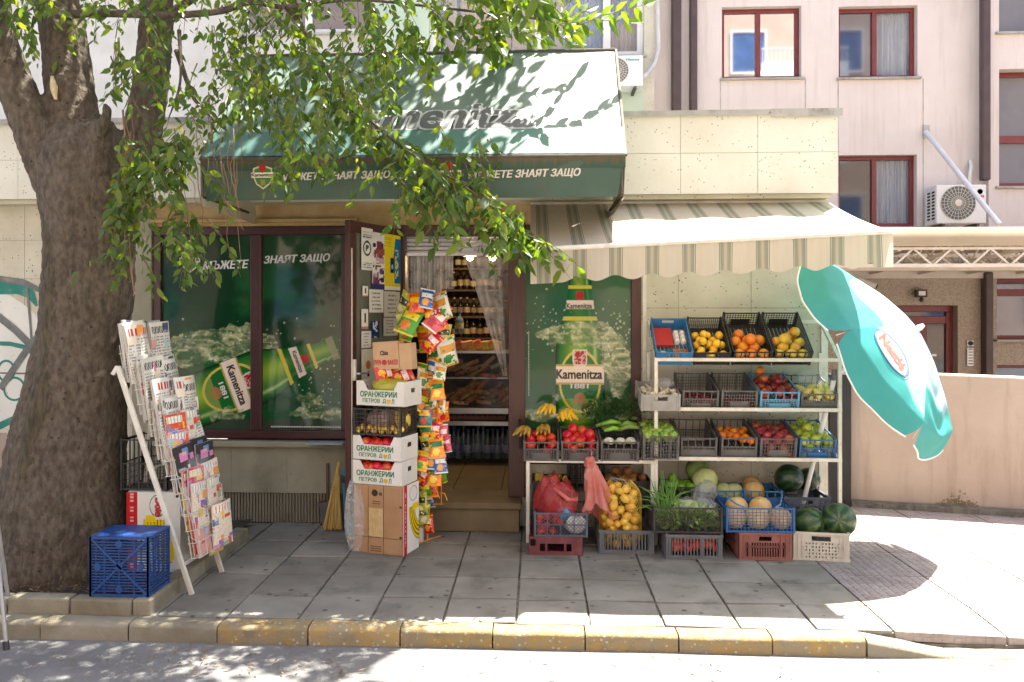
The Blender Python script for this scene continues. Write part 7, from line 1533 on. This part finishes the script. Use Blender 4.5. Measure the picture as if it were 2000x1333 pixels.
for ti, (px, py, kd) in enumerate(tiers):
    tp = P(px, py, YM); upv = Vector((-.16, 0, 1)).normalized(); nv_ = wdir.cross(upv).normalized()
    for side in (0, 1):
        for k in range(4 if kd == 'news' else 3):
            me = rg.choice({'news': NEWS, 'mag': MAGS, 'dark': DARK}[kd]); h = .36 if kd == 'news' else .28
            o = bpy.data.objects.new('newspaper' if kd == 'news' else 'magazine', me); COL.objects.link(o)
            org = tp + wdir*(.215*side + rg.uniform(-.012, .012)) - upv*(h+rg.uniform(-.03, .025)*(1 if k else .2)+.02*side*rg.random()) + nv_*(-.019*k+.006*side+(.02 if kd == 'news' else .008))
            tw = rg.uniform(-.07, .07)+(.06 if kd == 'news' and k == 0 else 0); wd2 = (wdir*math.cos(tw)+upv*math.sin(tw)); o.matrix_world = frame(org, wd2 + nv_*rg.uniform(-.06, .16), upv)
            o.location = org; Mq = frame(org, wd2 + nv_*rg.uniform(-.05, .2), upv + nv_*rg.uniform(-.05, .1)); o.rotation_euler = Mq.to_euler()
            where = '%s pocket of the white rack, %s half' % (names[ti], ('near', 'far')[side])
            tag(o, ('folded newspaper in the ' if kd == 'news' else 'dark-covered magazine in the ' if kd == 'dark' else 'colourful magazine in the ')+where, 'newspaper' if kd == 'news' else 'magazine', 'papers in the magazine rack')
    b0 = tp - upv*.27 + nv_*.035; b0 = b0 - wdir*.01
    for dz in (0, .09): wires.tube([b0+upv*dz-nv_*.07, b0+upv*dz, b0+upv*dz+wdir*.46, b0+upv*dz+wdir*.46-nv_*.07], .0028, 5)
    for k in range(6): q = b0+wdir*(.46*k/5); wires.tube([q-nv_*.06, q, q+upv*.09], .0024, 5)
    wires.tube([b0-nv_*.06, b0+upv*.14-nv_*.06, b0+upv*.09], .0026, 5)
wires.build('wire_pockets', M['rack_white'], rk)
mb = MB(); tp = P(288, 742, YM); upv = Vector((-.16, 0, 1)).normalized(); nv_ = wdir.cross(upv).normalized(); 
text(mb, 'СЕГА', frame(tp+wdir*.26-upv*.085+nv_*.045, wdir, upv), .14, .05, bold=.06); o = mb.build('masthead', M['red_ink'], rk)
mb = MB(); q = P(398, 950, YM+.25); text(mb, 'СПОРТ', frame(q+wdir*.03+nv_*.03, wdir, upv), .12, .04, bold=.06); o = mb.build('masthead', M['ink'], rk)
bag('plastic_sheet', 'clear plastic wrap over the lower magazines of the rack', M['film_clear'], .14, .4, .3, P(385, 985, RA.y+.26), 13, .2, 'plastic sheet')
# blue crate, banana carton and black crate at the foot of the tree
Bz = .088; d_ = Yb_ = None; B0 = G(174, 1165, Bz); B1 = G(294, 1165, Bz); w = B1.x-B0.x
bcx = thing('blue_crate', 'deep blue plastic crate standing on its end against the tree', 'crate', Vector(((B0.x+B1.x)/2, B0.y, Bz))); M['deep_blue'] = mat('deep_blue', (.008, .045, .17), (.012, .06, .21), .4, 9, dirt=((.05, .07, .1), 6, .3)); hB, dB = .335, .27
def ribwall(ww, A, name, xb=True):
    mb = MB(); e = .014; mb.box(0, ww, 0, e, 0, .012, A); mb.box(0, ww, hB-e, hB, 0, .012, A); mb.box(0, e, e, hB-e, 0, .012, A); mb.box(ww-e, ww, e, hB-e, 0, .012, A)
    for k in range(1, 19): v = e+(hB-2*e)*k/19; mb.box(e, ww-e, v-.0035, v+.0035, .003, .008, A)
    for k in (1, 2, 3): mb.box(ww*k/4-.003, ww*k/4+.003, e, hB-e, .001, .009, A)
    if xb:
        for s in (0, 1): mb.bar(A @ Vector((e, e if s else hB-e, .004+.0015*s)), A @ Vector((ww-e, hB-e if s else e, .004+.0015*s)), .012, .012, up=tuple(A.to_3x3() @ Vector((0, 0, 1))))
        for x, z in ((.5, .5), (.5, .12), (.5, .88), (.14, .5), (.86, .5)): mb.lathe([(.0006, 0), (.02, 0), (.02, .009), (.0006, .009)], 14, A @ Matrix.Translation((ww*x, hB*z, -.002)))
    mb.build(name, M['deep_blue'], bcx, wc=False)
ribwall(w, Matrix(((1, 0, 0, -w/2), (0, 0, 1, 0), (0, 1, 0, 0), (0, 0, 0, 1))), 'wall'); ribwall(w, Matrix(((-1, 0, 0, w/2), (0, 0, -1, dB), (0, 1, 0, 0), (0, 0, 0, 1))), 'wall', False)
ribwall(dB, Matrix(((0, 0, 1, -w/2), (-1, 0, 0, dB), (0, 1, 0, 0), (0, 0, 0, 1))) @ Matrix.Translation((.0, 0, .001)), 'wall', False); ribwall(dB, Matrix(((0, 0, -1, w/2), (1, 0, 0, 0), (0, 1, 0, 0), (0, 0, 0, 1))) @ Matrix.Translation((0, 0, .001)), 'wall', False)
mb = MB(); mb.box(-w/2+.013, w/2-.013, .013, dB-.013, hB-.012, hB-.002); mb.build('top', M['deep_blue'], bcx, wc=False, bevel=.003)
C0, C1 = P(247, 1124, 5.12), P(352, 1124, 5.12); cz = .062; Hc = Z_(300, 962, 5.12)-cz; wc_ = C1.x-C0.x
dl = thing('banana_carton', 'white banana carton with red stripe and fruit picture behind the blue crate', 'carton', Vector((C0.x, 5.12, cz))); mb = MB(); mb.box(0, wc_, .002, .3, 0, Hc); mb.build('body', M['carton_white'], dl, wc=False, bevel=.006)
def dole_art(U, V):
    w_, h_ = U.max(), V.max(); u, v = U/w_, V/h_; c = np.zeros(U.shape+(3,)) + np.array(lin(222, 222, 212)); c = lerp(c, lin(186, 30, 36), (u < .2)*1.); c = lerp(c, lin(226, 190, 180), ((np.abs(u-.1) < .035) & (np.sin(v*150) > -.2) & (vnoise(v*30, u*0) > .3))*.8)
    e = ((u-.58)/.15)**2+((v-.83)/.14)**2; c = lerp(c, lin(24, 34, 80), ((e < 1) & (e > .84))*1.)
    for k in range(6):
        x0 = .36+.05*k; r = .44-.045*k; d = np.hypot((u-.92)*1.0, (v-.62)*1.05); m = (np.abs(d-(.56-.062*k)) < .03) & (u < .86) & (v < .66-.0*k) & (v > .12); c = lerp(c, lin(236, 206, 8), m*1.); c = lerp(c, lin(56, 48, 6), ((np.abs(np.abs(d-(.56-.062*k))-.03) < .005) & (u < .86) & (v < .66) & (v > .12))*1.)
    c = lerp(c, lin(236, 206, 8), ((np.abs(u-.45) < .09) & (np.abs(v-.67) < .04))*1.); c = lerp(c, lin(236, 206, 8), ((np.abs(u-.8) < .09) & (np.abs(v-.28) < .12))*1.); c = lerp(c, lin(50, 40, 10), (np.hypot(u-.9, v-.33) < .03)*1.)
    return lerp(c, lin(30, 30, 30), ((np.abs(u-.7) < .006) & (v < .16))*1.)
o = printed('printed_front', Matrix.Translation(dl.location) @ Matrix(((1, 0, 0, 0), (0, 0, 1, .0), (0, 1, 0, 0), (0, 0, 0, 1))), wc_, Hc, 110, 160, dole_art, M['card'], dl)
mb = MB(); text(mb, 'Dole', Matrix(((0, 1, 0, wc_*.54), (0, 0, -1, -.003), (-1, 0, 0, Hc*.93), (0, 0, 0, 1))) @ Matrix.Scale(1, 4), .11, .045, bold=.06); mb.build('lettering', M['red_ink'], dl, wc=False)
crate('black wire-like crate on the white banana carton behind the rack', M['cr_black'], .30, .3, .32, 'big', 'big', None, (P(262, 900, 5.2).x+.08, 5.16, cz+Hc+.003), (0, 0, 0))
stn = thing('folding_stand', 'thin grey metal leg with black rubber foot at the kerb', 'stand', G(12, 1268, -.09)); mb = MB(); f = stn.location; ap = f+Vector((-.16, .1, .95)); mb.tube([f+Vector((0, 0, .03)), ap], .011, 10); mb.tube([ap, f+Vector((-.42, .0, .03))], .011, 10); mb.tube([ap, f+Vector((-.2, .35, .03))], .011, 10); mb.build('leg', M['galv'], stn, smooth=40)
mb = MB(); mb.tube([f+Vector((.004, -.002, -.004)), f+Vector((-.006, .004, .04))], .016, 12); mb.build('rubber_foot', M['black_plastic'], stn, smooth=40)
# ================================================================ parasol
def cv(x, y, z): return RGT*x + Vector((0, 0, y)) + FWD*z
UC = O + _ray(1718, 684)*5.885; ua = cv(.692, .534, -.485).normalized(); e1 = cv(.611, -.791, 0); e1 = (e1-ua*e1.dot(ua)).normalized(); e2 = ua.cross(e1)
if e2.dot(cv(-.38, -.3, -.87)) < 0: e2 = -e2
UR, UH, PH0 = .87, .28, R(2)
um = thing('parasol', 'teal and white parasol tilted beside the fruit stand', 'parasol', G(1552, 1049))
def usurf(r, ph, lift=0):
    k = ((ph-PH0) % R(60))/R(60); s = r/UR; fac = 1-.045*math.sin(math.pi*k)*s; h = UH*(1-s**1.5) - .035*math.sin(math.pi*k)*s*s
    if s > .84: h -= .55*(s-.84)*UR*(.6+.6*math.sin(math.pi*k)); 
    w_ = .007*noise.noise(Vector((math.cos(ph)*5*s, math.sin(ph)*5*s, 4)))*s*2 + (.016*math.sin(s*30+ph*4+2*math.sin(ph*7)) if 0 < ((ph-PH0) % (2*math.pi)) < R(60) else .003*math.sin(s*20))*math.sin(math.pi*k)*s*(s > .35)
    return UC + (e1*math.cos(ph)+e2*math.sin(ph))*r*(fac if s <= .84 else fac*(1-.06*(s-.84)/.16)) + ua*(h+w_+lift)
TEAL, TEALD, WHT = (.06, .36, .33), (.03, .24, .26), (.34, .52, .55)
mb = MB(); na, nr_ = 44, 60
for pn in range(6):
    k0 = len(mb.v)
    for j in range(nr_+1):
        for i in range(na+1):
            s = j/nr_; kk = i/na; tr_ = 1.0
            if s > .84: tr_ = 1 - (.10 if kk in (0, 1) else 0)
            ph = PH0 + R(60)*pn + R(60)*(kk if s <= .84 else .5+(kk-.5)*(1-.32*((s-.84)/.16)**2*(.5)))
            mb.v.append(usurf(UR*max(s, .012), ph))
    for j in range(nr_):
        for i in range(na):
            a = k0+j*(na+1)+i; mb.f.append((a, a+1, a+na+2, a+na+1)); s = (j+.5)/nr_; kk = (i+.5)/na
            bnd = (.60, .72, .54, .54, .6, .6)[pn] + .07*math.sin(kk*5+pn*2) - (.2*kk*kk if pn == 1 else 0)
            mb.c.append(TEAL if s > bnd+.03 else (WHT if s < bnd else TEALD))
M['parasol'] = mat('parasol', (1, 1, 1), (.92, .92, .92), .6, 7, attr=True, trans=.3, spec=.3)
cno = mb.build('canopy', M['parasol'], um, smooth=180); ca_ = cno.data.color_attributes['Col'].data; nv_p = (na+1)*(nr_+1)
for lp_ in cno.data.loops:
    vi = lp_.vertex_index; pn, q_ = vi//nv_p, vi % nv_p; s, kk = (q_//(na+1))/nr_, (q_ % (na+1))/na
    bnd = (.60, .72, .54, .54, .6, .6)[pn] + .07*math.sin(kk*5+pn*2) - (.2*kk*kk if pn == 1 else 0); t_ = min(1, max(0, (s-bnd)/.03)); c_ = [a*(1-t_)+b*t_ for a, b in zip(WHT, TEAL)]; ca_[lp_.index].color = (*c_, 1)
mb = MB()
for pn in range(6):
    ps = [usurf(UR, PH0+R(60)*(pn+.06+.88*i/16)) for i in range(17)]; mb.tube(ps, .006, 5)
mb.build('hem', M['white_plastic'], um)
mb = MB()
for pn in range(6): ph = PH0+R(60)*pn+.001; mb.tube([usurf(UR*s_, ph, -.012) for s_ in (.02, .3, .6, .84, .97)], .004, 5)
mb.build('ribs', M['galv'], um)
phc = PH0+R(99); rc = UR*.60
def onp(x, y, lift):
    rad = Vector((math.cos(phc), math.sin(phc))); tan = Vector((math.sin(phc), -math.cos(phc))); q = rad*(rc-y)+tan*x; return usurf(q.length, math.atan2(q.y, q.x), lift)
def wrap(mb, flat, lift):
    for v in flat.v: mb.v.append(onp(v.x, v.y, lift+v.z))
    mb.f += flat.f; mb.c += flat.c
fl = MB(); text(fl, 'Nestlé', Matrix.Translation((-.125, -.036, 0)), .25, .085, bold=.05); mb = MB(); wrap(mb, fl, .008); mb.build('lettering', mat('logo_red', (.5, .10, .07), (.55, .14, .1), .5), um)
fl = MB(); n = 60
for ra, rb in ((.178, .169), (.162, .157)):
    k0 = len(fl.v)
    for i in range(n): a = 2*math.pi*i/n; fl.v += [Vector((ra*math.cos(a), ra*.56*math.sin(a), 0)), Vector((rb*math.cos(a), rb*.55*math.sin(a), 0))]
    for i in range(n): a, b_ = k0+2*i, k0+2*((i+1) % n); fl.f.append((a, b_, b_+1, a+1)); fl.c.append(None)
mb = MB(); wrap(mb, fl, .008); mb.build('logo_ring', mat('logo_blue', (.08, .10, .42), (.1, .12, .48), .5), um)
fl = MB(); n = 24; k0 = 0
for j in range(9):
    for i in range(n): a = 2*math.pi*i/n; fl.v.append(Vector(((.166*j/8)*math.cos(a), .092*j/8*math.sin(a), 0)))
for j in range(8):
    for i in range(n): a, b_ = j*n+i, j*n+(i+1) % n; fl.f.append((a, b_, b_+n, a+n)); fl.c.append(None)
mb = MB(); wrap(mb, fl, .005); mb.build('logo_ground', mat('logo_white', (.62, .66, .68), (.66, .7, .72), .5), um)
hubp = UC+ua*UH; mb = MB(); mb.tube([hubp-ua*.01, hubp+ua*.02, hubp+ua*.05], [.02, .022, .012], 12); mb.build('finial', M['white_plastic'], um, smooth=50)
J = UC-ua*.35; mb = MB(); mb.tube([hubp, J], .015, 12); mb.tube([J, Vector((um.location.x, um.location.y, .0))], .017, 12); mb.build('pole', M['white_plastic'], um, smooth=40)
mb = MB(); mb.lathe([(.024, -.04), (.026, 0), (.024, .04)], 14, Matrix.Translation(J)); mb.build('tilt_joint', M['cr_grey'], um, smooth=40)
mb = MB(); mb.lathe([(.2, 0), (.2, .05), (.16, .07), (.03, .08), (.03, .2), (.001, .2)], 24, Matrix.Translation(um.location+Vector((0, 0, .002)))); mb.build('base', M['cr_grey'], um, smooth=40)
# ================================================================ air conditioners
def aircon(label, x0, x1, z0, z1, y, dep, fx, fz, fr, extra):
    t = thing('air_conditioner', label, 'air conditioner', Vector(((x0+x1)/2, y+dep, z0))); mb = MB(); mb.box(x0, x1, y, y+dep, z0, z1); mb.build('casing', M['white_plastic'], t, bevel=.015)
    mb = MB(); mb.lathe([(fr, 0), (fr, .004), (.001, .005)], 40, Matrix.Translation((fx, y-.001, fz)) @ Matrix.Rotation(R(90), 4, 'X')); mb.build('fan_opening', M['cr_grey'], t)
    mb = MB(); mb.lathe([(fr*.2, 0), (fr*.2, .012), (.001, .014)], 20, Matrix.Translation((fx, y-.012, fz)) @ Matrix.Rotation(R(90), 4, 'X'))
    for k in range(26): a = 2*math.pi*k/26; mb.bar((fx+fr*.18*math.cos(a), y-.014, fz+fr*.18*math.sin(a)), (fx+fr*math.cos(a+.12), y-.010, fz+fr*math.sin(a+.12)), .005)
    for rr in (.4, .62, .82, 1.0): mb.tube([(fx+fr*rr*math.cos(R(10*i)), y-.012, fz+fr*rr*math.sin(R(10*i))) for i in range(37)], .003, 4, cap=False)
    mb.build('grille', M['white_metal'], t)
    mb = MB()
    for c in range(2):
        for k in range(9): zz_ = z0+(z1-z0)*(.12+.085*k); mb.box(x0-.003, x0-.0005, y+.05+.13*c, y+.13+.13*c, zz_, zz_+(z1-z0)*.05)
    mb.build('side_vents', M['dark'], t); mb = MB(); mb.bar((x0+.1, y+.02, z0-.02), (x0+.1, y+dep+.05, z0-.02), .035); mb.bar((x1-.1, y+.02, z0-.02), (x1-.1, y+dep+.05, z0-.02), .035); mb.build('bracket', M['rust'], t)
    extra(t, y); return t
ya = YP-.5; xx = lambda p: X_(p, ya); zq = lambda p: Z_(1870, p, ya)
def ex1(t, y):
    c = Vector((xx(1914), y-.004, zq(375))); mb = MB(); mb.lathe([(.035, 0), (.022, 0)], 20, Matrix.Translation(c) @ Matrix.Rotation(R(90), 4, 'X')); mb.build('logo', M['blue_ink'], t); mb = MB(); mb.lathe([(.018, 0), (.001, 0)], 16, Matrix.Translation(c+Vector((.01, -.001, -.004))) @ Matrix.Rotation(R(90), 4, 'X')); mb.build('logo', M['red_ink'], t)
    mb = MB(); text(mb, 'GREE', frame(c+Vector((-.045, 0, -.075)), (1, 0, 0), (0, 0, 1)), .1, .028, bold=.04); mb.build('lettering', M['red_ink'], t)
aircon('white air conditioner below the slanted pole on the pink facade', xx(1829), xx(1927), zq(437), zq(361), ya, .34, xx(1871), zq(397), .225, ex1)
mb = MB(); mb.tube([P(1893, 365, YP-.1), P(1894, 345, YP-.1), P(1897, 325, YP-.1), P(1895, 315, YP-.02)], .025, 8); o = mb.build('refrigerant_pipe', M['white_plastic'], smooth=60); tag(o, 'short white pipe rising from the air conditioner on the pink facade', 'pipe')
yb = YU-.42; xx2 = lambda p: X_(p, yb); zq2 = lambda p: Z_(1230, p, yb)
def ex2(t, y): mb = MB(); text(mb, 'Hisense', frame((xx2(1223), y-.003, zq2(119)), (1, 0, 0), (0, 0, 1)), xx2(1248)-xx2(1223), .03, bold=.03); mb.build('lettering', mat('teal_ink', (.05, .3, .3), rough=.5), t)
aircon('white air conditioner above the stone box beside the green awning', xx2(1160), xx2(1256), zq2(168), zq2(108), yb, .34, xx2(1203), zq2(138), .165, ex2)
mb = MB(); mb.tube([P(1283, -60, YU-.05), P(1285, 40, YU-.05), P(1286, 95, YU-.05), P(1280, 122, YU-.07), P(1268, 140, YU-.12), P(1257, 152, YU-.2)], .03, 8); o = mb.build('conduit', mat('conduit', (.5, .49, .47), (.6, .59, .57), .5), smooth=60); tag(o, 'pale curved conduit running down to the upper air conditioner', 'conduit')
# ================================================================ small fittings by the entrance
fl_ = thing('floodlight', 'small black floodlight with sensor above the entrance door', 'light', P(1799, 575, YP-.1)); mb = MB(); p = P(1799, 574, YP-.14); mb.box(p.x-.075, p.x+.075, p.y-.03, p.y+.04, p.z-.05, p.z+.055); mb.box(p.x-.03, p.x+.03, p.y+.04, YP-.042, p.z-.03, p.z+.03); mb.build('housing', M['black_plastic'], fl_, bevel=.008); mb = MB(); mb.box(p.x-.045, p.x+.045, p.y-.034, p.y-.031, p.z-.025, p.z+.035); mb.build('lens', M['white_plastic'], fl_); mb = MB(); mb.lathe(sph(.03, 8), 12, Matrix.Translation(p+Vector((0, -.01, -.085)))); mb.bar(p+Vector((0, 0, -.06)), p+Vector((0, 0, -.04)), .02); mb.bar(p+Vector((-.07, 0, 0)), p+Vector((-.13, 0, -.005)), .015); mb.build('sensor', M['black_plastic'], fl_, smooth=60)
cm = thing('security_camera', 'white security camera bracketed near the canopy beam', 'camera', P(1690, 552, YP-.1)); p = P(1692, 553, YP-.25); mb = MB(); mb.bar(p+Vector((-.12, 0, .05)), p+Vector((.1, -.08, -.05)), .075, .07); mb.build('housing', M['white_plastic'], cm, bevel=.015); mb = MB(); mb.tube([p+Vector((.1, -.08, -.05)), p+Vector((.115, -.086, -.056))], .03, 12); mb.build('lens', M['black_plastic'], cm); mb = MB(); mb.bar(p, p+Vector((-.05, .2, .02)), .03); mb.box(p.x-.1, p.x, YP-.06, YP-.041, p.z-.03, p.z+.07); mb.build('bracket', M['white_plastic'], cm)
ic = thing('intercom', 'silver intercom panel with round lens beside the entrance door', 'intercom', P(1894, 690, YP-.06)); a, b_ = P(1888, 716, YP-.06), P(1901, 665, YP-.06); mb = MB(); mb.box(a.x, b_.x, YP-.075, YP-.042, a.z, b_.z-.1); mb.box(a.x, b_.x, YP-.075, YP-.042, b_.z-.085, b_.z); mb.build('panel', M['metal'], ic, bevel=.006); mb = MB(); mb.lathe([(.032, 0), (.032, .012), (.001, .014)], 16, Matrix.Translation(((a.x+b_.x)/2, YP-.076, b_.z-.042)) @ Matrix.Rotation(R(90), 4, 'X')); mb.build('lens', M['dark'], ic)
mb = MB(); 
for k in range(6): mb.box(a.x+.015, b_.x-.015, YP-.079, YP-.0755, a.z+.03+.04*k, a.z+.045+.04*k)
mb.build('buttons', M['cr_grey'], ic)
# ledge pieces under the awnings: loose cable and bracket
mb = MB(); mb.tube([P(772, 396, YF-.05), P(778, 415, YF-.06), P(776, 440, YF-.04), P(781, 446, YF-.02)], .012, 6); o = mb.build('cable', M['white_metal'], smooth=60); tag(o, 'short pale cable hanging above the open door leaf', 'cable')
